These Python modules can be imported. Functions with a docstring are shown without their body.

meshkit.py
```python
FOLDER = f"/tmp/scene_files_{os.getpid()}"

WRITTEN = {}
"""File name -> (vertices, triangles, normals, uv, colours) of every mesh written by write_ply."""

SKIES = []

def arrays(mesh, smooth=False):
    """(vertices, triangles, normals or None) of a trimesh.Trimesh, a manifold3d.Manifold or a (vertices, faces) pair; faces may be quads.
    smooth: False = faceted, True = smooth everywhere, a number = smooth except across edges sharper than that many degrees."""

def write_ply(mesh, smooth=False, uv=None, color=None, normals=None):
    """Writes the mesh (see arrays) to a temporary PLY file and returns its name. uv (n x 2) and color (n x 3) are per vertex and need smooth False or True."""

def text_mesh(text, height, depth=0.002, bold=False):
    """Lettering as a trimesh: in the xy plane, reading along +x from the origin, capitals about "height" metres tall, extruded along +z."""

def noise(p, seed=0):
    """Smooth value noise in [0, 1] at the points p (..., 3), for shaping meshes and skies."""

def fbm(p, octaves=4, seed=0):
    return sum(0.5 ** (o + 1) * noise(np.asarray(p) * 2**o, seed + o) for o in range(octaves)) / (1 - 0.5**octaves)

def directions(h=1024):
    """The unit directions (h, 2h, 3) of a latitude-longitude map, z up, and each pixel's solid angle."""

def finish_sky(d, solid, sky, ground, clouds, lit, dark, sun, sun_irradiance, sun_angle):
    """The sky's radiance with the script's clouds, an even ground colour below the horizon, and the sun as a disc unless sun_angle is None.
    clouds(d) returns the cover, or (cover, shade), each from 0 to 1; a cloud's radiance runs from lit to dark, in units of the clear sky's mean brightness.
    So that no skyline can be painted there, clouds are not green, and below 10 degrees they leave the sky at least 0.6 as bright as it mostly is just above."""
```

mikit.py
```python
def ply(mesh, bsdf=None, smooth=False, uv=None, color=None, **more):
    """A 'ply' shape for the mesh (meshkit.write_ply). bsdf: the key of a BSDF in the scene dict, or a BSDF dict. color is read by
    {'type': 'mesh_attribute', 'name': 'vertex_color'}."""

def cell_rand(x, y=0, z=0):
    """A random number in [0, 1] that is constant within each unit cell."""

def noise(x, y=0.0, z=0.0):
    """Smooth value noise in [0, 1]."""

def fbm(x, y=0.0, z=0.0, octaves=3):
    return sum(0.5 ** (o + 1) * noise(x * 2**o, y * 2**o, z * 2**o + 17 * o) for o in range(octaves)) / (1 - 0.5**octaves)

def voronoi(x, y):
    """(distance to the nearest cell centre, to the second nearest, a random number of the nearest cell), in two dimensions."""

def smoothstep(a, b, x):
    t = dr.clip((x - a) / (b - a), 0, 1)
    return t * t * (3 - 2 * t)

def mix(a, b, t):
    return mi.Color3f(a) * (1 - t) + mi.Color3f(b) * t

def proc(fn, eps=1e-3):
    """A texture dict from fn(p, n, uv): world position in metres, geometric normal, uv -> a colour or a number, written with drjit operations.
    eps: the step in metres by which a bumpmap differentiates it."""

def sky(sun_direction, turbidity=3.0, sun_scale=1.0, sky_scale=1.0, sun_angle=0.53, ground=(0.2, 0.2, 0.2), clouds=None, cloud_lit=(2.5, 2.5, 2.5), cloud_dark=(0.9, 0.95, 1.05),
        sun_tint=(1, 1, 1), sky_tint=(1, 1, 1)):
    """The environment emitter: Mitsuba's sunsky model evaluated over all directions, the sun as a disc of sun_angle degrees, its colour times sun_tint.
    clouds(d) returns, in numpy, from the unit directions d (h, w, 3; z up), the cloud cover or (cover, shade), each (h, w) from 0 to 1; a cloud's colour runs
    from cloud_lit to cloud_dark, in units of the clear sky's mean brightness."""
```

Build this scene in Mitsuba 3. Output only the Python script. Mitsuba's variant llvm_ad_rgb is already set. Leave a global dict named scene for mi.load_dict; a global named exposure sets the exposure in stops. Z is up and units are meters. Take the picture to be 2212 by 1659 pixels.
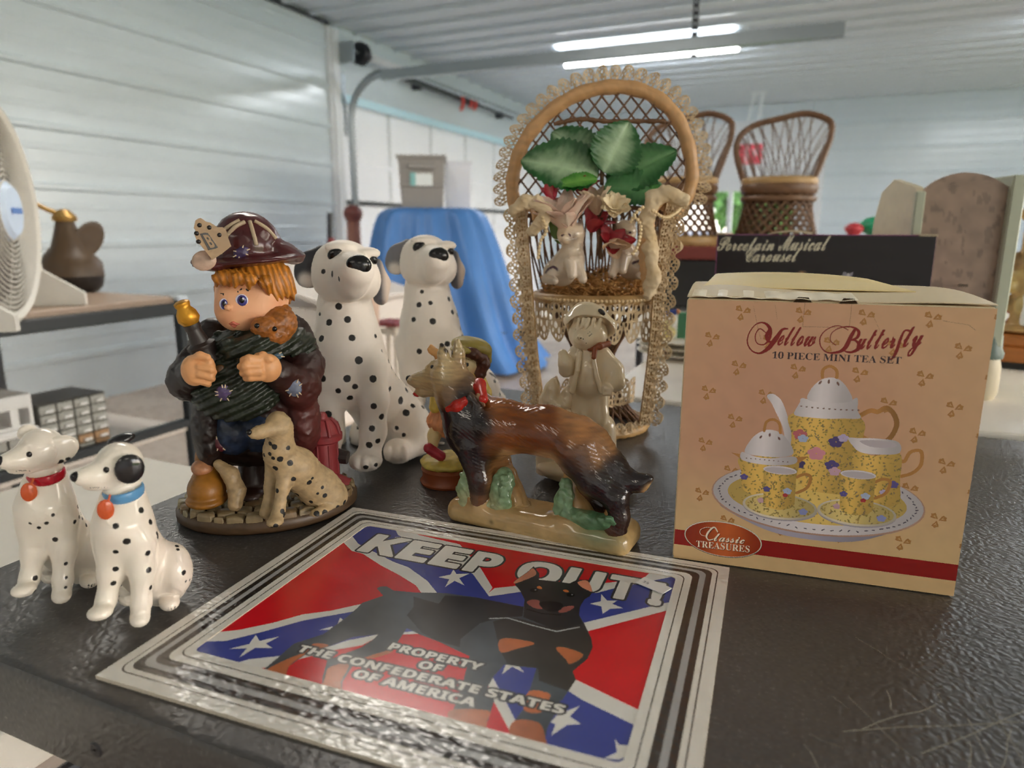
import math, random, glob
import numpy as np, trimesh, shapely, drjit as dr, mitsuba as mi, mikit, meshkit
from shapely.geometry import Polygon, Point, LineString, box as sbox
from shapely.ops import unary_union
from shapely import affinity

T4 = mi.ScalarTransform4f
scene, labels = {}, {}
TZ = 0.74                                   # height of the table top
EYE = np.array([0, 0, TZ + 0.2301])
# ---------------------------------------------------------------- camera
CAM = np.array([[0.9150217063285789, 0.4033946680698163, 0.0028317345176697246],
                [0.08953963867026671, -0.19624861453358847, -0.9764574411618999],
                [-0.39334200138598713, 0.8937333064547218, -0.21569155495562722]])   # right, down, forward
scene['camera'] = {'type': 'thinlens', 'fov': 72.837, 'fov_axis': 'x', 'aperture_radius': 0.0017, 'focus_distance': 0.515, 'near_clip': 0.02,
                   'to_world': T4().look_at(origin=EYE.tolist(), target=(EYE + CAM[2]).tolist(), up=(-CAM[1]).tolist())}
# ---------------------------------------------------------------- light
exposure = 1.25
CEIL = 2.615
scene['daylight'] = mikit.sky([0.75, 0.1, 0.62], turbidity=4.0, sun_scale=0.0, sky_scale=12.0, sky_tint=(1.22, 1.0, 0.86), ground=(0.32, 0.32, 0.31))
WARM, COOL = (1.0, 0.87, 0.70), (0.93, 0.97, 1.0)
LAMPS = [  # x, y, length, colour, strength   (tubes run along x under the ceiling)
    (-1.62, 6.6, 1.62, COOL, 15.0), (2.2, 6.6, 1.62, COOL, 12.0),
    (-1.88, 1.98, 1.62, (1.0, 0.91, 0.80), 12.5), (2.0, 1.98, 1.62, WARM, 9.0),
    (-1.0, -2.4, 1.62, WARM, 5.0), (2.4, -2.4, 1.62, WARM, 4.0)]
rng = np.random.default_rng(7)

# ---------------------------------------------------------------- helpers
def ray(px, py):
    return CAM.T @ np.array([(px - 1106) / 1499.13, (py - 829.5) / 1499.13, 1.0])
def on_z(px, py, z):
    d = ray(px, py); return EYE + d * ((z - EYE[2]) / d[2])
class Stand:
    """A figure's own upright plane through its foot on the table: at(x, y, d) is the point of the sketch (x, y) lying d metres behind that plane."""
    def __init__(self, px, py, z=TZ, turn=0.0):
        self.o = on_z(px, py, z); n = self.o - EYE; n[2] = 0; n = n / np.linalg.norm(n); a = math.radians(turn)
        self.n = np.array([n[0] * math.cos(a) - n[1] * math.sin(a), n[0] * math.sin(a) + n[1] * math.cos(a), 0])
        self.r = np.array([self.n[1], -self.n[0], 0]); self.u = np.array([0, 0, 1.0])
        self.m = float(CAM[2] @ (self.o - EYE)) / 1499.13          # metres per sketch unit
    def at(self, px, py, d=0.0):
        q = ray(px, py); t = ((self.o - EYE) @ self.n + d) / (q @ self.n); return EYE + q * t
def hexc(s):
    c = np.array([int(s[i:i + 2], 16) for i in (0, 2, 4)]) / 255.0
    return np.where(c <= 0.04045, c / 12.92, ((c + 0.055) / 1.055) ** 2.4)
def rgb(c):
    return {'type': 'rgb', 'value': [float(x) for x in (hexc(c) if isinstance(c, str) else c)]}
# A few finishes are shared by everything; a mesh's colours lie in a plane of colour space (mean + a e1 + b e2) kept in PAL, and its uv holds (4 row + 1 + a, b).
PAL, ROWS = [], {}
def pick(row, a, b):
    k = mi.UInt32(dr.clip(row, 0, len(PAL) - 1)) * 9; g = [dr.gather(mi.Float, PALETTE, k + i) for i in range(9)]
    return mi.Color3f(*[dr.clip(g[i] + a * g[3 + i] + b * g[6 + i], 0, 1) for i in range(3)])
def own_color(p, n, uv):
    r = dr.floor(uv.x * 0.25); return pick(r, uv.x - 4 * r - 1, uv.y)
def marked_color(p, n, uv):             # uv = (64 row + 32 + distance in mm to the painted marks, b)
    r = dr.floor(uv.x / 64); w = mikit.smoothstep(0.2, -0.2, uv.x - 64 * r - 32); return pick(r, mi.Float(0), uv.y) * (1 - w) + mi.Color3f(0.012, 0.011, 0.010) * w
def encode(c, mark=None):
    c = np.asarray(c, float); m = c.mean(0); d = c - m
    if np.abs(d).max() < 1e-4:
        row, e1, e2, a, b = ROWS.get((*np.round(m, 4),)), m * 0, m * 0, np.zeros(len(c)), np.zeros(len(c))
    else:
        w, e = np.linalg.eigh(d.T @ d); e1, e2 = e[:, 2], e[:, 1]; a, b, row = d @ e1, d @ e2, None
        if mark is None: lo, hi = a.min(), max(a.max(), a.min() + 1e-6); m = m + lo * e1; a = (a - lo) / (hi - lo); e1 = e1 * (hi - lo)
        else: b, e2 = a, e1
    if row is None:
        row = len(PAL); PAL.append(np.r_[m, e1, e2])
        if np.abs(d).max() < 1e-4: ROWS[(*np.round(m, 4),)] = row
    return np.c_[4 * row + 1 + a, b] if mark is None else np.c_[64 * row + 32 + np.clip(mark, -25, 25), b]
VC = mikit.proc(own_color)
for _n, _b in (('finish_matte', {'type': 'diffuse', 'reflectance': VC}), ('finish_satin', {'type': 'principled', 'base_color': VC, 'roughness': 0.42, 'specular': 0.5}),
               ('finish_gloss', {'type': 'principled', 'base_color': VC, 'roughness': 0.2, 'specular': 0.5}), ('finish_metal', {'type': 'principled', 'base_color': VC, 'roughness': 0.36, 'metallic': 0.65})):
    scene[_n] = {'type': 'twosided', 'bsdf': _b}
MATS = {}
def nz(v, f, o=3, seed=0): return meshkit.fbm(np.asarray(v) * f, o, seed)[:, None]
def blend(a, b, f, o=3): return lambda v: np.asarray(a) + (np.asarray(b) - np.asarray(a)) * nz(v, f, o)
def mat(name, color, rough=0.5, metal=0.0, spec=0.5, coat=0.0, bump=None, bscale=1.0, **more):
    """color: hex, or a function from points to colours (numpy), or a procedural texture (then a BSDF of its own)."""
    if isinstance(color, dict) or bump is not None or more:
        b = {'type': 'principled', 'base_color': color if isinstance(color, dict) else rgb(color), 'roughness': rough, 'metallic': metal, 'specular': spec, **more}
        if coat: b['clearcoat'] = coat; b['clearcoat_gloss'] = 0.95
        if bump is not None: b = {'type': 'bumpmap', 'arbitrary': mikit.proc(bump, 5e-4), 'scale': bscale, 'bsdf': b}
        scene[name] = {'type': 'twosided', 'bsdf': b}
    else: MATS[name] = (color, 'finish_metal' if metal else 'finish_matte' if rough >= 0.6 else 'finish_satin' if rough >= 0.29 else 'finish_gloss')
    return name
def number(key):
    if key not in scene and key not in labels: return key
    i = 1
    while f'{key}_{i:03d}' in scene or f'{key}_{i:03d}' in labels: i += 1
    return f'{key}_{i:03d}'
def thing(name, label, cat, group=None):
    k = number(name); labels[k] = {'label': label, 'category': cat}
    if group: labels[k]['group'] = group
    return k
def add(name, mesh, m, parent=None, smooth=False, label=None, kind=None, uv=None, color=None, cat=None, group=None, **more):
    k = number(f'{parent}__{name}' if parent else name)
    if m not in MATS and m not in scene: raise KeyError(m)
    if m in MATS:
        c, m = MATS[m]
        if not isinstance(mesh, trimesh.Trimesh): mesh = trimesh.Trimesh(*mesh, process=False)
        if smooth is not True and smooth is not False: mesh = trimesh.graph.smooth_shade(mesh, angle=math.radians(smooth), facet_minarea=None); smooth = True
        color = np.clip(c(mesh.vertices), 0, 1) if callable(c) else np.tile(hexc(c), (len(mesh.vertices), 1))
    if color is not None: uv = encode(color, None if uv is None else uv[:, 0])
    scene[k] = mikit.ply(mesh, m, smooth, uv=uv, **more)
    lab = {a: b for a, b in (('label', label), ('kind', kind), ('category', cat), ('group', group)) if b}
    if lab: labels[k] = lab
    return k
def again(name, src, parent=None, to=None, **lab):
    """Another entry that shares the mesh and material of SRC."""
    k = number(f'{parent}__{name}' if parent else name)
    scene[k] = {**scene[src]}
    if to is not None: scene[k]['to_world'] = to
    if lab: labels[k] = lab
    return k
cat_ = trimesh.util.concatenate
def mesh(v, f): return trimesh.Trimesh(np.asarray(v, float), np.asarray(f, int), process=False)
def moved(m, o=(0, 0, 0), x=None, y=None, z=None):
    """m's axes laid along x, y, z and its origin at o."""
    A = np.eye(4); A[:3, 3] = o
    if x is not None: A[:3, 0], A[:3, 1], A[:3, 2] = x, y, z
    m = m.copy(); m.apply_transform(A); return m
def bx(x0, x1, y0, y1, z0, z1, b=0.0):
    """A box with its edges bevelled by b."""
    if b <= 0:
        return trimesh.creation.box(bounds=[[x0, y0, z0], [x1, y1, z1]])
    pts = []
    for sx, x in ((1, x0), (-1, x1)):
        for sy, y in ((1, y0), (-1, y1)):
            for sz, z in ((1, z0), (-1, z1)):
                pts += [[x + sx * b, y + sy * b, z], [x + sx * b, y, z + sz * b], [x, y + sy * b, z + sz * b]]
    return trimesh.convex.convex_hull(np.array(pts))
def tube(pts, r, n=6, closed=False, flat=None):
    """A swept tube through pts; r a number or one per point; flat=(a, b) scales the section's two directions."""
    p = np.asarray(pts, float); r = np.broadcast_to(np.asarray(r, float), (len(p),))
    t = (np.roll(p, -1, 0) - np.roll(p, 1, 0)) if closed else np.gradient(p, axis=0)
    t /= np.linalg.norm(t, axis=1, keepdims=True) + 1e-12
    a = np.cross(t[0], [0, 0, 1.0] if abs(t[0][2]) < 0.9 else [1.0, 0, 0]); a /= np.linalg.norm(a)
    A = np.zeros_like(p)
    for i in range(len(p)):
        a = a - t[i] * (a @ t[i]); a /= np.linalg.norm(a) + 1e-12; A[i] = a
    B = np.cross(t, A); an = np.arange(n) * 2 * np.pi / n
    fa, fb = flat or (1, 1)
    v = p[:, None] + r[:, None, None] * (fa * np.cos(an)[None, :, None] * A[:, None] + fb * np.sin(an)[None, :, None] * B[:, None])
    m = len(p); k = m if closed else m - 1
    i, j = np.meshgrid(np.arange(k), np.arange(n), indexing='ij'); i2 = (i + 1) % m; j2 = (j + 1) % n
    q = np.stack([i * n + j, i2 * n + j, i2 * n + j2, i * n + j2], -1).reshape(-1, 4)
    f = [np.vstack([q[:, [0, 2, 1]], q[:, [0, 3, 2]]])]
    v = v.reshape(-1, 3)
    if not closed:
        v = np.vstack([v, p[:1], p[-1:]]); c = np.arange(n); c2 = (c + 1) % n
        f += [np.stack([c2, c, c * 0 + m * n], 1), np.stack([(m - 1) * n + c, (m - 1) * n + c2, c * 0 + m * n + 1], 1)]
    return mesh(v, np.vstack(f))
def bez(*p, n=12):
    p = [np.asarray(q, float) for q in p]; t = np.linspace(0, 1, n)[:, None]
    while len(p) > 1: p = [a * (1 - t) + b * t for a, b in zip(p, p[1:])]
    return p[0] * np.ones((n, 1))
def spline(p, n=8, closed=False):
    """Catmull-Rom through the points, n steps per span."""
    p = np.asarray(p, float); m = len(p)
    g = (lambda i: p[i % m]) if closed else (lambda i: p[min(max(i, 0), m - 1)])
    t = np.linspace(0, 1, n, endpoint=False)[:, None]; out = []
    for i in range(m if closed else m - 1):
        a, b, c, d = g(i - 1), g(i), g(i + 1), g(i + 2)
        out.append(0.5 * (2 * b + (c - a) * t + (2 * a - 5 * b + 4 * c - d) * t * t + (3 * b - a - 3 * c + d) * t ** 3))
    return np.vstack(out + ([] if closed else [p[-1:]]))
def lathe(prof, n=32, o=(0, 0, 0), sx=1.0, sy=1.0):
    """Revolves (radius, z) pairs about z."""
    m = trimesh.creation.revolve(np.asarray(prof, float), sections=n); m.apply_scale([sx, sy, 1]); m.apply_translation(o); return m
def polys(g):
    return [q for q in getattr(g, 'geoms', [g]) if isinstance(q, Polygon) and q.area > 1e-12]
def flat(g, z=0.0, depth=None):
    """A planar mesh of the shapely shape at height z, or a slab of the given depth below z."""
    out = []
    for q in polys(g):
        if depth: m = trimesh.creation.extrude_polygon(q, depth, engine='earcut'); m.apply_translation([0, 0, z - depth])
        else:
            v, f = trimesh.creation.triangulate_polygon(q, engine='earcut'); v = np.c_[v, np.full(len(v), z)]
            a = np.cross(v[f[:, 1]] - v[f[:, 0]], v[f[:, 2]] - v[f[:, 0]])[:, 2]; f = np.where(a[:, None] < 0, f[:, ::-1], f); m = mesh(v, f)
        out.append(m)
    return cat_(out)
FONTS = glob.glob('/opt/blender-*/*/datafiles/fonts/')
def glyphs(text, font='NotoSansMath-Regular', px=160, fat=0.0):
    """Lettering as a shapely shape, capitals about 1 tall, reading along +x from the origin; fat thickens the strokes."""
    from PIL import Image, ImageDraw, ImageFont
    f = ImageFont.truetype(FONTS[0] + font + '.woff2', px)
    x0, y0, x1, y1 = f.getbbox(text, anchor='ls')
    im = Image.new('L', (x1 - x0 + 8, y1 - y0 + 8)); ImageDraw.Draw(im).text((4 - x0, 4 - y0), text, 255, f, anchor='ls')
    on = np.pad((np.asarray(im) > 127), ((0, 0), (1, 1))).astype(np.int8)
    r, s = np.nonzero(np.diff(on, axis=1) == 1); e = np.nonzero(np.diff(on, axis=1) == -1)[1]
    g = shapely.union_all(shapely.box(s, -r - 1, e, -r)).buffer(0.7 + fat * px * 0.72).buffer(-0.7).simplify(0.6)
    k = 1 / (0.72 * px)
    return affinity.affine_transform(g, [k, 0, 0, k, (x0 - 4) * k, (4 - y0) * k])
def fancy(text, cap, low=None, dig=None):
    out = ''
    for c in text:
        if 'A' <= c <= 'Z': out += chr(cap + ord(c) - 65)
        elif 'a' <= c <= 'z' and low: out += chr(low + ord(c) - 97)
        elif c.isdigit() and dig: out += chr(dig + int(c))
        else: out += c
    return out
SCRIPT = lambda s: fancy(s, 0x1D4D0, 0x1D4EA)
SERIF = lambda s: fancy(s, 0x1D400, 0x1D41A, 0x1D7CE)
HEAVY = lambda s: fancy(s, 0x1D63C, 0x1D656, 0x1D7EC)
def fit(g, a, b, h=None, slant=0.0):
    """The lettering laid from a to b along its baseline, capitals h tall (default: unstretched)."""
    a, b = np.asarray(a, float), np.asarray(b, float); x0, _, x1, _ = g.bounds
    d = b - a; L = np.hypot(*d); sx = L / (x1 - x0); sy = h if h else sx; c, s = d / L
    g = affinity.translate(g, -x0, 0); g = affinity.affine_transform(g, [sx, slant * sy, 0, sy, 0, 0])
    return affinity.affine_transform(g, [c, -s, s, c, a[0], a[1]])
def blob(pts, n=6): return Polygon(spline(pts, n, True)).buffer(0)

# ---------------------------------------------------------------- modelling in clay: smooth unions of tapered strokes and ellipsoids, meshed by surface nets
class Clay:
    def __init__(self): self.p = []; self.pat = []
    def cone(self, a, b, ra, rb=None, k=None, c=0, sub=False):
        a, b = np.asarray(a, float), np.asarray(b, float); rb = ra if rb is None else rb
        ba = b - a; L2 = max(ba @ ba, 1e-12)
        def f(p):
            h = np.clip(((p - a) @ ba) / L2, 0, 1); return np.linalg.norm(p - a - h[:, None] * ba, axis=1) - (ra + (rb - ra) * h)
        r = max(ra, rb); self.p.append((f, min(ra, rb) * 0.6 if k is None else k, c, np.minimum(a, b) - r, np.maximum(a, b) + r, sub)); return self
    def ell(self, o, r, axes=None, k=None, c=0, sub=False):
        o = np.asarray(o, float); r = np.broadcast_to(np.asarray(r, float), (3,)); A = np.eye(3) if axes is None else np.asarray(axes, float)
        def f(p):
            q = ((p - o) @ A.T); a = np.linalg.norm(q / r, axis=1); b = np.linalg.norm(q / (r * r), axis=1); return np.where(b > 1e-9, a * (a - 1) / np.maximum(b, 1e-9), -r.min())
        e = np.sqrt(((A * r[:, None]) ** 2).sum(0)); self.p.append((f, r.min() * 0.6 if k is None else k, c, o - e, o + e, sub)); return self
    def slab(self, o, half, axes=None, rnd=0.002, k=0.001, c=0, sub=False):
        o = np.asarray(o, float); hh = np.asarray(half, float) - rnd; A = np.eye(3) if axes is None else np.asarray(axes, float)
        def f(p):
            q = np.abs((p - o) @ A.T) - hh; return np.linalg.norm(np.maximum(q, 0), axis=1) + np.minimum(q.max(1), 0) - rnd
        e = (np.abs(A) * (hh + rnd)[:, None]).sum(0); self.p.append((f, k, c, o - e, o + e, sub)); return self
    def path(self, pts, rs, k=None, c=0):
        rs = np.broadcast_to(np.asarray(rs, float), (len(pts),))
        for i in range(len(pts) - 1): self.cone(pts[i], pts[i + 1], rs[i], rs[i + 1], k, c)
        return self
    def field(self, p):
        d = np.full(len(p), 1.0)
        for f, k, c, lo, hi, sub in self.p:
            m = np.all((p > lo - 3 * k - 0.004) & (p < hi + 3 * k + 0.004), axis=1) if len(p) > 4000 else slice(None)
            q = p[m]
            if not len(q): continue
            e = f(q); dm = d[m]
            if sub:
                h = np.clip(0.5 - 0.5 * (dm + e) / k, 0, 1); d[m] = dm * (1 - h) - e * h + k * h * (1 - h)
            else:
                h = np.clip(0.5 + 0.5 * (dm - e) / k, 0, 1); d[m] = dm * (1 - h) + e * h - k * h * (1 - h)
        for g in self.pat: d = d + g(p)
        return d
    def build(self, h, floor=None):
        """The mesh at cell size h; floor cuts it off flat at that height."""
        solid = [q for q in self.p if not q[5]]
        lo = np.min([q[3] for q in solid], axis=0) - 4 * h; hi = np.max([q[4] for q in solid], axis=0) + 4 * h
        fld = self.field if floor is None else (lambda p: np.maximum(self.field(p), floor - p[:, 2]))
        n = np.ceil((hi - lo) / (4 * h)).astype(int) + 1; H = 4 * h
        g = np.stack(np.meshgrid(*[np.arange(k) for k in n], indexing='ij'), -1).reshape(-1, 3)
        d = fld(lo + (g + 0.5) * H)
        act = g[np.abs(d) < H * 1.15]
        o = np.stack(np.meshgrid(*[np.arange(4)] * 3, indexing='ij'), -1).reshape(-1, 3)
        N = n * 4; D = np.repeat(np.repeat(np.repeat(d.reshape(n), 4, 0), 4, 1), 4, 2).astype(np.float32)
        q = (act[:, None] * 4 + o[None]).reshape(-1, 3)
        D[q[:, 0], q[:, 1], q[:, 2]] = fld(lo + (q + 0.5) * h)
        S = D < 0
        s8 = [S[a:N[0] - 1 + a, b:N[1] - 1 + b, c:N[2] - 1 + c] for a in (0, 1) for b in (0, 1) for c in (0, 1)]
        tot = np.zeros(s8[0].shape, np.int8)
        for s in s8: tot += s
        cells = np.argwhere((tot > 0) & (tot < 8)); idx = np.full(tot.shape, -1, np.int32); idx[tuple(cells.T)] = np.arange(len(cells))
        off = np.array([[a, b, c] for a in (0, 1) for b in (0, 1) for c in (0, 1)])
        val = np.stack([D[tuple((cells + e).T)] for e in off], 1)
        acc = np.zeros((len(cells), 3)); cnt = np.zeros(len(cells))
        for i in range(8):
            for j in range(i + 1, 8):
                if abs(off[i] - off[j]).sum() != 1: continue
                x = (val[:, i] < 0) != (val[:, j] < 0); t = val[x, i] / (val[x, i] - val[x, j])
                acc[x] += off[i] + t[:, None] * (off[j] - off[i]); cnt[x] += 1
        v = lo + (cells + acc / cnt[:, None] + 0.5) * h
        F = []
        for ax in range(3):
            e = np.zeros(3, int); e[ax] = 1; u = np.zeros(3, int); u[(ax + 1) % 3] = 1; w = np.zeros(3, int); w[(ax + 2) % 3] = 1
            a = S[:N[0] - 1, :N[1] - 1, :N[2] - 1]; b = S[e[0]:N[0] - 1 + e[0], e[1]:N[1] - 1 + e[1], e[2]:N[2] - 1 + e[2]]
            c = np.argwhere(a != b); c = c[np.all(c - u - w >= 0, 1)]
            q = np.stack([idx[tuple((c - u - w).T)], idx[tuple((c - w).T)], idx[tuple(c.T)], idx[tuple((c - u).T)]], 1)
            fl = ~a[tuple(c.T)]; q[fl] = q[fl][:, ::-1]; q = q[(q >= 0).all(1)]; F += [q[:, [0, 1, 2]], q[:, [0, 2, 3]]]
        m = mesh(v, np.vstack(F)); return m
    def paint(self, v, colors, soft=0.002):
        """Each vertex's colour from the strokes nearest to it."""
        w = np.zeros((len(v), len(colors)))
        for f, k, c, lo, hi, sub in self.p:
            m = np.all((v > lo - 6 * soft) & (v < hi + 6 * soft), axis=1)
            if m.any() and not sub: w[m, c] = np.maximum(w[m, c], np.exp(-np.clip(f(v[m]), -0.01, 1) / soft))
        w += 1e-9; w /= w.sum(1, keepdims=True)
        return w @ np.array([hexc(x) if isinstance(x, str) else x for x in colors])
def spots(v, pts, seed=0):
    """Signed distance (mm) to the nearest of the painted spots (point, radius), with slightly uneven rims."""
    d = np.full(len(v), 9.0)
    for i, (p, r) in enumerate(pts): d = np.minimum(d, (np.linalg.norm(v - p, axis=1) - r) * 1000)
    return d + 0.5 * (meshkit.noise(v * 500, seed) - 0.5)
def painted(name, rough, coat=0.0):
    """Own colours with crisp painted black marks."""
    scene[name] = {'type': 'twosided', 'bsdf': {'type': 'principled', 'base_color': mikit.proc(marked_color), 'roughness': rough, 'specular': 0.5, **({'clearcoat': coat, 'clearcoat_gloss': 0.95} if coat else {})}}
    return name
def shade(c, v, amount=0.15, freq=200, seed=0):
    return np.clip(c * (1 + amount * 2 * (meshkit.fbm(v * freq, 3, seed)[:, None] - 0.5)), 0, 1)
def axes(x, y):
    """Rows: unit x, then y made square to it, then their normal."""
    x = np.asarray(x, float); x = x / np.linalg.norm(x); y = np.asarray(y, float); y = y - x * (x @ y); y /= np.linalg.norm(y); return np.array([x, y, np.cross(x, y)])

class Fig(Stand):
    """A figure modelled against its sketch: A(x, y, d mm) is a point of it, lengths in sketch units."""
    def A(self, x, y, d=0.0): return self.at(x, y, d * 0.001)
    def clay(self): c = Clay(); c.fig = self; return c
    def blob(self, c, x, y, d, rx, ry, rd, k=None, col=0, tilt=0.0, yaw=0.0, sub=False):
        """An ellipsoid: half sizes across, up and in depth; tilt turns it in the sketch plane, yaw about the upright."""
        t, w = math.radians(tilt), math.radians(yaw); r = self.r * math.cos(w) + self.n * math.sin(w); n = -self.r * math.sin(w) + self.n * math.cos(w)
        X = r * math.cos(t) + self.u * math.sin(t); Z = -r * math.sin(t) + self.u * math.cos(t)
        return c.ell(self.A(x, y, d), np.array([rx, rd, ry]) * self.m, np.array([X, n, Z]), None if k is None else k * self.m, col, sub)
    def limb(self, c, pts, k=None, col=0):
        """A run of tapered strokes through (x, y, d, r)."""
        for a, b in zip(pts, pts[1:]): c.cone(self.A(*a[:3]), self.A(*b[:3]), a[3] * self.m, b[3] * self.m, None if k is None else k * self.m, col)
        return c
    def front(self, v, x, y):
        """The front-most of the points v at the sketch's (x, y)."""
        p = self.at(x, y) - self.o; q = v - self.o; e = np.hypot(q @ self.r - p @ self.r, q[:, 2] - p[2]); m = e < max(2.5 * self.m, e.min() * 1.3)
        i = np.nonzero(m)[0]; return v[i[np.argmin((q @ self.n)[i])]]
    def marks(self, v, pts): return [(self.front(v, x, y), r * self.m) for x, y, r in pts]
# ================================================================ the room: a steel-clad shed with an overhead door in its left wall
WX, BY, RX, FY = -3.8, 10.2, 5.4, -4.0
DY0, DY1, DZ = 5.02, 9.75, 2.05             # overhead door opening
mat('white_steel', 'c6d0d7', 0.28, spec=0.5)
mat('ceiling_steel', 'c2cbd3', 0.33, spec=0.5)
mat('white_paint', 'd3d6da', 0.4)
mat('door_white', 'eceef4', 0.38)
mat('galvanised', '9aa3a8', 0.35, metal=0.7)
mat('dark_metal', '3a3c40', 0.4, metal=0.5)
def concrete(p, n, uv):
    f = mikit.fbm(p.x * 3, p.y * 3, 0, 2); g = mikit.noise(p.x * 40, p.y * 40, 3)
    return mikit.mix((0.42, 0.33, 0.27), (0.56, 0.47, 0.40), mikit.smoothstep(0.25, 0.75, f * 0.7 + g * 0.3))
mat('concrete', mikit.proc(concrete), 0.35, spec=0.5)
def rib_profile(length, pitch, h, w, minor=True):
    """Sheet profile (along, depth): raised ribs every pitch, two low ones between."""
    out, s = [(0, 0)], pitch * 0.5
    while s < length - w:
        out += [(s - w, 0), (s - w * 0.45, h), (s + w * 0.45, h), (s + w, 0)]
        if minor:
            for q in (1 / 3, 2 / 3):
                c = s + pitch * q
                if c < length - 0.03: out += [(c - 0.016, 0), (c - 0.008, h * 0.16), (c + 0.008, h * 0.16), (c + 0.016, 0)]
        s += pitch
    return np.array(out + [(length, 0)])
def sheet(profile, o, along, depth, run, L):
    """The profile extruded over the length L in the direction run."""
    o, a, d, r = (np.asarray(q, float) for q in (o, along, depth, run))
    p = o + profile[:, :1] * a + profile[:, 1:] * d; n = len(p)
    v = np.vstack([p, p + r * L]); i = np.arange(n - 1)
    v = v[np.vstack([np.stack([i, i + 1, i + 1 + n], 1), np.stack([i, i + 1 + n, i + n], 1)]).ravel()]
    return mesh(v, np.arange(len(v)).reshape(-1, 3))
def struct(name, m, b, parent=None, **k):
    return add(name, m, b, parent, kind=None if parent else 'structure', **k)
struct('floor', bx(WX - 0.3, RX + 0.3, FY, BY + 0.2, -0.1, 0), 'concrete')
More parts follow.
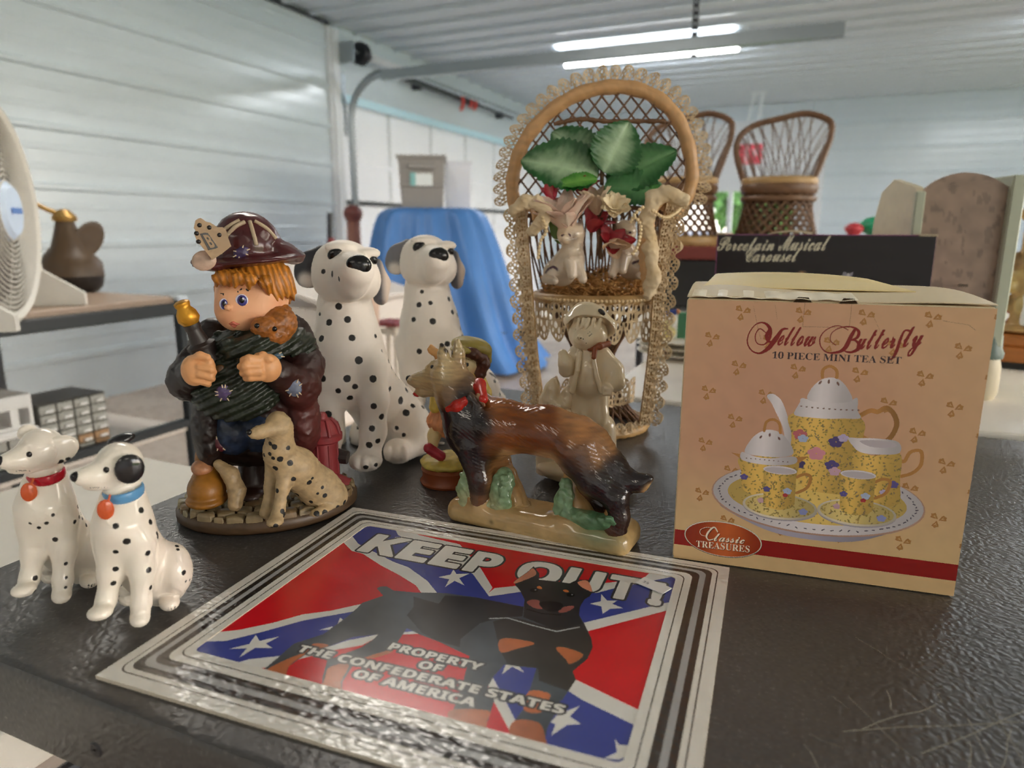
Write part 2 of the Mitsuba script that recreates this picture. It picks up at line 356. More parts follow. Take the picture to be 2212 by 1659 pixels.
# left wall: ribs run along y; ridge heights 0.887 + 0.306 n
prof = rib_profile(CEIL, 0.306, 0.022, 0.022); prof[1:-1, 0] += 0.887 - 0.306 * 2.5 - 0.0
prof = prof[(prof[:, 0] < CEIL)]; prof = np.vstack([prof, [[CEIL, 0]]])
struct('wall_left', cat_([sheet(prof, (WX, FY, 0), (0, 0, 1), (1, 0, 0), (0, 1, 0), DY0 - 0.1 - FY),
                          bx(WX - 0.06, WX - 0.004, FY, DY0, 0, CEIL), bx(WX - 0.3, WX, DY0, DY1, DZ, CEIL), bx(WX - 0.06, WX, DY1, BY, 0, CEIL)]), 'white_steel')
cp = rib_profile(BY - FY, 0.305, 0.034, 0.026, False)
struct('ceiling', cat_([sheet(cp, (WX, FY, CEIL), (0, 1, 0), (0, 0, -1), (1, 0, 0), RX - WX), bx(WX - 0.3, RX + 0.2, FY, BY + 0.2, CEIL + 0.003, CEIL + 0.08)]), 'ceiling_steel')
bp = rib_profile(CEIL, 0.306, 0.02, 0.022)
WIN = (-2.02, -0.42, 0.35, 1.50)
struct('wall_back', cat_([sheet(bp, (WIN[1] + 0.14, BY, 0), (0, 0, 1), (0, -1, 0), (1, 0, 0), RX - WIN[1] - 0.14), sheet(bp, (WX, BY, 0), (0, 0, 1), (0, -1, 0), (1, 0, 0), WIN[0] - 0.14 - WX),
    bx(WX, WIN[0], BY + 0.003, BY + 0.12, 0, CEIL), bx(WIN[1], RX, BY + 0.003, BY + 0.12, 0, CEIL), bx(WIN[0], WIN[1], BY + 0.003, BY + 0.12, 0, WIN[2]), bx(WIN[0], WIN[1], BY + 0.003, BY + 0.12, WIN[3], CEIL)]), 'white_steel')
struct('wall_right', cat_([bx(RX, RX + 0.12, FY, -2.6, 0, CEIL), bx(RX, RX + 0.12, 1.6, 3.2, 0, CEIL), bx(RX, RX + 0.12, 8.6, BY, 0, CEIL), bx(RX, RX + 0.12, FY, BY, 2.4, CEIL)]), 'white_paint')
struct('wall_front', bx(WX, RX, FY - 0.12, FY, 0, CEIL), 'white_paint')
struct('trim_1', bx(WX + 0.001, WX + 0.035, FY, DY0 - 0.1, CEIL - 0.045, CEIL - 0.022), 'dark_metal', label='dark metal strip where the left wall meets the ceiling')
struct('trim_2', cat_([bx(WX - 0.02, WX + 0.03, DY0 - 0.12, DY0 + 0.02, 0, CEIL - 0.05, 0.004), bx(WX + 0.03, WX + 0.045, DY0 - 0.09, DY0 - 0.075, 0, CEIL - 0.05)]), 'white_paint', label='white jamb board beside the overhead door')
mat('daylight_blue', 'bfe0ee', 0.4)
struct('trim_3', bx(WX - 0.02, WX + 0.02, DY0 + 0.02, DY1, DZ - 0.03, DZ + 0.035, 0.003), 'daylight_blue', label='pale blue weather strip above the overhead door')  # daylight through the gap over the door, put into the strip's colour
mat('seam', '8d9299', 0.5)
# overhead door, closed: four sections, each of panels between stiles
for s in range(4):
    z0, z1 = s * DZ / 4, (s + 1) * DZ / 4 + 0.001
    k = struct('panel', bx(WX - 0.09, WX - 0.05, DY0 + 0.01, DY1 - 0.01, z0, z1, 0.006), 'door_white', 'door_1', label='white section of the closed overhead door')
    for j in range(7):
        y = DY0 + 0.03 + j * (DY1 - DY0 - 0.1) / 6
        add('stile', bx(WX - 0.05, WX - 0.042, y, y + 0.05, z0 + 0.02, z1 - 0.02, 0.003), 'white_paint', k)
labels['door_1'] = {'label': 'white closed overhead door in the left wall', 'kind': 'structure'}
for y0, y1 in ((DY0 + 0.05, DY0 + 1.0), (DY0 + 2.6, DY1 - 1.0)):
    add('strut', bx(WX - 0.05, WX - 0.02, y0, y1, 1.19, 1.225, 0.004), 'dark_metal', 'door_1', label='dark strut across the door')
# its track, spring shaft and hanger
t = thing('door_track', 'galvanised overhead door track curving from the jamb to the ceiling', 'track')
TYY = DY0 + 0.1
arc = [(WX + 0.06, TYY, z) for z in np.linspace(0.1, 1.86, 6)] + [(WX + 0.40 - 0.34 * math.cos(a), TYY, 1.88 + 0.34 * math.sin(a)) for a in np.linspace(0.05, 1.5, 9)]
sec = Polygon([(-0.028, -0.022), (0.028, -0.022), (0.028, -0.017), (-0.023, -0.017), (-0.023, 0.017), (0.028, 0.017), (0.028, 0.022), (-0.028, 0.022)])
add('vertical_track', tube(arc, 0.035, 4, flat=(0.55, 1.0)), 'galvanised', t)
add('horizontal_track', cat_([bx(WX + 0.38, 0.0, TYY - 0.012, TYY - 0.006, 2.165, 2.245), bx(WX + 0.38, 0.0, TYY - 0.012, TYY + 0.045, 2.165, 2.171), bx(WX + 0.38, 0.0, TYY - 0.012, TYY + 0.045, 2.239, 2.245), bx(-0.62, 0.0, TYY + 0.045, TYY + 0.05, 2.16, 2.25)]), 'galvanised', t)
hang = flat(sbox(0, 0, 0.04, 0.5).difference(unary_union([Point(0.02, 0.03 + 0.045 * i).buffer(0.009) for i in range(11)])), 0, 0.003)
add('hanger', moved(hang, (-0.95, TYY + 0.05, 2.13), x=(1, 0, 0), y=(0, 0, 1), z=(0, -1, 0)), 'dark_metal', t, label='punched steel hanger strap')
add('bracket', moved(hang, (WX + 0.03, TYY - 0.06, 1.75), x=(0, 1, 0), y=(0, 0, 1), z=(1, 0, 0)), 'galvanised', t)
t = thing('torsion_spring', 'spring shaft with a dark cable drum above the overhead door', 'door spring')
add('drum', moved(lathe([(0.001, 0), (0.075, 0), (0.09, 0.012), (0.07, 0.025), (0.07, 0.045), (0.09, 0.058), (0.03, 0.07), (0.001, 0.07)], 28), (WX + 0.14, DY0 + 0.12, 2.40), x=(0, 0, 1), y=(1, 0, 0), z=(0, 1, 0)), 'dark_metal', t)
add('shaft', tube([(WX + 0.14, DY0 + 0.05, 2.40), (WX + 0.14, DY1 - 0.05, 2.40)], 0.013, 8), 'galvanised', t)
add('coil', tube([(WX + 0.14 + 0.03 * math.cos(a * 6.283), DY0 + 0.28 + a * 0.012, 2.40 + 0.03 * math.sin(a * 6.283)) for a in np.arange(0, 55, 0.125)], 0.005, 5), 'white_paint', t)
add('bracket', bx(WX + 0.005, WX + 0.17, DY0 + 0.02, DY0 + 0.03, 2.31, 2.47), 'galvanised', t)
t = thing('wall_bar', 'long dark bar with red rags tied to it above the overhead door', 'bar')
mat('red_cloth', 'd2564f', 0.8)
add('rod', cat_([tube([(WX + 0.10, 5.95, 2.35), (WX + 0.10, 7.2, 2.345)], 0.028, 8), tube([(WX + 0.10, 7.2, 2.345), (WX + 0.10, 8.4, 2.34)], 0.017, 8), tube([(WX + 0.10, 7.1, 2.345), (WX + 0.10, 7.4, 2.345)], 0.038, 8)]), 'dark_metal', t)
for y, l in ((6.98, 0.13), (7.18, 0.07), (7.28, 0.08)):
    q = spline([(WX + 0.14, y, 2.36), (WX + 0.145, y + 0.01, 2.36 - l * 0.5), (WX + 0.13, y - 0.012, 2.35 - l)], 4)
    add('rag', tube(q, 0.022, 6, flat=(0.35, 1.0)), 'red_cloth', t)
add('bracket', cat_([bx(WX, WX + 0.1, 6.2, 6.22, 2.3, 2.37), bx(WX, WX + 0.1, 8.1, 8.12, 2.3, 2.37)]), 'dark_metal', t)
# glazed door in the back wall, the garden behind it
k = struct('frame', cat_([bx(WIN[0] - 0.14, WIN[0], BY - 0.03, BY + 0.1, 0, 2.40), bx(WIN[1], WIN[1] + 0.34, BY - 0.03, BY + 0.1, 0, 2.40), bx(WIN[0], WIN[1], BY - 0.03, BY + 0.1, WIN[3], 2.40),
    bx(WIN[0], WIN[1], BY - 0.03, BY + 0.1, 0, WIN[2]), bx(-1.26, -1.20, BY - 0.02, BY + 0.06, WIN[2], WIN[3])]), 'white_paint', 'window_1')
labels['window_1'] = {'label': 'white framed window in the back wall', 'kind': 'structure'}
scene['pane_glass'] = {'type': 'thindielectric'}
add('pane', bx(WIN[0], WIN[1], BY + 0.03, BY + 0.034, WIN[2], WIN[3]), 'pane_glass', 'window_1')
mat('sign_red', 'e8405a', 0.5); mat('sign_pink', 'f3b9c0', 0.5)
t = thing('wall_sign', 'small red and white sign fixed high on the window frame', 'sign')
add('board', bx(-1.17, -0.86, BY - 0.045, BY - 0.032, 1.85, 2.10, 0.003), 'sign_red', t)
add('stripe', bx(-1.08, -1.03, BY - 0.049, BY - 0.045, 1.87, 2.08), 'sign_pink', t); add('stripe', bx(-0.98, -0.90, BY - 0.049, BY - 0.045, 1.95, 2.04), 'sign_pink', t)
mat('bracket_white', 'dde2e6', 0.4)
t = thing('ceiling_pole', 'thin white hanging pole on the ceiling near the back wall', 'pole')
add('rod', cat_([tube([(-0.92, 9.3, CEIL), (-0.98, 9.3, 2.28)], 0.012, 6), tube([(-0.82, 9.3, CEIL), (-0.86, 9.3, 2.28)], 0.012, 6)]), 'bracket_white', t)
add('plate', bx(-0.96, -0.78, 9.25, 9.35, CEIL - 0.03, CEIL - 0.015), 'bracket_white', t)
mat('lawn', '84a050', 0.9)
struct('ground', bx(-40, 60, -30, 60, -0.2, -0.11), 'lawn')
mat('leaf_green', blend((0.10, 0.26, 0.05), (0.32, 0.50, 0.14), 2.0), 0.7)
mat('bark', '5a4636', 0.9)
def tree(x, y, h, r, seed, lab):
    g = np.random.default_rng(seed); t = thing('garden_tree', lab, 'tree')
    add('trunk', tube([(x, y, -0.15), (x + 0.1, y, h * 0.5), (x, y, h * 0.8)], [0.16, 0.11, 0.05], 8), 'bark', t)
    c = np.array([x, y, h * 0.62]); n = 2600
    d = g.normal(size=(n, 3)); d /= np.linalg.norm(d, axis=1, keepdims=True); p = c + d * np.array([r, r, h * 0.42]) * (0.75 + 0.3 * meshkit.noise(d * 3, seed))[:, None] * g.uniform(0.8, 1, (n, 1))
    a = g.normal(size=(n, 3)); b = g.normal(size=(n, 3)); s = 0.11 * r
    v = np.stack([p - a * s, p + b * s * 0.6, p + a * s, p - b * s * 0.6], 1).reshape(-1, 3); i = np.arange(n) * 4
    add('foliage', mesh(v, np.vstack([np.stack([i, i + 1, i + 2], 1), np.stack([i, i + 2, i + 3], 1)])), 'leaf_green', t, kind='stuff')
tree(-5.9, 22, 4.6, 2.4, 3, 'leafy green tree outside the back window, left of the other')
tree(-1.3, 18.5, 3.6, 1.6, 4, 'leafy green tree seen straight through the back window behind the fan-back chair')
# lamps
mat('lamp_white', 'e8ebee', 0.35)
for i, (x, y, L, c, s) in enumerate(LAMPS):
    t = thing('ceiling_light', ('two-tube strip light on the ribbed ceiling beyond the door track' if i == 0 else 'two-tube strip light on the ceiling ' + ('', 'near the back wall, out of frame at the right', 'above the low white table, out of frame', 'above the right of the black table, out of frame', 'behind the camera on the left wall side', 'behind the camera on the open side')[i]), 'light', None if i == 0 else 'strip lights out of view')
    add('housing', cat_([bx(x - L / 2, x + L / 2, y - 0.06, y + 0.06, CEIL - 0.075, CEIL - 0.024, 0.006), bx(x - L / 2 - 0.01, x - L / 2 + 0.02, y - 0.17, y + 0.17, CEIL - 0.10, CEIL - 0.03), bx(x + L / 2 - 0.02, x + L / 2 + 0.01, y - 0.17, y + 0.17, CEIL - 0.10, CEIL - 0.03)]), 'lamp_white', t)
    for dy in (-0.12, 0.12):
        add('tube', tube([(x - L / 2 + 0.02, y + dy, CEIL - 0.10), (x + L / 2 - 0.02, y + dy, CEIL - 0.10)], 0.024, 10), 'lamp_white', t,
            emitter={'type': 'area', 'radiance': {'type': 'rgb', 'value': [float(q * s) for q in c]}})
# ================================================================ tables
def resin(p, n, uv):
    a = mikit.fbm(p.x * 9, p.y * 9, 0, 2); g = mikit.noise(p.x * 620, p.y * 620, p.z * 400)
    return mikit.mix((0.028, 0.0265, 0.0265), (0.060, 0.0565, 0.055), a * 0.55 + g * 0.45) + mi.Color3f(0.05, 0.048, 0.044) * mikit.smoothstep(0.86, 0.98, g) * a
mat('black_resin', mikit.proc(resin), 0.36, spec=0.8, bump=lambda p, n, uv: mikit.noise(p.x * 520, p.y * 520, p.z * 520), bscale=0.0005)
mat('scratch', '8d897c', 0.6)
mat('white_resin', 'ebe6dc', 0.42)
TX0, TX1, TY0, TY1 = -0.51, 1.32, 0.195, 0.925
def folding_table(label, m, x0, x1, y0, y1, z, th=0.045, legs='dark_metal'):
    t = thing('folding_table', label, 'table')
    g = sbox(x0, y0, x1, y1).buffer(-0.03).buffer(0.03, 8)
    rings = []; pr = [(0.006, 0), (0.002, 0.0015), (0, 0.006), (0, th - 0.004), (0.003, th)]
    top = [np.array(g.buffer(-i - 1e-6, join_style='mitre').exterior.coords)[:-1] for i, _ in pr]
    k = min(map(len, top)); base = shapely.get_coordinates(g.exterior.segmentize(0.05))[:-1]; cx = np.array([(x0 + x1) / 2, (y0 + y1) / 2])
    v, f = [], []; n = len(base)
    for i, dz in pr:
        s = 1 - 2 * i / np.array([x1 - x0, y1 - y0]); v.append(np.c_[(base - cx) * s + cx, np.full(n, z - dz)])
    j = np.arange(n); j2 = (j + 1) % n
    for r in range(len(pr) - 1): f += [np.stack([r * n + j, (r + 1) * n + j2, r * n + j2], 1), np.stack([r * n + j, (r + 1) * n + j, (r + 1) * n + j2], 1)]
    v = np.vstack(v); v = np.vstack([v, [[*cx, z], [*cx, z - th]]]); N = len(v)
    f += [np.stack([j, j2, j * 0 + N - 2], 1), np.stack([(len(pr) - 1) * n + j2, (len(pr) - 1) * n + j, j * 0 + N - 1], 1)]
    add('tabletop', mesh(v, np.vstack(f)), m, t, smooth=35)
    for x in (x0 + 0.18, x1 - 0.18):
        for y in (y0 + 0.07, y1 - 0.07):
            add('leg', tube([(x, y, z - th), (x, y, 0.0)], 0.014, 8), legs, t)
        add('crossbar', tube([(x, y0 + 0.07, 0.25), (x, y1 - 0.07, 0.25)], 0.011, 8), legs, t)
    return t
tb = folding_table('black plastic folding table with a scratched top under the figurines', 'black_resin', TX0, TX1, TY0, TY1, TZ, 0.05)
# scratches of the top: thin raised burrs
g = np.random.default_rng(3); ms = []
for i in range(54):
    x, y = g.uniform(-0.02, 0.5), g.uniform(0.2, 0.47)
    if i < 26: x, y = g.normal(0.075, 0.035), g.normal(0.33, 0.03)
    a = g.normal(1.9, 0.5); L = g.uniform(0.004, 0.05) if i > 6 else g.uniform(0.06, 0.13)
    q = np.array([x, y]) + np.linspace(-0.5, 0.5, 5)[:, None] * L * np.array([math.cos(a), math.sin(a)]) + g.normal(0, 0.0007, (5, 2))
    q = q[(q[:, 1] > 0.205)]
    if len(q) > 2: ms.append(tube(np.c_[q, np.full(len(q), TZ + 0.00002)], 0.00016, 3))
add('scratch', cat_(ms), 'scratch', tb, kind='stuff', label='pale scratches in the black top')
mat('plug', '232226', 0.35)
add('cap', moved(lathe([(0.001, 0.0016), (0.0035, 0.0016), (0.0055, 0.0), (0.001, 0.0)], 20), (-0.318, TY0 + 0.0008, TZ - 0.03), x=(1, 0, 0), y=(0, 0, 1), z=(0, -1, 0)), 'plug', tb)
folding_table('white plastic folding table behind the black one, holding the green book and painted stand', 'white_resin', -0.28, 1.5, 0.94, 1.66, TZ + 0.002)
folding_table('white plastic table farther back, carrying the black case with the fan-back chairs', 'white_resin', -0.75, 1.1, 1.78, 2.5, TZ)
folding_table('low white plastic table left of the black one', 'white_resin', -1.06, -0.53, -0.4, 0.765, 0.60)
SG = {
  'whiteUL_lower': [[32.2,-61.1],[44.0,-69.5],[53.4,-70.4],[75.7,-81.7],[94.0,-89.2],[111.4,-97.8],[118.8,-104.6]],
  'whiteUL_upper': [[31.5,-48.8],[41.7,-57.5],[80.3,-73.6],[94.8,-77.3],[115.8,-89.8],[128.3,-101.1]],
  'V_red': [[77.1,-28.0],[113.2,-31.8],[142.3,-61.0],[161.5,-82.9],[176.1,-73.7],[229.7,-49.7],[250.8,-34.3],[254.8,-27.1]],
  'V_blue': [[62.0,-33.7],[140.5,-70.4],[162.0,-94.0],[179.5,-81.1],[225.6,-65.4],[234.5,-56.0],[269.3,-25.5]],
  'LL_red': [[32.0,-185.5],[39.4,-180.9],[53.2,-167.5],[63.8,-153.7],[77.4,-144.1],[90.6,-130.7]],
  'LL_blue': [[31.1,-196.4],[40.5,-192.3],[51.9,-179.7],[68.1,-159.5],[90.1,-140.6]],
  'LL_blue2': [[57.3,-210.9],[64.7,-201.7],[76.4,-194.7],[98.4,-176.6],[104.9,-167.6],[118.4,-155.9]],
  'LL_red2': [[66.6,-211.2],[79.2,-204.1],[102.6,-178.7],[115.2,-168.7],[119.8,-157.0]],
  'LR_red': [[232.8,-150.6],[236.1,-156.2],[271.3,-168.2]],
  'LR_blue': [[235.1,-166.4],[243.6,-170.6],[270.9,-179.4]],
  'LRl_red': [[194.8,-176.1],[201.7,-186.3],[218.2,-205.0]],
  'LRl_blue': [[195.1,-169.8],[206.7,-183.3],[218.6,-197.5],[224.6,-205.3]],
  'R_blue': [[226.3,-102.6],[270.0,-61.3]],
  'R_red': [[231.0,-110.2],[270.6,-71.5]],
  'star1': [[52.1,-181.3],[58.3,-185.7],[66.1,-177.7],[63.4,-186.5],[70.0,-188.8],[60.6,-191.8],[58.6,-202.4],[56.5,-193.9],[47.7,-197.9],[54.9,-190.2]],
  'star2': [[125.3,-69.0],[130.2,-74.3],[138.2,-70.5],[134.2,-79.0],[141.6,-86.7],[132.8,-83.4],[130.5,-93.1],[128.6,-82.7],[120.4,-82.7],[126.5,-76.5]],
  'star3': [[228.7,-66.0],[233.9,-72.4],[240.0,-70.1],[237.8,-75.1],[245.2,-77.9],[237.9,-81.4],[234.8,-88.9],[232.1,-80.5],[224.6,-80.0],[230.3,-74.6]],
  'star4': [[243.5,-175.2],[240.9,-184.5],[247.4,-187.7],[241.3,-190.5],[236.3,-200.0],[236.0,-192.0],[233.4,-191.6],[234.8,-185.8],[238.1,-181.6]],
  'star5': [[264.4,-191.7],[267.0,-194.7],[271.8,-193.7],[271.0,-201.5],[268.6,-204.0],[262.6,-205.3],[267.1,-199.7]],
  'star6': [[197.4,-157.0],[198.6,-165.7],[201.2,-157.6],[209.3,-160.3],[204.9,-156.2]],
  'star7': [[87.2,-148.6],[89.7,-155.0],[91.3,-150.8]],
  'star7b': [[83.2,-164.5],[88.7,-158.3],[88.9,-161.8]],
  'star8': [[58.1,-35.8],[59.6,-39.2],[69.9,-33.3],[80.3,-41.0],[71.5,-44.4]],
  'dog': [[89.6,-110.4],[90.3,-107.5],[94.0,-105.8],[101.2,-108.9],[115.8,-106.2],[128.6,-101.7],[135.3,-99.9],[155.0,-98.0],[186.9,-98.1],[184.6,-89.6],[178.6,-80.7],[172.7,-74.3],[170.4,-69.2],[174.4,-53.8],[175.7,-45.2],[182.7,-53.8],[185.1,-62.2],[196.5,-60.1],[205.8,-59.6],[209.0,-53.1],[215.6,-50.7],[222.7,-64.9],[222.2,-71.4],[220.1,-76.3],[219.8,-85.7],[221.7,-95.2],[227.0,-103.1],[235.0,-117.4],[237.5,-125.1],[237.4,-136.6],[232.8,-150.0],[236.2,-156.2],[235.1,-166.5],[234.1,-174.5],[233.4,-174.4],[233.7,-186.2],[233.1,-194.9],[234.3,-202.6],[235.1,-206.6],[218.5,-206.7],[217.2,-196.2],[218.2,-187.1],[216.5,-173.4],[213.9,-154.1],[205.8,-156.0],[196.7,-157.2],[195.1,-168.1],[195.5,-178.0],[202.4,-186.3],[205.0,-200.3],[205.3,-207.3],[187.7,-207.3],[186.1,-198.7],[182.0,-178.6],[176.1,-157.0],[153.5,-150.3],[141.4,-148.1],[130.5,-144.6],[133.7,-167.8],[122.5,-178.2],[120.8,-187.0],[123.4,-200.5],[129.8,-210.2],[117.7,-210.5],[111.6,-200.9],[105.1,-187.5],[115.8,-171.0],[118.3,-160.5],[118.0,-156.3],[106.2,-163.2],[97.9,-177.1],[91.0,-185.6],[89.1,-199.4],[93.9,-209.4],[78.3,-209.7],[78.4,-194.5],[78.3,-180.9],[88.3,-167.2],[90.7,-146.1],[90.8,-135.9],[90.5,-129.4],[98.2,-117.0]],
  'dark1': [[116.9,-111.0],[124.9,-112.1],[135.9,-113.3],[135.1,-102.7],[155.0,-98.0],[186.9,-98.1],[189.8,-108.5],[176.4,-116.0],[168.6,-125.0],[164.7,-143.7],[167.6,-151.3],[153.3,-150.2],[141.0,-145.9],[123.6,-132.1],[122.9,-122.2]],
  'chest': [[175.3,-120.1],[181.1,-114.2],[188.2,-111.5],[209.0,-114.6],[220.0,-110.4],[226.1,-102.2],[235.0,-117.4],[237.5,-125.1],[237.4,-136.6],[232.8,-150.0],[236.2,-156.2],[235.1,-166.5],[218.6,-163.8],[214.8,-153.9],[198.3,-156.2],[189.2,-145.3]],
  'head': [[172.7,-74.3],[170.4,-69.2],[174.4,-53.8],[175.7,-45.2],[182.7,-53.8],[185.1,-62.2],[196.5,-60.1],[205.8,-59.6],[209.0,-53.1],[215.6,-50.7],[222.7,-64.9],[222.2,-71.4],[220.1,-76.3],[219.8,-85.7],[221.7,-95.2],[226.4,-103.3],[220.0,-110.4],[209.0,-114.6],[190.8,-109.3],[184.6,-89.6],[178.6,-80.7]],
  'earL': [[171.9,-72.4],[170.7,-69.1],[174.6,-54.5],[176.3,-48.2],[181.1,-55.9],[176.8,-65.3]],
  'earR': [[210.4,-55.6],[216.0,-52.0],[222.2,-64.3],[219.0,-64.1],[213.2,-60.5]],
  'muzL': [[187.1,-92.7],[189.0,-88.0],[193.7,-87.6],[195.3,-92.3],[198.6,-96.3],[193.4,-97.0]],
  'muzR': [[208.6,-93.8],[210.7,-89.2],[215.2,-86.1],[216.5,-88.3],[213.5,-94.5],[209.5,-96.7]],
  'browL': [[186.8,-71.9],[188.0,-70.0],[190.2,-71.4],[190.5,-73.4],[188.4,-73.5]],
  'browR': [[204.0,-69.8],[206.1,-68.3],[208.4,-70.3],[206.4,-71.7]],
  'nose': [[194.5,-90.0],[200.1,-85.8],[208.4,-86.0],[209.3,-93.6],[203.7,-97.6],[198.2,-95.1]],
  'or1': [[186.1,-139.0],[188.5,-133.7],[201.9,-132.0],[205.7,-133.8],[198.7,-140.7],[191.3,-147.7]],
  'or2': [[218.5,-133.3],[222.6,-130.7],[234.3,-133.6],[230.0,-144.3],[226.1,-140.8]],
  'or3': [[216.5,-173.4],[226.6,-171.7],[227.7,-177.5],[226.7,-186.9],[218.4,-187.6]],
  'or4': [[217.2,-196.2],[228.3,-193.9],[234.3,-202.6],[234.8,-206.3],[218.8,-206.6]],
  'or5': [[185.9,-199.7],[202.6,-194.3],[204.5,-200.5],[204.9,-207.1],[188.2,-207.1]],
  'or6': [[109.9,-192.2],[118.0,-185.9],[122.8,-200.8],[129.3,-209.9],[118.2,-210.3],[112.8,-200.5]],
  'or7': [[88.3,-186.7],[88.9,-176.9],[97.8,-175.7],[91.0,-185.6],[89.1,-199.4],[93.6,-209.1],[80.1,-208.5],[83.4,-195.6]],
  'or8': [[123.1,-178.0],[132.0,-167.3],[134.3,-168.7],[128.1,-176.7]],
}
# ================================================================ the printed card sign (sketch in millimetres from its far left corner) and the printed cartons
scene['print_film'] = {'type': 'twosided', 'bsdf': {'type': 'principled', 'base_color': VC, 'roughness': 0.22, 'specular': 0.5, 'clearcoat': 0.5, 'clearcoat_gloss': 0.97}}
scene['print_foil'] = {'type': 'twosided', 'bsdf': {'type': 'bumpmap', 'tex': mikit.proc(lambda p, n, uv: mikit.noise(p.x * 260, p.y * 700, 0), 3e-4), 'scale': 0.0005,
                       'bsdf': {'type': 'principled', 'base_color': VC, 'roughness': 0.22, 'specular': 1.0, 'clearcoat': 1.0, 'clearcoat_gloss': 0.9}}}
class Sheet:
    """Flat print: shapes stacked bottom to top are cut into one layer of inks, then laid on the plane (o, x, y)."""
    def __init__(self, o, x, y, unit=0.001): self.o, self.x, self.y = (np.asarray(q, float) for q in (o, x, y)); self.n = np.cross(self.x, self.y); self.u = unit; self.L = []; self.clip = None
    def ink(self, name, g, color, fn=None, label=None, kind=None): self.L.append((name, g, color, fn, label, kind))
    def lay(self, parent, m, lift=0.0, eps=0.0):
        cover = Polygon(); out = []
        for name, g, color, fn, label, kind in reversed(self.L):
            if self.clip is not None: g = g.intersection(self.clip)
            q = g.difference(cover); cover = cover.union(g)
            if q.area > 1e-4: out.append((name, q, color, fn, label, kind))
        for name, q, color, fn, label, kind in reversed(out):
            pcs = polys(q)
            if kind == 'stuff' or len(pcs) > 40: pcs, kind = [q], 'stuff' if len(pcs) > 1 else kind
            for q in pcs:
                if q.area < 0.02: continue
                if fn is not None:
                    x0, y0, x1, y1 = q.bounds; st = max(4.0, max(x1 - x0, y1 - y0) / 28); gx, gy = np.meshgrid(np.arange(x0, x1, st), np.arange(y0, y1, st))
                    q = shapely.MultiPolygon(sum((polys(c) for c in shapely.intersection(q, shapely.box(gx.ravel(), gy.ravel(), gx.ravel() + st, gy.ravel() + st))), []))
                f = flat(q); v = f.vertices; c = np.tile(hexc(color), (len(v), 1))
                if fn is not None: c = np.clip(fn(v[:, :2], c), 0, 1)
                w = self.o + self.u * (v[:, :1] * self.x + v[:, 1:2] * self.y) + self.n * lift
                add(name, mesh(w, f.faces), m, parent, color=c, label=label, kind=kind)
def ramp(x, a, b): t = np.clip((x - a) / (b - a), 0, 1); return t * t * (3 - 2 * t)
P = lambda *k: sum((SG[q] if isinstance(q, str) else q for q in k), [])
a_ = 0.0605; ex = np.array([math.cos(a_), math.sin(a_), 0]); ey = np.array([-math.sin(a_), math.cos(a_), 0]); SO = np.array([-0.34332, 0.44826, TZ])
sg = thing('keep_out_sign', 'flat card sign reading KEEP OUT over a black and tan dog', 'sign')
W, Hh = 304.0, -242.0
inner = sbox(30.5, -206.5, 271, -27).buffer(-4).buffer(4)
def ring(d):
    k = d / 34.0; x0, x1, y1, y0 = 30.5 * k, W - (W - 271) * k, -27 * k, Hh + (-206.5 - Hh) * k
    g = sbox(x0, y0, x1, y1); return g.buffer(-(6 if d else 0.01)).buffer(6 if d else 0.01) if d > 3 else g
pic = Sheet(SO, ex, ey); pic.clip = inner.buffer(1.5)
def cloth(v, c):
    n = meshkit.fbm(np.c_[v * 0.02, v[:, :1] * 0], 3, 5)[:, None]; return c * (0.8 + 0.4 * n)
pic.ink('flag_field', sbox(20, -215, 280, -20), 'c81420', cloth, 'red ground of the printed flag')
white = [Polygon(P('whiteUL_lower', [[160, -140], [160, -83]], [[142.3, -61], [113.2, -31.8], [77.1, -28]], [[60, -20], [20, -20], [20, -50]])),
         Polygon([[161.5, -82.9], [176.1, -73.7], [229.7, -49.7], [250.8, -34.3], [254.8, -20], [290, -20], [290, -55], [270.6, -71.5], [231, -110.2], [200, -140], [150, -140]]),
         Polygon(P('LL_red', [[120, -110], [165, -120], [165, -135], [119.8, -157]], [[115.2, -168.7], [102.6, -178.7], [79.2, -204.1], [66.6, -211.2], [20, -215], [20, -190]])),
         Polygon([[215, -130], [232.8, -150.6], [236.1, -156.2], [271.3, -168.2], [290, -175], [290, -215], [222, -215], [218.2, -205], [201.7, -186.3], [194.8, -176.1], [160, -140]])]
pic.ink('flag_border', unary_union([q.buffer(0) for q in white]), 'dedcd8', cloth, 'white edging of the flag cross')
blue = [Polygon(P('whiteUL_upper', [[162, -135], [162, -94], [140.5, -70.4], [62, -33.7]], [[50, -20], [20, -20], [20, -40]])),
        Polygon([[162, -94], [179.5, -81.1], [225.6, -65.4], [234.5, -56], [269.3, -25.5], [290, -15], [290, -50], [270, -61.3], [226.3, -102.6], [195, -135], [160, -135]]),
        Polygon(P('LL_blue', [[120, -115], [165, -125], [165, -130], [118.4, -155.9]], [[104.9, -167.6], [98.4, -176.6], [76.4, -194.7], [64.7, -201.7], [57.3, -210.9], [20, -215], [20, -200]])),
        Polygon([[215, -140], [235.1, -166.4], [243.6, -170.6], [270.9, -179.4], [290, -185], [290, -215], [228, -215], [224.6, -205.3], [206.7, -183.3], [195.1, -169.8], [165, -140]])]
pic.ink('flag_cross', unary_union([q.buffer(0) for q in blue]), '39428f', cloth, 'blue cross of the flag')
for k in ('star1', 'star2', 'star3', 'star4', 'star5', 'star6', 'star7', 'star7b', 'star8'): pic.ink('star', Polygon(SG[k]).buffer(0), 'e4e2de')
LET = [('K', 46.6, 76.5), ('E', 77.8, 101.5), ('E', 104.2, 127), ('P', 130.5, 153), ('O', 167.5, 197.5), ('U', 200.5, 226), ('T', 229.5, 250.5), ('!', 258, 266.5)]
big = []
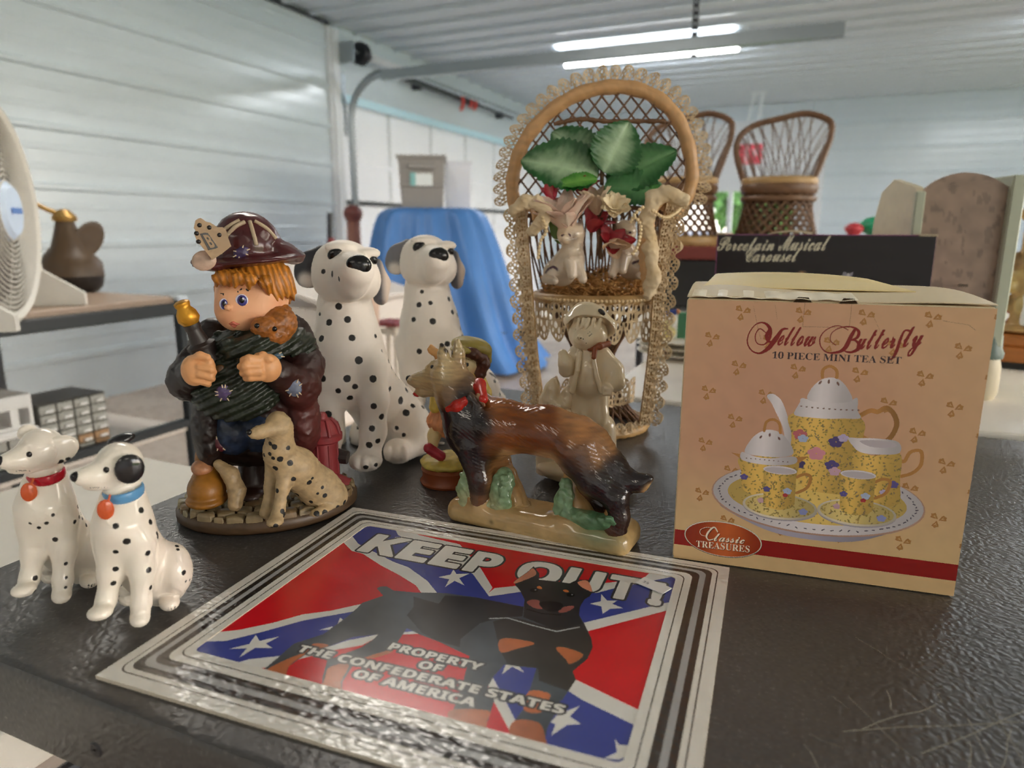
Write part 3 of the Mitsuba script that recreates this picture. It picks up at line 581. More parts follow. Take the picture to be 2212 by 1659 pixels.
BOLD = lambda s: fancy(s, 0x1D5D4, 0x1D5EE, 0x1D7EC)
for ch, x0, x1 in LET:
    g = glyphs(BOLD(ch) if ch != '!' else ch, fat=0.035 if ch != '!' else 0.06)
    b = g.bounds; big.append(affinity.affine_transform(g, [(x1 - x0) / (b[2] - b[0]), 0, 0, 31 / (b[3] - b[1]), x0 - b[0] * (x1 - x0) / (b[2] - b[0]), -68 - b[1] * 31 / (b[3] - b[1])]))
pic.ink('letter_outline', unary_union(big).buffer(1.6), '38363a', None, 'dark outline round the big letters')
for g in big: pic.ink('letter', g, 'e6e3dd')
dogfur = lambda v, c: c * (0.55 + 0.9 * meshkit.fbm(np.c_[v * 0.06, v[:, :1] * 0], 3, 9))[:, None] + 0.012
dg = Polygon(SG['dog']).buffer(0)
pic.ink('dog_picture', dg, '3c444c', dogfur, 'printed black and tan dog')
for k in ('dark1', 'chest', 'head'): pic.ink('dog_picture', Polygon(SG[k]).buffer(0).buffer(1).buffer(-1), '1d1b1f' if k != 'chest' else '2b2624', dogfur)
for k in ('or1', 'or2', 'or3', 'or4', 'or5', 'or6', 'or7', 'or8'): pic.ink('tan_patch', blob(SG[k], 4), 'b5653a', dogfur)
for k in ('earL', 'earR'): pic.ink('tan_patch', blob(SG[k], 4), 'd58a6c', dogfur)
for k in ('muzL', 'muzR'): pic.ink('tan_patch', blob(SG[k], 4), '96524a', dogfur)
for k in ('browL', 'browR'): pic.ink('tan_patch', blob(SG[k], 4), 'c77440')
pic.ink('dog_picture', blob(SG['nose'], 4), '121117')
for x, y in ((186.5, -76.4), (210.4, -73.7)):
    pic.ink('dog_picture', Point(x, y).buffer(2.6), '0d0c0e'); pic.ink('dog_picture', Point(x + 0.8, y + 0.7).buffer(0.6), '9a9aa2')
pic.ink('dog_picture', LineString([(190, -100), (200, -101.5), (211, -99)]).buffer(0.5), '0d0c0e')
pic.ink('dog_picture', LineString([(172, -118), (182, -113.5), (200, -116), (214, -117), (225, -108)]).buffer(0.45), 'b9bcc0')
lines = [fit(glyphs(BOLD(s), fat=0.03), a, b, h) for s, a, b, h in (('PROPERTY', (130.2, -166.8), (186.6, -166.7), 6.2), ('OF', (153.5, -175.9), (167.2, -175.5), 6.2), ('THE CONFEDERATE STATES', (83.5, -186.4), (237.4, -183.9), 6.2), ('OF AMERICA', (125.2, -194.8), (194.8, -194.4), 6.2))]
pic.ink('letter_outline', unary_union(lines).buffer(1.3), '3a3a3e')
for g in lines: pic.ink('lettering', g, 'e6e3dd')
pic.lay(sg, 'print_film', 0.0016)
fr = Sheet(SO, ex, ey)
for d0, d1, c, nm in ((0, 7, 'dedbd4', 'mat'), (7, 7.8, '2a2522', 'mat_line'), (7.8, 10.9, 'dedbd4', 'mat'), (10.9, 14.9, '1d1815', 'mat_band'), (14.9, 18.8, '9fa0a2', 'mat_band'), (18.8, 23.5, '1d1815', 'mat_band'), (23.5, 28.2, 'dedbd4', 'mat'), (28.2, 28.9, '2a2522', 'mat_line'), (28.9, 34, 'dedbd4', 'mat')):
    fr.ink(nm, ring(d0).difference(inner if d1 == 34 else ring(d1)), c)
fr.lay(sg, 'print_foil', 0.0022)
mat('card_edge', 'c9bfae', 0.7)
core = moved(flat(sbox(0, Hh, W, 0).difference(inner), 0, 2.0), (0, 0, 0)); core.apply_scale(0.001)
add('board', moved(core, SO + [0, 0, 0.0021], x=ex, y=ey, z=(0, 0, 1)), 'card_edge', sg, label='grey card edge of the mat')
back = flat(sbox(2, Hh + 2, W - 2, -2), 0, 1.2); back.apply_scale(0.001)
add('backing', moved(back, SO + [0, 0, 0.0013], x=ex, y=ey, z=(0, 0, 1)), 'card_edge', sg)
tg = thing('price_tag', 'small white tag reading 35 on the upper right of the sign picture', 'price tag')
tp = Polygon([[246.9, -45], [251.1, -35.7], [270.5, -44.2], [266, -53.3]])
sh = Sheet(SO, ex, ey); sh.ink('slip', tp, 'ece9e6'); sh.ink('numerals', fit(glyphs(BOLD('35')), (250.6, -43.0), (255.0, -44.9), 2.6).buffer(-0.02), '55565e'); sh.ink('rule', LineString([(248.6, -46.6), (266.2, -54.2)]).buffer(0.15).intersection(tp), '8a8a92')
sh.lay(tg, 'finish_satin', 0.0029)
tm = flat(tp, 0, 0.5); tm.apply_scale(0.001); add('paper', moved(tm, SO + [0, 0, 0.00285], x=ex, y=ey, z=(0, 0, 1)), 'lamp_white', tg)
# ---------------------------------------------------------------- tea set carton
BO = np.array([-0.07982, 0.46870, TZ]); bxv = np.array([0.99411, 0.10841, 0]); bn = np.array([-0.10841, 0.99411, 0])   # front lower left corner, along the front, into the box
mat('carton', blend((0.60, 0.48, 0.30), (0.68, 0.57, 0.38), 60), 0.38)
mat('carton_yellow', blend((0.72, 0.55, 0.22), (0.76, 0.62, 0.34), 25), 0.4)
mat('tape', 'f3e6cc', 0.14, spec=0.7, coat=0.6, bump=lambda p, n, uv: mikit.noise(p.x * 120, p.y * 300, 0), bscale=0.0008)
mat('slot', '3a2c20', 0.8)
tea = thing('tea_set_carton', 'cream cardboard carton printed Yellow Butterfly with a picture of a tea set', 'box')
BW, BD, BHt = 0.1782, 0.155, 0.1868
def inbox(m): return moved(m, BO, x=bxv, y=bn, z=(0, 0, 1))
add('carton_body', inbox(bx(0, BW, 0.0, BD, 0.0004, BHt, 0.0018)), 'carton', tea)
def sheetmesh(f, nx, ny):
    u, w = np.meshgrid(np.linspace(0, 1, nx), np.linspace(0, 1, ny)); v = f(u.ravel(), w.ravel()); i, j = np.meshgrid(np.arange(nx - 1), np.arange(ny - 1)); a = (j * nx + i).ravel()
    return mesh(v, np.vstack([np.stack([a, a + 1, a + nx + 1], 1), np.stack([a, a + nx + 1, a + nx], 1)]))
def thick(m, d=0.0006):
    n = m.vertex_normals; v = np.vstack([m.vertices, m.vertices - n * d]); N = len(m.vertices); f = np.vstack([m.faces, m.faces[:, ::-1] + N])
    e = m.edges_unique[np.bincount(m.edges_unique_inverse) == 1] if False else m.edges[trimesh.grouping.group_rows(m.edges_sorted, require_count=1)]
    return mesh(v, np.vstack([f, np.stack([e[:, 1], e[:, 0], e[:, 0] + N], 1), np.stack([e[:, 1], e[:, 0] + N, e[:, 1] + N], 1)]))
add('top_flap', inbox(thick(sheetmesh(lambda u, w: np.c_[u * BW, 0.002 + w * (BD - 0.012), BHt + 0.0012 + 0.0035 * np.sin(np.pi * w) * (1 - 0.4 * u) + 0.0008 * np.sin(u * 9)], 20, 12))), 'carton', tea, smooth=40)
add('tuck_flap', inbox(thick(sheetmesh(lambda u, w: np.c_[0.014 + u * 0.125 - 0.012 * (1 - w) * (0.5 - u), 0.05 + w * 0.095, BHt + 0.0045 + 0.006 * w * np.sin(np.pi * (0.15 + 0.85 * u)) ** 0.6], 16, 10))), 'carton_yellow', tea, smooth=40, label='yellow printed flap lifting at the back')
add('tape', inbox(thick(sheetmesh(lambda u, w: np.c_[0.003 + u * 0.10, -0.0006 + w * 0.03, BHt + 0.0016 + 0.0035 * np.sin(np.pi * w * 0.2) + 0.0004 * np.sin(u * 40)], 40, 5), 0.0002)), 'tape', tea, smooth=40, label='glossy clear tape along the front edge')
for x0, x1 in ((0.0655, 0.0765), (0.092, 0.103)):
    add('slot', inbox(mesh([[x0, -0.0006, BHt - 0.0004], [x1, -0.0006, BHt - 0.0002], [x1 - 0.002, 0.002, BHt + 0.0026], [x0 + 0.003, 0.002, BHt + 0.0028]], [[0, 1, 2], [0, 2, 3]])), 'slot', tea, label='dark gap of the tuck slot')
fp = Sheet(BO, bxv, np.array([0, 0, 1.0])); fp.clip = sbox(0.8, 0.8, 177.6, 186.2)
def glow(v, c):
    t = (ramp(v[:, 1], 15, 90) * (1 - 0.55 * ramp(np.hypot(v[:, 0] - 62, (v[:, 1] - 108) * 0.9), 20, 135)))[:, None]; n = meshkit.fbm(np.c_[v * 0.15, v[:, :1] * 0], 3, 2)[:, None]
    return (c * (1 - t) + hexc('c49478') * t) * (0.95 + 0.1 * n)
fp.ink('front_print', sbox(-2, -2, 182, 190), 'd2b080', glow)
fp.ink('crease', unary_union([LineString([(72.5, 186), (72.5, 171), (99.5, 171.5), (99.5, 186)]).buffer(0.12), LineString([(42, 183), (46, 168), (48, 162)]).buffer(0.08), LineString([(55, 184), (57, 175)]).buffer(0.07), LineString([(112, 180), (118, 168)]).buffer(0.07), LineString([(150, 178), (164, 176), (168, 173)]).buffer(0.1)]), '8d6a4c', kind='stuff', label='creases and scuffs in the card')
leaf = Polygon([(0, -0.2), (2.0, 3.6), (1.0, 4.0), (0, 4.9), (-0.9, 4.0), (-2.0, 3.7), (-1.7, 2.4)]).buffer(0.15)
slit = LineString([(0, 1.4), (0, 2.8)]).buffer(0.13).union(LineString([(-0.7, 3.0), (0, 1.8), (0.7, 3.0)]).buffer(0.1))
lf = leaf.difference(slit)
def motif(x, y):
    return unary_union([affinity.translate(affinity.rotate(affinity.scale(lf, 0.95, 0.95, origin=(0, 0)), a, origin=(0, 0)), x + dx, y + dy) for a, dx, dy in ((52, -0.2, 0.9), (-62, 0.9, -0.1), (172, -0.5, -0.9))])
for j in range(10):
    for i in range(6):
        x, y = 35.4 + 36.3 * i - (18.15 if j % 2 else 0), 178.8 - 18.2 * j
        if y > 20 and -4 < x < 182: fp.ink('motif', motif(x, y), 'a8753c')
fp.ink('band', sbox(-2, 11.4, 182, 22.8), '8c1510', label='dark red band along the foot')
ink = '7a1712'
def word(s, a, b, h, fat=0.0, sl=0.0): return fit(glyphs(SCRIPT(s), fat=fat), a, b, h, sl)
def stroke(pts, ws):
    q = spline(pts, 10); w = np.interp(np.linspace(0, 1, len(q)), np.linspace(0, 1, len(ws)), ws); d = np.gradient(q, axis=0); n = np.c_[-d[:, 1], d[:, 0]] / (np.linalg.norm(d, axis=1, keepdims=True) + 1e-9)
    return Polygon(np.vstack([q + n * w[:, None], (q - n * w[:, None])[::-1]])).buffer(0.02)
Y = [stroke([(52, 165), (47, 168.5), (44.5, 164), (46, 159), (50.5, 158.5), (53.5, 163), (53, 169), (49, 172.5), (44, 171), (40.5, 165), (40, 159), (43, 154), (48, 152.5), (53, 156), (57.5, 163), (60.5, 168.5), (64, 169.3)], [.3, .35, .3, .3, .4, .8, 1.1, .6, .3, .35, .4, .4, .6, 1.4, 1.5, .8, .45]),
     stroke([(53, 168.5), (51.5, 164), (53, 160.5), (56, 161)], [.9, 1.2, .8, .3])]
B = [stroke([(99, 170), (93, 172.5), (87, 170), (83.5, 165), (84.2, 159), (88.5, 155.2), (95, 156), (98.5, 159), (101, 166), (103, 171)], [.25, .3, .3, .35, .35, .4, .9, 1.3, 1.2, .8]),
     stroke([(93, 160), (89.5, 163), (90, 168), (95, 171.5), (101, 172), (105, 169.5), (104.5, 165.5), (100.5, 163.5)], [.2, .25, .25, .3, .5, .9, .9, .3]),
     stroke([(100, 163.8), (104, 163.5), (106.3, 160.5), (105.5, 158), (101.5, 156), (97.5, 157)], [.3, .6, 1.1, 1.1, .7, .3])]
fp.ink('title', unary_union(Y + B + [word('ellow', (58.0, 158.6), (80.2, 158.8), 14.5, 0.022, 0.2), word('utter', (104.5, 158.2), (126, 160.2), 14.5, 0.022, 0.2), word('ly', (130.3, 161), (140.6, 162.3), 14.5, 0.022, 0.2),
    stroke([(133.5, 171), (130.5, 171), (128.8, 166), (127.3, 158), (125.5, 153.5), (123.5, 153)], [.7, .5, .8, 1.0, .6, .5])]), ink, label='dark red script lettering')
fp.ink('subtitle', fit(glyphs(SERIF('10 PIECE MINI TEA SET')), (55.9, 149.6), (130.7, 150.4), 4.6), '2c1620', label='dark serif lettering')
# the pictured tea set
E = lambda x, y, rx, ry, n=48: Polygon([(x + rx * math.cos(a), y + ry * math.sin(a)) for a in np.linspace(0, 2 * math.pi, n, endpoint=False)])
def china(x0, x1, hi=0.35):
    def fn(v, c):
        t = np.clip((v[:, 0] - x0) / (x1 - x0), 0, 1)[:, None]; k = 0.62 + 0.5 * np.exp(-((t - hi) / 0.3) ** 2); return np.clip(c * k, 0, 1)
    return fn
GOLD, YEL, WHT = 'b07a3e', 'dcb45c', 'd9d0d2'
def gold(pts, w=1.5, n=6): return LineString(spline(pts, n)).buffer(w)
pale = china(24, 155, 0.5)
fp.ink('plate', E(89.5, 49.5, 60, 18).union(blob([(30, 45), (60, 31), (90, 27.5), (120, 31), (149, 47), (120, 40), (60, 40)])), 'a49cab', china(30, 150, .4), 'picture of the tea set on its plate')
fp.ink('plate', E(89.5, 55.5, 65.6, 24.5), WHT, pale)
fp.ink('plate_edge', E(89.5, 55.5, 65.6, 24.5).difference(E(89.5, 55.9, 64.6, 23.7)), 'b08a78')
fp.ink('plate', E(89.5, 56.5, 55, 17.5), 'd8b866', china(30, 150, .5))
gp = np.random.default_rng(5)
dash = [LineString([(89.5 + 60.3 * math.cos(a), 56 + 21 * math.sin(a)), (89.5 + (60.3 + gp.uniform(-1, 1.6)) * math.cos(a + .02), 56 + (21 + gp.uniform(-1, 1)) * math.sin(a + .02))]).buffer(0.35) for a in np.linspace(0, 6.28, 70)]
fp.ink('plate_dots', unary_union(dash), '4a4050', kind='stuff')
def sprig(region, n, seed, cols=('8f7d3c', '8f7d3c', '7d6a52', 'a98a4a')):
    g = np.random.default_rng(seed); x0, y0, x1, y1 = region.bounds; k = {}
    for _ in range(n):
        x, y = g.uniform(x0, x1), g.uniform(y0, y1)
        lat = math.cos((x * 0.9 + y * 0.5) * 0.55) * math.cos((x * 0.9 - y * 0.5) * 0.55)
        if abs(lat) > 0.45: continue
        k.setdefault(cols[int(g.integers(len(cols)))], []).append(affinity.rotate(E(x, y, 0.75, 0.38, 8), g.uniform(0, 180)))
    for c, q in k.items(): fp.ink('sprig', unary_union(q).intersection(region), c, kind='stuff')
def flower(x, y, s, c): fp.ink('blossom', unary_union([E(x + s * .6 * math.cos(a), y + s * .5 * math.sin(a), s * .55, s * .42, 10) for a in (0.3, 1.6, 2.9, 4.2, 5.3)]), c)
sprig(E(89.5, 56, 53, 16.5), 500, 4)
# teapot
fp.ink('teapot_spout', blob([(54.6, 124.2), (57, 126), (60.5, 125), (65.5, 119), (73, 98), (74, 88), (70, 90), (66, 104), (61.5, 113), (58, 119.5)]), WHT, china(54, 76))
fp.ink('gilding', gold([(111.7, 116), (117, 119.5), (121, 119), (126, 122), (131, 117), (132.5, 110), (128.5, 101), (120, 99), (112, 103)]), GOLD, china(110, 134))
pot = blob([(71.5, 114), (71.8, 100), (73, 88), (76, 75), (82, 64), (98, 61.5), (113, 65), (112.5, 90), (112, 114)]).union(sbox(72, 90, 112, 116))
fp.ink('teapot', pot, YEL, china(70, 113)); sprig(pot, 900, 1)
for x, y, s, c in ((77, 100, 4, 'b9606a'), (79, 97.5, 3, 'a9b4cf'), (99, 97, 4.2, '4d3f72'), (103, 100, 3, 'b9a9c9'), (88, 88, 5, 'd28a96'), (98, 81, 4, '50447c'), (100, 77, 3.4, 'c8a0b0'), (78, 80, 3.6, '493c66')): flower(x, y, s, c)
fp.ink('teapot_rim', blob([(72.5, 113), (74, 119), (75, 121.5), (76, 124.5), (82, 123.5), (92, 122.5), (103, 124), (108.5, 127), (109.5, 119), (111.5, 114), (102, 113), (92, 112), (82, 112)]), WHT, china(72, 112))
fp.ink('teapot_lid', blob([(79.5, 124), (81, 131), (86, 137), (92, 139.2), (98, 137.5), (103.5, 131), (105.5, 125), (98, 123), (88, 122.5)]), WHT, china(78, 106))
fp.ink('gilding', gold([(87, 139), (87, 144), (90.7, 146.5), (94.8, 144), (95.4, 139.5)], 1.0), GOLD)
fp.ink('lid_hole', unary_union([affinity.rotate(E(x, y, 0.7, 1.5, 8), r) for x, y, r in ((86, 135.5, -35), (91, 136.5, 0), (96.5, 135.5, 30))] + [E(76 + i * 3.4, 118.6 + 0.02 * (i - 5) ** 2, .7, .45, 8) for i in range(11)]), '77584e', kind='stuff')
# sugar bowl
fp.ink('gilding', Polygon([(35, 83.4), (43, 82.6), (42.5, 79)]).union(Polygon([(74, 84), (83.4, 85.6), (75.5, 77.6)])), GOLD)
sb_ = blob([(42, 81), (42.5, 70), (45, 57.5), (58, 54), (74, 58), (76.5, 70), (75.5, 82)]); fp.ink('sugar_bowl', sb_, YEL, china(41, 77)); sprig(sb_, 350, 2); flower(44.5, 67, 2.4, '5a4e8c'); flower(72, 69, 2.5, '54487c')
fp.ink('sugar_rim', blob([(41.8, 84.5), (50, 82.2), (60, 81.8), (75, 84.5), (75.2, 79.5), (60, 77), (43, 78.6)]), WHT, china(41, 77))
fp.ink('sugar_lid', blob([(43.8, 84.3), (45.5, 91), (50, 97.5), (57, 101.5), (65, 100), (71, 94), (74, 86.5), (66, 83.2), (52, 82.8)]), WHT, china(43, 75)); fp.ink('gilding', gold([(54.8, 100.5), (55.7, 106.5), (59.5, 108.7), (63.6, 106.5), (65, 100)], 0.9), GOLD)
fp.ink('lid_hole', unary_union([affinity.rotate(E(x, y, 0.7, 1.3, 8), r) for x, y, r in ((53, 96, -30), (58.5, 98, 0), (64.5, 96, 30))] + [E(45 + i * 2.9, 80.4, .5, .35, 8) for i in range(10)]), '6a4a44', kind='stuff')
# creamer
fp.ink('gilding', gold([(137, 89), (139.5, 88), (142.3, 94.5), (148, 95.5), (149, 87), (145, 81), (139, 78)], 1.1), GOLD)
cr = blob([(110, 92), (111, 78), (114, 66), (124, 57), (139, 59), (138.5, 75), (136.5, 93), (122, 90)]); fp.ink('creamer', cr, YEL, china(109, 140)); sprig(cr, 350, 3); flower(135, 72, 2.8, '5a4e8c'); flower(130, 66, 2.2, 'b9a9c9')
fp.ink('creamer_rim', blob([(105.8, 100.3), (112, 100.8), (122, 101.5), (134.5, 100.5), (136, 93.2), (124, 91), (114, 91.6), (109, 95.5)]), WHT, china(105, 137)); fp.ink('creamer_mouth', blob([(113, 99.2), (122, 100.4), (133, 99.5), (132.5, 96.5), (122, 95.6), (116, 96.8)]), 'b9adb2')
for x0, s, (sx, sy), (hx, hy) in ((56.5, 0, (68.5, 48.6), (80, 65)), (103.8, 1, (115.6, 50.2), (127, 67))):
    fp.ink('saucer', E(sx, sy - 0.9, 23.6, 9.3), 'a79da6'); fp.ink('saucer', E(sx, sy, 23.6, 9.2), 'dccfb8', china(sx - 24, sx + 24)); fp.ink('saucer', E(sx, sy + .2, 22, 8), 'd8c07a', china(sx - 24, sx + 24)); sprig(E(sx, sy, 21.5, 7.6), 300, 7 + s)
    flower(sx + 15, sy - 2, 2.6, '8a8fc0'); flower(sx - 12, sy + 3, 2.2, 'c9a0aa')
    fp.ink('gilding', gold([(hx - 2.5, hy + 5.5), (hx + 2, hy + 8), (hx + 6, hy + 6.5), (hx + 4.5, hy - 1), (hx - 1.5, hy - 5.5)], 1.0), GOLD)
    cx = x0 + 10.5; dy = 2.2 * s; cup = Polygon([(x0, 74 + dy), (x0 + 1.6, 50 + dy), (x0 + 4, 47 + dy), (cx + 1, 46 + dy), (x0 + 19, 48 + dy), (x0 + 21.3, 51 + dy), (x0 + 20.6, 74 + dy)])
    fp.ink('cup', cup, YEL, china(x0, x0 + 21)); sprig(cup, 330, 11 + s); flower(x0 + 3, 60 + dy, 2.2, '5a4e8c'); flower(x0 + 16, 60 + dy, 2.6, 'aab4cf'); flower(x0 + 15, 57 + dy, 1.6, 'a8343a')
    fp.ink('cup_mouth', E(cx - .2, 74.2 + dy, 10.5, 2.9), WHT); fp.ink('cup_mouth', E(cx - .2, 73.9 + dy, 9.6, 2.2), 'bdb2b6')
fp.ink('logo_rim', affinity.rotate(E(33.5, 19.6, 26.2, 13.3), -2), '5a4a40'); fp.ink('logo_rim', affinity.rotate(E(33.5, 19.8, 26.0, 13.0), -2), 'cfc4b4')
fp.ink('logo', affinity.rotate(E(33.5, 19.6, 25.3, 12.4), -2), '8d2812', lambda v, c: c + (hexc('c4602c') - c) * np.exp(-((v[:, :1] - 36) / 13) ** 2) * 0.9, 'oval orange brown badge')
lg = unary_union([stroke([(30, 24.5), (27.5, 27.8), (24.5, 25), (22.6, 20.5), (24.3, 17.8), (27.5, 19)], [.35, .5, .6, .6, .4, .2]), stroke([(27, 27), (22, 27), (18.2, 24.5), (18.6, 21.3), (22, 20.2)], [.15, .15, .15, .15, .1]), word('lassic', (27.6, 17.7), (48, 18.3), 7.0, 0.01, 0.1)])
fp.ink('logo_shadow', affinity.translate(lg, .35, -.35).union(affinity.translate(fit(glyphs(SERIF('TREASURES')), (16, 11.5), (52, 12.4), 5.0), .35, -.3)), '4a140c')
fp.ink('logo_lettering', lg.union(fit(glyphs(SERIF('TREASURES')), (16, 11.5), (52, 12.4), 5.0)), 'f0dcc4')
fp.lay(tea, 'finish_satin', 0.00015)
# ---------------------------------------------------------------- musical carousel carton behind it
s = Stand(1755, 860)
car = thing('carousel_carton', 'dark carton printed Porcelain Musical Carousel behind the tea set carton', 'box')
CO = s.at(1526, 860); CO[2] = TZ; cw = s.at(1978, 860)
cx_ = s.r; cn = s.n; cw = float((cw - CO) @ cx_); ch_ = float(s.at(1755, 507)[2] - TZ)
mat('carton_dark', '1b171c', 0.35); mat('carton_plum', '6a2a58', 0.45); mat('carton_wear', 'b3a48c', 0.7)
def incar(m): return moved(m, CO, x=cx_, y=cn, z=(0, 0, 1))
add('carton_body', incar(bx(0, cw, 0.0, 0.09, 0, ch_, 0.0015)), 'carton_plum', car)
add('top_flap', incar(thick(sheetmesh(lambda u, w: np.c_[0.07 + u * 0.055, w * 0.08, ch_ + 0.001 + 0.003 * np.sin(np.pi * u) + w * 0.002], 10, 6))), 'carton_wear', car, smooth=40)
add('worn_edge', incar(cat_([bx(-0.001, 0.012, -0.0006, 0.085, ch_ - 0.001, ch_ + 0.002, 0.0008), bx(cw - 0.02, cw + 0.001, -0.0006, 0.085, ch_ - 0.002, ch_ + 0.001, 0.0008)])), 'carton_wear', car, kind='stuff')
def at2(px, py): q = s.at(px, py) - CO; return [float(q @ cx_) * 1000, float(q[2]) * 1000]
cp_ = Sheet(CO, cx_, np.array([0, 0, 1.0])); w_, h_ = cw * 1000, ch_ * 1000
cp_.ink('front_print', sbox(2.2, 0, w_ - 0.4, h_ - 1.2), '1c181d', lambda v, c: c * (0.75 + 0.6 * meshkit.fbm(np.c_[v * [0.01, 0.1], v[:, :1] * 0], 3, 8))[:, None] + 0.004)
cp_.ink('crease', unary_union([LineString([(84, h_ - 1), (84, h_ - 22)]).buffer(.2), LineString([(125, h_ - 1), (124, h_ - 24)]).buffer(.25)]), '5a5156', kind='stuff')
cp_.ink('lettering', unary_union([fit(glyphs(SCRIPT('Porcelain'), fat=0.012), at2(1548, 541), at2(1670, 541), at2(0, 521)[1] - at2(0, 541)[1], 0.2), fit(glyphs(SCRIPT('Musical'), fat=0.012), at2(1680, 541), at2(1786, 541), at2(0, 519)[1] - at2(0, 541)[1], 0.2),
    fit(glyphs(SCRIPT('Carousel'), fat=0.012), at2(1607, 565), at2(1722, 565), at2(0, 545)[1] - at2(0, 565)[1], 0.2)]), 'd8cfb8', label='cream script lettering')
c1 = at2(1732, 598); cp_.ink('ring_picture', Point(c1).buffer(8.2).difference(Point(c1).buffer(7.2)), '8a6a50'); cp_.ink('ring_picture', Point(c1[0], c1[1] + 4.5).buffer(2.4), 'a8835e')
c2 = at2(1830, 596); cp_.ink('horse_picture', blob([(c2[0] - 6, c2[1] - 8), (c2[0] - 5, c2[1] + 5), (c2[0] + 1, c2[1] + 3), (c2[0] + 7, c2[1] + 5), (c2[0] + 5, c2[1] - 3), (c2[0] + 6, c2[1] - 9)]), '8f8a96'); cp_.ink('horse_picture', blob([(c2[0] - 2, c2[1] - 8), (c2[0], c2[1] + 3), (c2[0] + 3, c2[1] + 1), (c2[0] + 3, c2[1] - 9)]), 'd5cfd0')
cp_.lay(car, 'finish_satin', 0.00015)
# ================================================================ the figurines
painted('dog_matte', 0.5)
mat('nose_black', '0c0b0d', 0.18, coat=0.5); mat('foam_white', 'efe9dd', 0.6); mat('felt', '181518', 0.9)
mat('eye_black', '0b090a', 0.15, coat=0.8)
def dalmatian(label, px, py, sc, dx, spotlist, seed, far=False):
    """A seated spotted dog, head up, sketched about (790, 1010)."""
    F = Fig(px, py); t = thing('dalmatian_figurine', label, 'figurine', 'large seated Dalmatian figurines')
    X = lambda x: px + (x - 790) * sc; Yy = lambda y: py + (y - 1010) * sc
    def bl(c, x, y, d, rx, ry, rd, **k): F.blob(c, X(x), Yy(y), d, rx * sc, ry * sc, rd * sc, **{a: (b * sc if a == 'k' else b) for a, b in k.items()})
    def li(c, pts, k=None, col=0): F.limb(c, [(X(a), Yy(b), d, r * sc) for a, b, d, r in pts], None if k is None else k * sc, col)
    c = F.clay()
    # trunk and neck
    li(c, [(752, 735, 4, 66), (765, 800, 8, 68), (835, 885, 52, 66), (868, 925, 66, 58)], 30)
    li(c, [(742, 770, -6, 60), (738, 815, -8, 58)], 30)
    li(c, [(738, 600, 4, 40), (745, 660, 6, 50), (752, 735, 4, 64)], 26)
    # front legs
    li(c, [(800, 790, -18, 34), (808, 860, -26, 28), (806, 930, -28, 25), (798, 975, -28, 24)], 16)
    li(c, [(700, 800, -10, 36), (708, 870, -16, 30), (712, 935, -18, 26), (708, 980, -18, 25)], 16)
    for x, d in ((790, -38), (700, -28)):
        bl(c, x, 993, d, 34, 21, 34, k=10)
        for e in (-18, 0, 18): bl(c, x + e, 997, d - 11 - (4 if e == 0 else 0), 11, 15, 16, k=3)
    # hind quarters
    bl(c, 885, 925, 34, 52, 66, 60, k=24); bl(c, 800, 940, 92, 50, 56, 54, k=20)
    li(c, [(925, 945, 40, 26), (905, 955, 18, 25), (868, 975, -2, 23)], 12)
    bl(c, 858, 972, -8, 30, 27, 32, k=10)
    for e in (-17, 1, 18): bl(c, 856 + e, 978, -20, 10, 17, 12, k=3)
    li(c, [(905, 965, 80, 22), (935, 968, 70, 16), (955, 960, 62, 9)], 10)
    # head
    bl(c, 742, 575, -2, 62, 54, 60, k=16); bl(c, 716, 600, -14, 38, 42, 40, k=14); bl(c, 786, 602, -10, 34, 42, 38, k=14)
    li(c, [(757, 585, -28, 40), (772, 583, -62, 31)], 14); li(c, [(752, 612, -28, 36), (764, 612, -54, 25)], 14)
    bl(c, 735, 532, -22, 30, 12, 18, k=10); bl(c, 795, 545, -20, 24, 12, 16, k=10)
    m = c.build(0.0016, floor=TZ + 0.0004); v = m.vertices
    pts = [(F.front(v, X(x), Yy(y)), r * sc * F.m) for x, y, r in spotlist]
    g = np.random.default_rng(seed); back = v[((v - F.o) @ F.n > 0.02)]
    pts += [(back[i], 0.0028) for i in g.integers(0, len(back), 26)]
    z = v[:, 2] - TZ; col = np.tile(hexc('eee5da'), (len(v), 1)) * (0.93 + 0.07 * meshkit.fbm(v * 60, 3)[:, None])
    pink = (meshkit.fbm(v * 35, 2, 3)[:, None] > 0.5) * 0.12; col = col * (1 - pink) + hexc('e6c9b8') * pink
    mz = np.linalg.norm(v - F.A(X(764), Yy(618), -45), axis=1); col = col + (hexc('8f8078') - col) * (0.55 * np.exp(-(mz / (30 * sc * F.m)) ** 2))[:, None]
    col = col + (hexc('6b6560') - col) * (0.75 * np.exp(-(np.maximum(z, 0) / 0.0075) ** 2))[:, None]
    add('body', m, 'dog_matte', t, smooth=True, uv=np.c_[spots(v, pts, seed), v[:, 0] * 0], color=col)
    c = F.clay(); bl(c, 775, 571, -70, 23, 19, 14); bl(c, 777, 588, -68, 16, 14, 14, k=8); add('nose', c.build(0.0012), 'nose_black', t, smooth=True, label='black nose')
    for x, y, d, tl in ((729, 546, -29, 20), (805, 556, -24, -62)):
        c = F.clay(); bl(c, x, y, d + 2, 20 if x < 780 else 13, 13 if x < 780 else 8, 9, tilt=tl); k = add('eye', c.build(0.001), 'eye_black', t, smooth=True, label='black painted eye')
    ear = 'ear_dark' if not far else 'ear_grey'
    c = F.clay(); li(c, [(696, 545, 2, 16), (674, 566, 2, 22), (668, 592, 0, 23)], 10); bl(c, 670, 580, 0, 30, 36, 9, k=10, tilt=-28); bl(c, 664, 606, -4, 19, 12, 8, k=6)
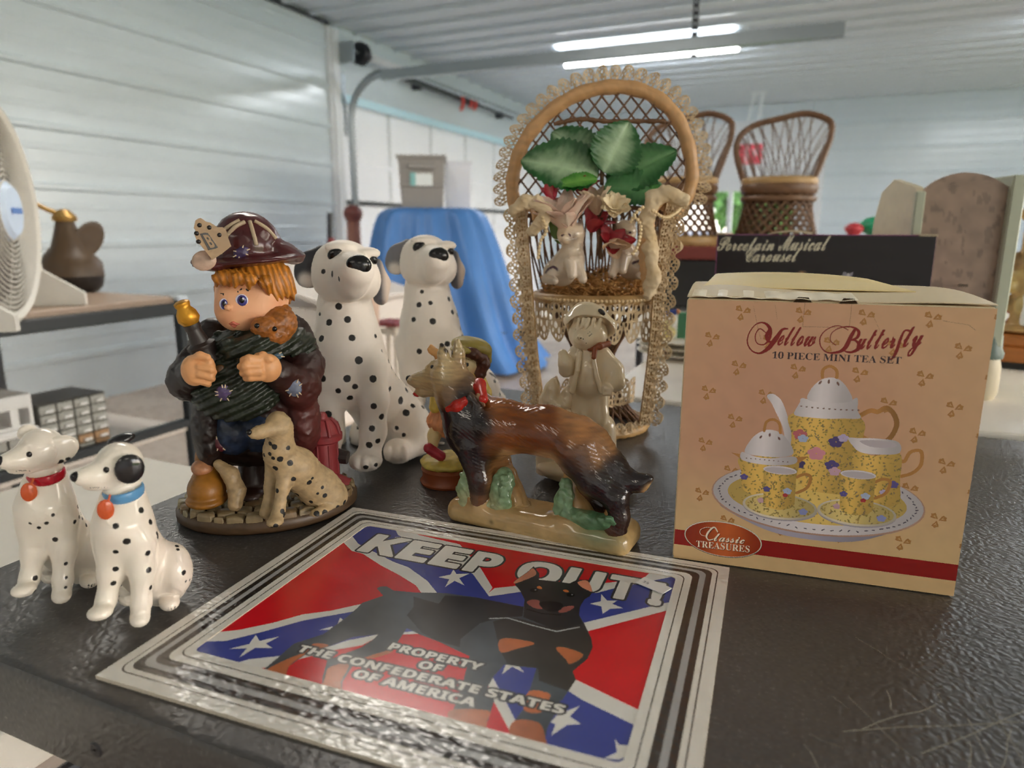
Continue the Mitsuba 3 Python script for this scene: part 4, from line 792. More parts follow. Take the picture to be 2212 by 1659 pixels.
    m = c.build(0.0013); v = m.vertices; w = np.exp(-(np.linalg.norm(v - F.A(X(662), Yy(606), -8), axis=1) / (17 * sc * F.m)) ** 4)[:, None]
    add('ear', m, 'dog_matte', t, smooth=True, uv=np.c_[np.full(len(v), 9.0), v[:, 0] * 0], color=hexc('2c2c31' if not far else '77757a') * (1 - w) + hexc('e9e0d8') * w, label='dark drooping ear')
    c = F.clay(); li(c, [(812, 570, 12, 14), (822, 610, 8, 19), (822, 640, 4, 15)], 10); bl(c, 823, 622, 6, 14, 32, 18, k=8)
    m = c.build(0.0013); v = m.vertices; w = np.clip((v @ F.r - F.A(X(822), Yy(620)) @ F.r) / 0.006, 0, 1)[:, None]
    add('ear', m, 'dog_matte', t, smooth=True, uv=np.c_[np.full(len(v), 9.0), v[:, 0] * 0], color=hexc('55555b') * (1 - w) + hexc('d8c4b4') * w, label='grey and pink ear')
    return t
S1 = [(732, 656, 7), (711, 687, 7), (752, 681, 7), (694, 721, 7), (763, 717, 7), (776, 764, 8), (700, 802, 7), (753, 799, 7.5), (768, 818, 6), (732, 827, 6), (757, 842, 6.5), (804, 799, 7.5), (806, 855, 6.5), (822, 878, 6.5), (801, 898, 6.5), (814, 925, 6), (795, 934, 7), (811, 963, 4.5), (789, 967, 6), (710, 877, 8),
      (845, 777, 5.5), (852, 795, 5.5), (861, 817, 4.5), (844, 838, 6.5), (868, 870, 9), (898, 885, 6), (880, 897, 8), (811, 717, 4.5), (826, 750, 3.5), (874, 941, 5), (700, 579, 5), (718, 583, 6.5), (733, 590, 5), (690, 675, 4), (905, 870, 5), (858, 930, 5)]
t1 = dalmatian('larger looking white Dalmatian figurine seated behind the boy figurine, nose up', 790, 1012, 1.0, 0, S1, 1)
S2 = [(790 + (x - 960) / 0.835, 1010 + (y - 919) / 0.835, r) for x, y, r in [(911, 625, 5), (904, 654, 7), (931, 649, 5.5), (971, 643, 6), (894, 682, 6.5), (938, 686, 8), (978, 670, 6.5), (993, 680, 6), (966, 731, 7), (1012, 722, 7), (1000, 708, 5), (905, 748, 7), (1073, 806, 7), (1075, 823, 7), (1092, 810, 5)]]
t2 = dalmatian('white Dalmatian figurine seated farther back before the blue tarp', 960, 919, 0.835, 0, S2, 2, True)
# ---------------------------------------------------------------- boy in a helmet on a cobbled base, with dog and hydrant
F = Fig(585, 1097); m_ = F.m; A = F.A
mat('eye_white', 'cfd0e4', 0.2); mat('eye_blue', '3c3a78', 0.2, coat=0.6); mat('lip', 'b9604c', 0.35)
mat('thread', 'c9b59c', 0.5)
boy = thing('boy_figurine', 'painted boy figurine in a maroon helmet with dog and hydrant on a cobbled base', 'figurine')
def piece(name, c, h, cols, parent=boy, m='finish_satin', noise=(0.25, 300), soft=0.002, label=None, floor=None, fn=None):
    q = c.build(h, floor); v = q.vertices; col = c.paint(v, cols, soft) if len(cols) > 1 else np.tile(hexc(cols[0]), (len(v), 1))
    col = shade(col, v, noise[0], noise[1], 3)
    if fn: col = np.clip(fn(v, col), 0, 1)
    return add(name, q, m, parent, smooth=True, color=col, label=label), q
def rough(amp, f, seed=0): return lambda p: amp * (meshkit.fbm(p * f, 2, seed) - 0.5) * 2
L = lambda y0, y1: None
# base with single cobbles
zc = F.o.copy(); rx_, ry_ = 184 * m_, 0.058
def inbase(g): return moved(g, zc, x=F.r, y=F.n, z=(0, 0, 1))
bs = lathe([(0.0001, 0.0005), (0.94, 0.0005), (1.0, 0.004), (1.0, 0.009), (0.95, 0.013), (0.0001, 0.0145)], 56); bs.apply_scale([rx_, ry_, 1]); bs = bs.subdivide()
bs.vertices += (meshkit.fbm(bs.vertices * 160, 2)[:, None] - 0.5) * 0.0012 * np.array([1, 1, 0.3])
v = bs.vertices; add('base', inbase(bs), 'finish_satin', boy, smooth=50, color=None) if False else add('base', inbase(bs), 'finish_satin', boy, smooth=True, color=shade(np.tile(hexc('4a3826'), (len(v), 1)), v, 0.5, 150))
g = np.random.default_rng(11); cells = []
for i in range(-6, 7):
    for j in range(-4, 5):
        x, y = (i + 0.5 * (j % 2)) * 0.0135 + g.normal(0, 0.0012), j * 0.0125 + g.normal(0, 0.001)
        cells.append((x, y))
vor = shapely.voronoi_polygons(shapely.MultiPoint(cells)); ell_ = affinity.scale(Point(0, 0).buffer(1, 32), rx_ * 0.985, ry_ * 0.985)
for q in vor.geoms:
    q = q.intersection(ell_).buffer(-0.0015).buffer(0.0008)
    if q.is_empty or q.area < 1.2e-5 or not isinstance(q, Polygon): continue
    h = 0.0152 + g.uniform(0, 0.0016); c0 = np.array(q.segmentize(0.003).exterior.coords)[:-1]; n = len(c0); cc = c0.mean(0)
    far = ((c0 / [rx_, ry_]) ** 2).sum(1) > 0.8
    ring = [np.c_[c0, np.where(far, 0.006, 0.012)], np.c_[cc + (c0 - cc) * 0.98, np.full(n, h - 0.0012 - 0.001 * far)], np.c_[cc + (c0 - cc) * 0.86, np.full(n, h)], np.r_[[[*cc, h + 0.0004]]]]
    vv = np.vstack(ring); k = np.arange(n); k2 = (k + 1) % n; ff = []
    for r in range(2): ff += [np.stack([r * n + k, r * n + k2, (r + 1) * n + k2], 1), np.stack([r * n + k, (r + 1) * n + k2, (r + 1) * n + k], 1)]
    ff.append(np.stack([2 * n + k, 2 * n + k2, k * 0 + 3 * n], 1)); mm = mesh(vv, np.vstack(ff)); base_c = hexc(['7d6b4c', '8b7a5c', '6f5a3e', '948a6c', '5e5036'][int(g.integers(5))])
    add('cobblestone', inbase(mm), 'finish_satin', boy, smooth=40 if False else True, color=shade(np.tile(base_c, (len(vv), 1)), vv, 0.35, 260))
# boots, legs, shorts
c = F.clay(); F.limb(c, [(452, 985, -8, 27), (450, 1025, -12, 26)]); F.blob(c, 447, 1056, -20, 37, 36, 44, k=14); F.blob(c, 447, 1078, -22, 40, 14, 46, k=4)
piece('boot', c, 0.0011, ['8a5a1e'], noise=(0.5, 120), floor=TZ + 0.012, label='yellow brown boot', fn=lambda v, col: np.where(np.abs(v[:, 2:] - TZ - 0.0185) < 0.0007, col * 0.25, col))
c = F.clay(); F.limb(c, [(545, 985, 8, 28), (545, 1030, 6, 27), (548, 1062, 2, 28)]); F.blob(c, 540, 1068, -6, 30, 16, 36, k=8)
piece('boot', c, 0.0012, ['2a1710'], noise=(0.6, 90), floor=TZ + 0.012, label='dark brown boot')
c = F.clay(); F.limb(c, [(472, 1003, -24, 10), (498, 1025, -30, 15), (512, 1060, -34, 16), (508, 1090, -38, 14)]); c.pat.append(rough(0.0006, 500)); piece('hose', c, 0.0011, ['a08763'], noise=(0.4, 300), label='beige ribbed hose')
c = F.clay(); F.blob(c, 438, 1010, -16, 22, 17, 26); piece('ankle', c, 0.0012, ['a4714f'])
c = F.clay(); F.blob(c, 505, 925, -6, 46, 55, 62); F.blob(c, 556, 925, -4, 44, 56, 60, k=8); c.pat.append(rough(0.0009, 260)); piece('shorts', c, 0.0012, ['1d2a40'], noise=(0.9, 200), label='dark blue shorts')
def patch(x, y, rx, ry, col, body, tilt=0, stitches=7, seed=0):
    """A sewn patch with pale stitches, laid on the surface of the given mesh."""
    p = F.front(body, x, y); g = np.random.default_rng(seed); c = Clay(); ax = axes(F.r * math.cos(tilt) + F.u * math.sin(tilt), -F.r * math.sin(tilt) + F.u * math.cos(tilt))
    c.ell(p, [rx * m_, ry * m_, 0.0022], ax); c.pat.append(rough(0.0006, 420, seed)); k, q = piece('patch', c, 0.0007, [col], noise=(0.4, 300))
    for i in range(stitches):
        a = i * 6.283 / stitches + g.uniform(-.25, .25); d = ax[0] * math.cos(a) * rx * m_ + ax[1] * math.sin(a) * ry * m_
        o = p + d * 0.93 - F.n * 0.0019; add('stitch', tube([o - d * 0.22, o + d * 0.2 + F.n * 0.0007], [0.00055, 0.00035], 5), 'thread', k)
# coat and sleeves
c = F.clay(); F.blob(c, 556, 755, 12, 98, 78, 82); F.blob(c, 562, 850, 14, 104, 110, 92, k=30); F.blob(c, 572, 935, 18, 128, 78, 100, k=30); F.blob(c, 452, 930, -4, 32, 90, 60, k=16); F.blob(c, 650, 900, -4, 40, 80, 62, k=16)
F.limb(c, [(462, 725, -2, 36), (425, 790, -10, 36), (408, 822, -22, 38), (424, 805, -40, 30)], 14)
F.limb(c, [(625, 725, 2, 46), (652, 790, -8, 42), (646, 838, -24, 40), (600, 806, -48, 28)], 14)
c.slab(A(560, 1045, 0), [0.2, 0.2, 0.018], axes(F.r, F.n), k=0.004, sub=True); F.blob(c, 520, 905, -48, 62, 110, 60, k=10, sub=True)
c.pat.append(rough(0.0011, 330)); c.pat.append(rough(0.0014, 110, 5))
def coatcol(v, col):
    x = ((v - F.o) @ F.r)[:, None] / m_; red = np.clip((x - 5) / 60, 0, 1) * np.clip((1.0 - (v[:, 2:] - TZ - 0.09) / 0.05), 0, 1); return col * (1 - red) + hexc('4e2320') * red * (0.6 + 0.8 * meshkit.fbm(v * 120, 3)[:, None])
k, coat = piece('coat', c, 0.0013, ['1c0f0c'], noise=(0.9, 140), label='shaggy dark maroon coat', fn=coatcol)
# jersey and shawl
c = F.clay(); F.blob(c, 520, 788, -28, 78, 74, 60); F.blob(c, 512, 845, -32, 82, 58, 60, k=24); F.limb(c, [(470, 880, -34, 16), (515, 892, -44, 15), (570, 872, -44, 14)], 8)
F.limb(c, [(500, 752, -52, 20), (560, 745, -50, 24), (620, 738, -34, 26), (655, 742, -12, 22), (664, 750, 10, 18)], 12); F.limb(c, [(520, 732, -36, 20), (590, 732, -40, 24), (640, 728, -20, 22)], 12)
c.pat.append(rough(0.0009, 380)); c.pat.append(lambda p: 0.0011 * np.sin((p[:, 2] - 0.5 * ((p - F.o) @ F.r)) * 900 + 3 * meshkit.noise(p * 60)))
k, jersey = piece('jersey', c, 0.0012, ['1a2117'], noise=(0.9, 200), label='dark green knitted jersey and shawl')
# hands
def hand(pts, palm, col='d59a68'):
    c = F.clay(); F.blob(c, *palm, k=6)
    for f in pts: F.limb(c, f, 3.2)
    return piece('hand', c, 0.0009, [col], m='finish_satin', noise=(0.12, 200), fn=lambda v, col: col)
hand([[(430, 777, -56, 8), (452, 782, -60, 7.5), (458, 790, -56, 6.5)], [(432, 793, -60, 8), (456, 797, -62, 7.5), (461, 804, -57, 6.5)], [(432, 808, -60, 8), (454, 813, -61, 7.5), (458, 818, -56, 6.5)], [(428, 822, -57, 7.5), (446, 826, -58, 7), (450, 830, -54, 6)], [(414, 778, -55, 8), (432, 768, -60, 7.5), (448, 772, -62, 6.5)]], (420, 800, -52, 23, 29, 24))
hand([[(560, 777, -66, 8.5), (538, 775, -68, 8), (526, 778, -64, 7)], [(558, 790, -68, 8.5), (532, 790, -70, 8), (520, 792, -65, 7)], [(560, 803, -68, 8.5), (536, 803, -69, 8), (525, 806, -64, 7)], [(562, 814, -66, 8), (542, 815, -67, 7.5), (532, 817, -63, 6.5)], [(580, 776, -66, 8), (568, 768, -64, 7.5), (556, 769, -60, 6.5)]], (578, 795, -60, 25, 27, 22))
# hose nozzle
mat('nozzle_gold', 'c98f2c', 0.3, metal=0.35); mat('nozzle_dark', '2a2220', 0.4)
ax_ = A(400, 672, -44) - A(450, 778, -40); zl = np.linalg.norm(ax_); Z = ax_ / zl; Xn = axes(Z, F.r)
def inn(p): return moved(lathe(p, 20), A(450, 778, -40), x=Xn[1], y=Xn[2], z=Z)
u = m_
add('nozzle', inn([(.0001, 0), (24 * u, 0), (24 * u, 25 * u), (26 * u, 28 * u), (26 * u, 33 * u), (17 * u, 38 * u), (13 * u, 62 * u), (15 * u, 66 * u), (15 * u, 74 * u), (.0001, 76 * u)]), 'nozzle_dark', boy, smooth=50, label='dark hose nozzle')
add('nozzle_tip', inn([(.0001, 72 * u), (13 * u, 73 * u), (20 * u, 84 * u), (18 * u, 96 * u), (12 * u, 106 * u), (14 * u, 112 * u), (14 * u, 116 * u), (9 * u, 119 * u), (.0001, 117 * u)]), 'nozzle_gold', boy, smooth=50, label='gold nozzle tip')
# head
c = F.clay(); F.blob(c, 545, 640, -20, 68, 72, 68); F.blob(c, 508, 672, -34, 36, 34, 36, k=18); F.blob(c, 548, 678, -30, 42, 32, 40, k=18); F.blob(c, 514, 696, -36, 22, 13, 22, k=12); F.blob(c, 503, 640, -34, 26, 30, 26, k=16)
F.blob(c, 492, 664, -50, 6.5, 6, 8, k=5); F.blob(c, 607, 636, -14, 13, 20, 10, k=4, tilt=-12); F.blob(c, 604, 637, -20, 7, 12, 6, k=3, sub=True, tilt=-12); F.limb(c, [(540, 700, -14, 34), (540, 730, -10, 36)], 10)
q = c.build(0.001); v = q.vertices; col = np.tile(hexc('d9a27a'), (len(v), 1)); 
def tint(col, v, x, y, r, to, a): w = a * np.exp(-(np.linalg.norm(v - F.front(v, x, y), axis=1) / (r * m_)) ** 2)[:, None]; return col * (1 - w) + hexc(to) * w
for x, y, r, to, a in ((550, 680, 24, 'cf7d58', .5), (488, 682, 12, 'cf7d58', .5), (500, 664, 9, 'c98a60', .4), (600, 640, 14, 'c98055', .5)): col = tint(col, v, x, y, r, to, a)
arcs = [(515 + i * 2, 619 - 6 * math.sin(i / 11 * 3.0) + i * -0.2, 1.1) for i in range(12)] + [(468 + 10 + i * 1.6, 625 - 2.2 * math.sin(i / 5 * 3), 0.9) for i in range(6)]
add('head', q, 'dog_matte', boy, smooth=True, color=shade(col, v, 0.06, 120), uv=np.c_[spots(v, F.marks(v, arcs)), v[:, 0] * 0])
for x, y, r in ((487, 643, (8.5, 11)), (526, 637, (11.5, 12))):
    p = F.front(v, x, y); d = F.n * 0.001
    def disc(o, rx, ry, dep): c = Clay(); c.ell(o, [rx * m_, dep, ry * m_], np.array([F.r, F.n, F.u])); return c.build(0.00045)
    k = add('eye', disc(p + d * 0.6, r[0], r[1], 0.0019), 'eye_white', boy, smooth=True)
    add('iris', disc(p + d * -0.2 + F.r * 0.5 * m_, r[0] * .78, r[1] * .86, 0.0018), 'eye_blue', k, smooth=True, label='blue iris'); add('pupil', disc(p - d * 0.75 + F.r * 0.2 * m_ + F.u * m_, r[0] * .5, r[1] * .58, 0.0017), 'eye_black', k, smooth=True); add('glint', disc(p - d * 1.9 + F.r * 2.6 * m_ + F.u * 4 * m_, r[0] * .2, r[1] * .2, 0.0009), 'eye_white', k, smooth=True)
c = F.clay(); pl = [F.front(v, x, y) for x, y in ((498, 686), (505, 683.5), (510, 685), (518, 685.5))]; c.path(pl, [0.0006, 0.0012, 0.0011, 0.0005]); p2 = [F.front(v, x, y) for x, y in ((503, 689.5), (510, 690.5), (514, 688.5))]; c.path(p2, [0.0007, 0.0013, 0.0006]); add('mouth', c.build(0.0005), 'lip', boy, smooth=True, label='small red mouth')
c = F.clay(); F.blob(c, 553, 622, -16, 75, 72, 74); F.blob(c, 500, 668, -52, 80, 54, 50, k=6, sub=True); F.blob(c, 600, 690, -20, 40, 60, 60, k=10, sub=True); F.blob(c, 500, 600, -44, 34, 16, 22, k=10); F.blob(c, 600, 625, -12, 30, 38, 40, k=10); F.limb(c, [(575, 610, -50, 14), (582, 628, -46, 7)], 6); F.limb(c, [(515, 603, -54, 13), (506, 618, -54, 4)], 5); F.limb(c, [(540, 606, -56, 13), (536, 622, -55, 4)], 5); F.limb(c, [(480, 596, -44, 12), (466, 616, -38, 4)], 5)
c.pat.append(lambda p: 0.0007 * np.sin(((p - F.o) @ F.r) * 1500 + 900 * (p[:, 2]) * 0.4 + 5 * meshkit.noise(p * 70)))
F.blob(c, 607, 640, -18, 16, 22, 16, k=3, sub=True)
piece('hair', c, 0.0011, ['a96a22'], noise=(0.3, 200), label='reddish blond hair', fn=lambda v, col: col * (0.62 + 0.75 * (0.5 + 0.5 * np.sin(((v - F.o) @ F.r) * 1500 + 360 * v[:, 2] + 5 * meshkit.noise(v * 70))))[:, None])
# helmet
c = F.clay(); F.blob(c, 535, 535, -14, 64, 68, 66, tilt=8); F.blob(c, 540, 562, -16, 104, 11, 100, k=7, tilt=5); F.blob(c, 612, 543, -10, 42, 20, 62, k=9, tilt=-26); F.blob(c, 455, 572, -36, 34, 11, 40, k=8, tilt=-10)
F.blob(c, 548, 610, -18, 66, 40, 66, k=6, sub=True); c.pat.append(rough(0.0005, 180))
k_h, hel = piece('helmet', c, 0.0012, ['431a1c'], noise=(0.5, 90), m='finish_gloss', label='maroon helmet', fn=lambda v, col: col * (1 - 0.8 * np.exp(-((v[:, 2:] - F.front(v, 645, 550)[2] + 0.004) / 0.003) ** 2) * 0))
mat('rib', 'a8957c', 0.45)
hv = hel.vertices
def ribcurve(pts): 
    q = spline([F.front(hv, x, y) for x, y in pts], 6); return tube(q - F.n * 0.0006, 0.0016, 6)
for pts in (((528, 478), (505, 492), (484, 520), (478, 545)), ((540, 476), (548, 500), (556, 528)), ((548, 476), (575, 492), (596, 515)), ((520, 476), (498, 486), (480, 500))):
    add('rib', ribcurve(pts), 'rib', k_h, smooth=True, label='cream rib')
c = F.clay(); F.blob(c, 441, 563, -52, 21, 18, 8, tilt=20); piece('brim_lining', c, 0.0009, ['b59a88'], noise=(0.5, 160), label='pale underside of the brim')
patch(521, 543, 15, 10, '3a2b4e', hv, 0.5, 6, 3)
zz = lambda x, y: (400 + x / 5.925, 440 + y / 5.925)
SD = [(130, 215), (165, 190), (200, 182), (235, 205), (270, 232), (320, 240), (360, 265), (415, 300), (480, 300), (525, 345), (545, 395), (552, 440), (590, 545), (470, 640), (350, 720), (300, 660), (235, 575), (150, 480), (120, 400), (135, 350), (110, 310)]
def plate(pts, d0, dep, step=3):
    a = np.array(pts, float); c2 = a.mean(0); P2 = Polygon(a).buffer(0)
    f = flat(P2); px = np.array([zz(x, y) for x, y in f.vertices[:, :2]])
    def lay(d): return np.array([A(x, y, d + 0.10 * (x - 465)) for x, y in px])
    fr, bk = lay(d0), lay(d0 + dep); n = len(px); e = f.edges[trimesh.grouping.group_rows(f.edges_sorted, require_count=1)]
    return mesh(np.vstack([fr, bk]), np.vstack([f.faces[:, ::-1], f.faces + n, np.stack([e[:, 0], e[:, 1], e[:, 1] + n], 1), np.stack([e[:, 0], e[:, 1] + n, e[:, 0] + n], 1)]))
mat('badge_gold', blend((0.16, 0.09, 0.035), (0.36, 0.22, 0.10), 150), 0.45); mat('badge_dark', '130d0b', 0.5)
bd = add('badge', plate(SD, -60, 5), 'badge_gold', boy, label='gold front badge with the letter B')
add('panel', plate([(190, 385), (250, 370), (290, 375), (420, 560), (390, 575), (300, 595)], -60.6, 2), 'badge_dark', bd)
B_ = glyphs(BOLD('B'), fat=0.02); bb = B_.bounds
for q in polys(B_):
    add('letter', plate([(0, 0)] * 0 or [(0, 0), (1, 0), (1, 1)], -61, 1) if False else (lambda f: (lambda px: mesh(np.array([A(x, y, -61.0 + 0.10 * (x - 465)) for x, y in px]), f.faces[:, ::-1]))([zz(226 + 72 * (x - bb[0]) / (bb[2] - bb[0]) + 96 * (1 - (y - bb[1]) / (bb[3] - bb[1])), 402 + 165 * (1 - (y - bb[1]) / (bb[3] - bb[1])) - 10 * (x - bb[0]) / (bb[2] - bb[0])) for x, y in f.vertices[:, :2]]))(flat(q)), 'badge_gold', bd)
for x, y in ((180, 275), (305, 305), (435, 400), (170, 485), (145, 380)): add('stud', moved(trimesh.creation.icosphere(2, 0.0016), A(*zz(x, y), -59.5 + 0.10 * (zz(x, y)[0] - 465))), 'badge_dark', bd)
# bear on the shoulder
c = F.clay(); F.blob(c, 604, 698, -40, 33, 32, 34); F.blob(c, 570, 706, -52, 24, 20, 24, k=8); F.blob(c, 585, 726, -44, 34, 20, 30, k=10); F.blob(c, 612, 672, -32, 16, 14, 14, k=6); c.pat.append(rough(0.0011, 520))
k_b, q = piece('teddy', c, 0.001, ['8a5220'], noise=(0.7, 420), label='curly brown toy bear on his shoulder')
for x, y in ((547, 684), (590, 691)): add('button', moved(trimesh.creation.icosphere(2, 0.0019), F.front(q.vertices, max(x, 552), y)), 'eye_black', k_b, smooth=True)
jv = np.vstack([jersey.vertices, coat.vertices])
patch(488, 819, 14, 15, '44355a', jv, 0.3, 8, 1); patch(590, 748, 17, 9, '3d5566', jv, -0.1, 7, 2); patch(630, 810, 15, 18, '5d6478', jv, 0.2, 8, 4); patch(478, 771, 11, 8, '5a3a18', jv, 0.2, 0, 5); patch(477, 942, 9, 17, '4e1620', np.vstack([coat.vertices, scene and F.A(478, 940, -26)[None]]), 0.4, 5, 6)
# his dog
c = F.clay(); F.limb(c, [(604, 985, -52, 30), (640, 1010, -48, 38), (690, 1055, -36, 40), (712, 1070, -32, 36)], 14); F.limb(c, [(606, 930, -56, 22), (604, 965, -54, 30)], 12)
F.blob(c, 601, 920, -56, 24, 29, 26); F.limb(c, [(592, 925, -62, 16), (560, 934, -68, 11.5), (547, 938, -70, 9)], 8); F.blob(c, 616, 925, -60, 12, 24, 9, k=4, tilt=-14)
F.limb(c, [(618, 1000, -56, 19), (612, 1050, -62, 13), (602, 1105, -68, 11), (597, 1122, -72, 14)], 8); F.limb(c, [(592, 1000, -46, 18), (585, 1050, -50, 12), (580, 1090, -54, 11), (574, 1108, -58, 12)], 8); F.blob(c, 593, 1128, -76, 15, 9, 14, k=5)
F.blob(c, 715, 1072, -38, 32, 32, 30, k=10); F.limb(c, [(722, 1090, -42, 16), (700, 1102, -52, 11), (682, 1112, -58, 12)], 6)
c.pat.append(lambda p: 0.00035 * np.sin(p @ (F.r * 1800 + F.u * 2600) + 6 * meshkit.noise(p * 130)))
q = c.build(0.0011, floor=TZ + 0.012); v = q.vertices
ds = [(587, 918, 5.5), (615, 918, 4.5), (577, 931, 4), (599, 941, 6), (617, 950, 6), (588, 961, 5.5), (553, 942, 4), (585, 940, 4), (590, 1003, 4.5), (615, 1015, 5), (623, 981, 5), (656, 993, 5.5), (604, 1035, 5), (632, 1028, 6), (619, 1043, 5.5), (675, 1019, 3.5), (688, 1025, 5), (659, 1040, 4.5), (669, 1049, 6), (637, 1059, 5), (601, 1082, 4), (605, 1100, 5), (582, 1077, 4.5), (707, 1077, 7.5), (724, 1064, 5), (732, 1047, 6), (740, 1053, 3), (685, 1008, 4), (600, 1060, 2.5), (614, 1080, 3), (664, 985, 3.5), (578, 910, 4), (716, 1099, 3)]
k_d = add('dog', q, 'dog_matte', boy, smooth=True, color=shade(np.tile(hexc('a8906c'), (len(v), 1)), v, 0.35, 260), uv=np.c_[spots(v, F.marks(v, ds), 3), v[:, 0] * 0], label='spotted dog seated against him')
add('nose', moved(trimesh.creation.icosphere(2, 5 * m_), A(538, 934, -72)), 'nose_black', k_d, smooth=True)
# hydrant
mat('hydrant_red', blend((0.13, 0.012, 0.015), (0.34, 0.045, 0.05), 130), 0.38)
HB = A(703, 1062, 8); HB[2] = TZ + 0.013; U = m_
hy = lathe([(.0001, 0), (45 * U, 0), (45 * U, 10 * U), (34 * U, 16 * U), (33 * U, 98 * U), (43 * U, 104 * U), (44 * U, 116 * U), (38 * U, 120 * U), (34 * U, 134 * U), (24 * U, 148 * U), (14 * U, 152 * U), (13 * U, 158 * U), (9 * U, 164 * U), (.0001, 166 * U)], 40, HB)
k = add('hydrant', hy, 'hydrant_red', boy, smooth=40, label='small red fire hydrant')
for i in range(8):
    a = i * 0.785 + 0.3; e = np.array([math.cos(a), math.sin(a), 0]); add('rib', tube([HB + e * 41 * U + F.u * 117 * U, HB + e * 35 * U + F.u * 136 * U, HB + e * 22 * U + F.u * 150 * U], [4 * U, 4 * U, 2.5 * U], 6), 'hydrant_red', k, smooth=True)
    add('flute', tube([HB + e * 32 * U + F.u * 20 * U, HB + e * 32 * U + F.u * 96 * U], 3.4 * U, 6), 'hydrant_red', k, smooth=True)
add('cap', tube([HB + F.r * 30 * U + F.u * 62 * U, HB + F.r * 52 * U - F.n * 0.004 + F.u * 58 * U], [17 * U, 15 * U], 12), 'nozzle_dark', k); add('outlet', tube([HB + F.r * 20 * U - F.n * 0.008 + F.u * 14 * U, HB + F.r * 50 * U - F.n * 0.012 + F.u * 4 * U], [16 * U, 12 * U], 12), 'hydrant_red', k)
mat('collar_red', 'a81426', 0.15, coat=0.6); mat('collar_blue', '5b93c0', 0.15, coat=0.6); mat('tag_orange', 'c2542c', 0.2, coat=0.6)
mat('china_cream', 'd9c9ad', 0.16, coat=0.6)
# ---------------------------------------------------------------- glazed shepherd dog on its base
painted('glaze', 0.10, 0.7); scene['glaze_plain'] = {'type': 'twosided', 'bsdf': {'type': 'principled', 'base_color': VC, 'roughness': 0.10, 'specular': 0.5, 'clearcoat': 0.7, 'clearcoat_gloss': 0.95}}
def tones(F, v, pts):
    """Airbrushed glaze: colours blended from sketch positions (x, y, radius, colour)."""
    a = (v - F.o) @ F.r; w = np.zeros((len(v), len(pts))); C = np.array([hexc(q[3]) for q in pts])
    for i, (x, y, r, _) in enumerate(pts):
        p = F.at(x, y) - F.o; w[:, i] = np.exp(-((a - p @ F.r) ** 2 + (v[:, 2] - F.o[2] - p[2]) ** 2) / (r * F.m) ** 2) + 1e-12
    w = w ** 1.7; w /= w.sum(1, keepdims=True); return w @ C
F = Fig(1175, 1146)
A0 = F.A; F.A = lambda x, y, d=0.0: A0(x, y, d - 0.165 * (x - 1175))
shep = thing('shepherd_figurine', 'glossy brown and black ceramic shepherd dog standing on a cream base, red collar', 'figurine')
c = F.clay()
F.limb(c, [(1022, 905, 0, 56), (1080, 922, 0, 57), (1180, 930, 0, 49), (1245, 950, 0, 52)], 24); F.limb(c, [(1020, 930, 0, 60), (1050, 955, 0, 48)], 20)
F.limb(c, [(968, 812, 0, 40), (990, 850, 0, 48), (1015, 900, 0, 58)], 20)
F.blob(c, 952, 806, 0, 36, 32, 13, k=10); F.limb(c, [(935, 815, 0, 26), (905, 822, 0, 17), (889, 822, 0, 11)], 10); F.limb(c, [(940, 842, 0, 16), (915, 846, 0, 12), (902, 848, 0, 8)], 8)
F.limb(c, [(962, 790, -6, 17), (957, 765, -6, 12), (954, 745, -5, 5)], 6); F.limb(c, [(990, 795, 5, 19), (990, 762, 5, 14), (988, 738, 5, 7)], 6)
F.limb(c, [(1022, 965, -10, 40), (1038, 1035, -12, 26), (1036, 1090, -12, 24)], 12); F.limb(c, [(1060, 965, 9, 40), (1085, 1030, 10, 28), (1110, 1075, 10, 26)], 12)
F.limb(c, [(1250, 975, -6, 50), (1285, 1035, -9, 35), (1330, 1075, -9, 24), (1338, 1115, -9, 19), (1330, 1140, -9, 24)], 14); F.limb(c, [(1245, 990, 8, 40), (1265, 1045, 10, 26), (1300, 1090, 10, 18), (1300, 1135, 10, 18)], 12)
F.limb(c, [(1285, 950, 0, 30), (1325, 1005, 0, 25), (1352, 1038, 0, 23), (1382, 1043, 0, 17), (1402, 1034, 0, 9)], 12)
g = np.random.default_rng(4)
mane = [(965 + 70 * g.uniform(), 850 + 75 * g.uniform()) for _ in range(26)]
for x, y in mane: F.limb(c, [(x, y, -17 - 0.03 * (y - 850), 7), (x + g.uniform(4, 14), y + g.uniform(16, 30), -19, 4)], 6)
c.pat.append(lambda p: 0.00025 * np.sin(((p - F.o) @ F.r * 0.5 + p[:, 2]) * 2400 + 8 * meshkit.noise(p * 90)))
q = c.build(0.0011, floor=TZ + 0.012); v = q.vertices
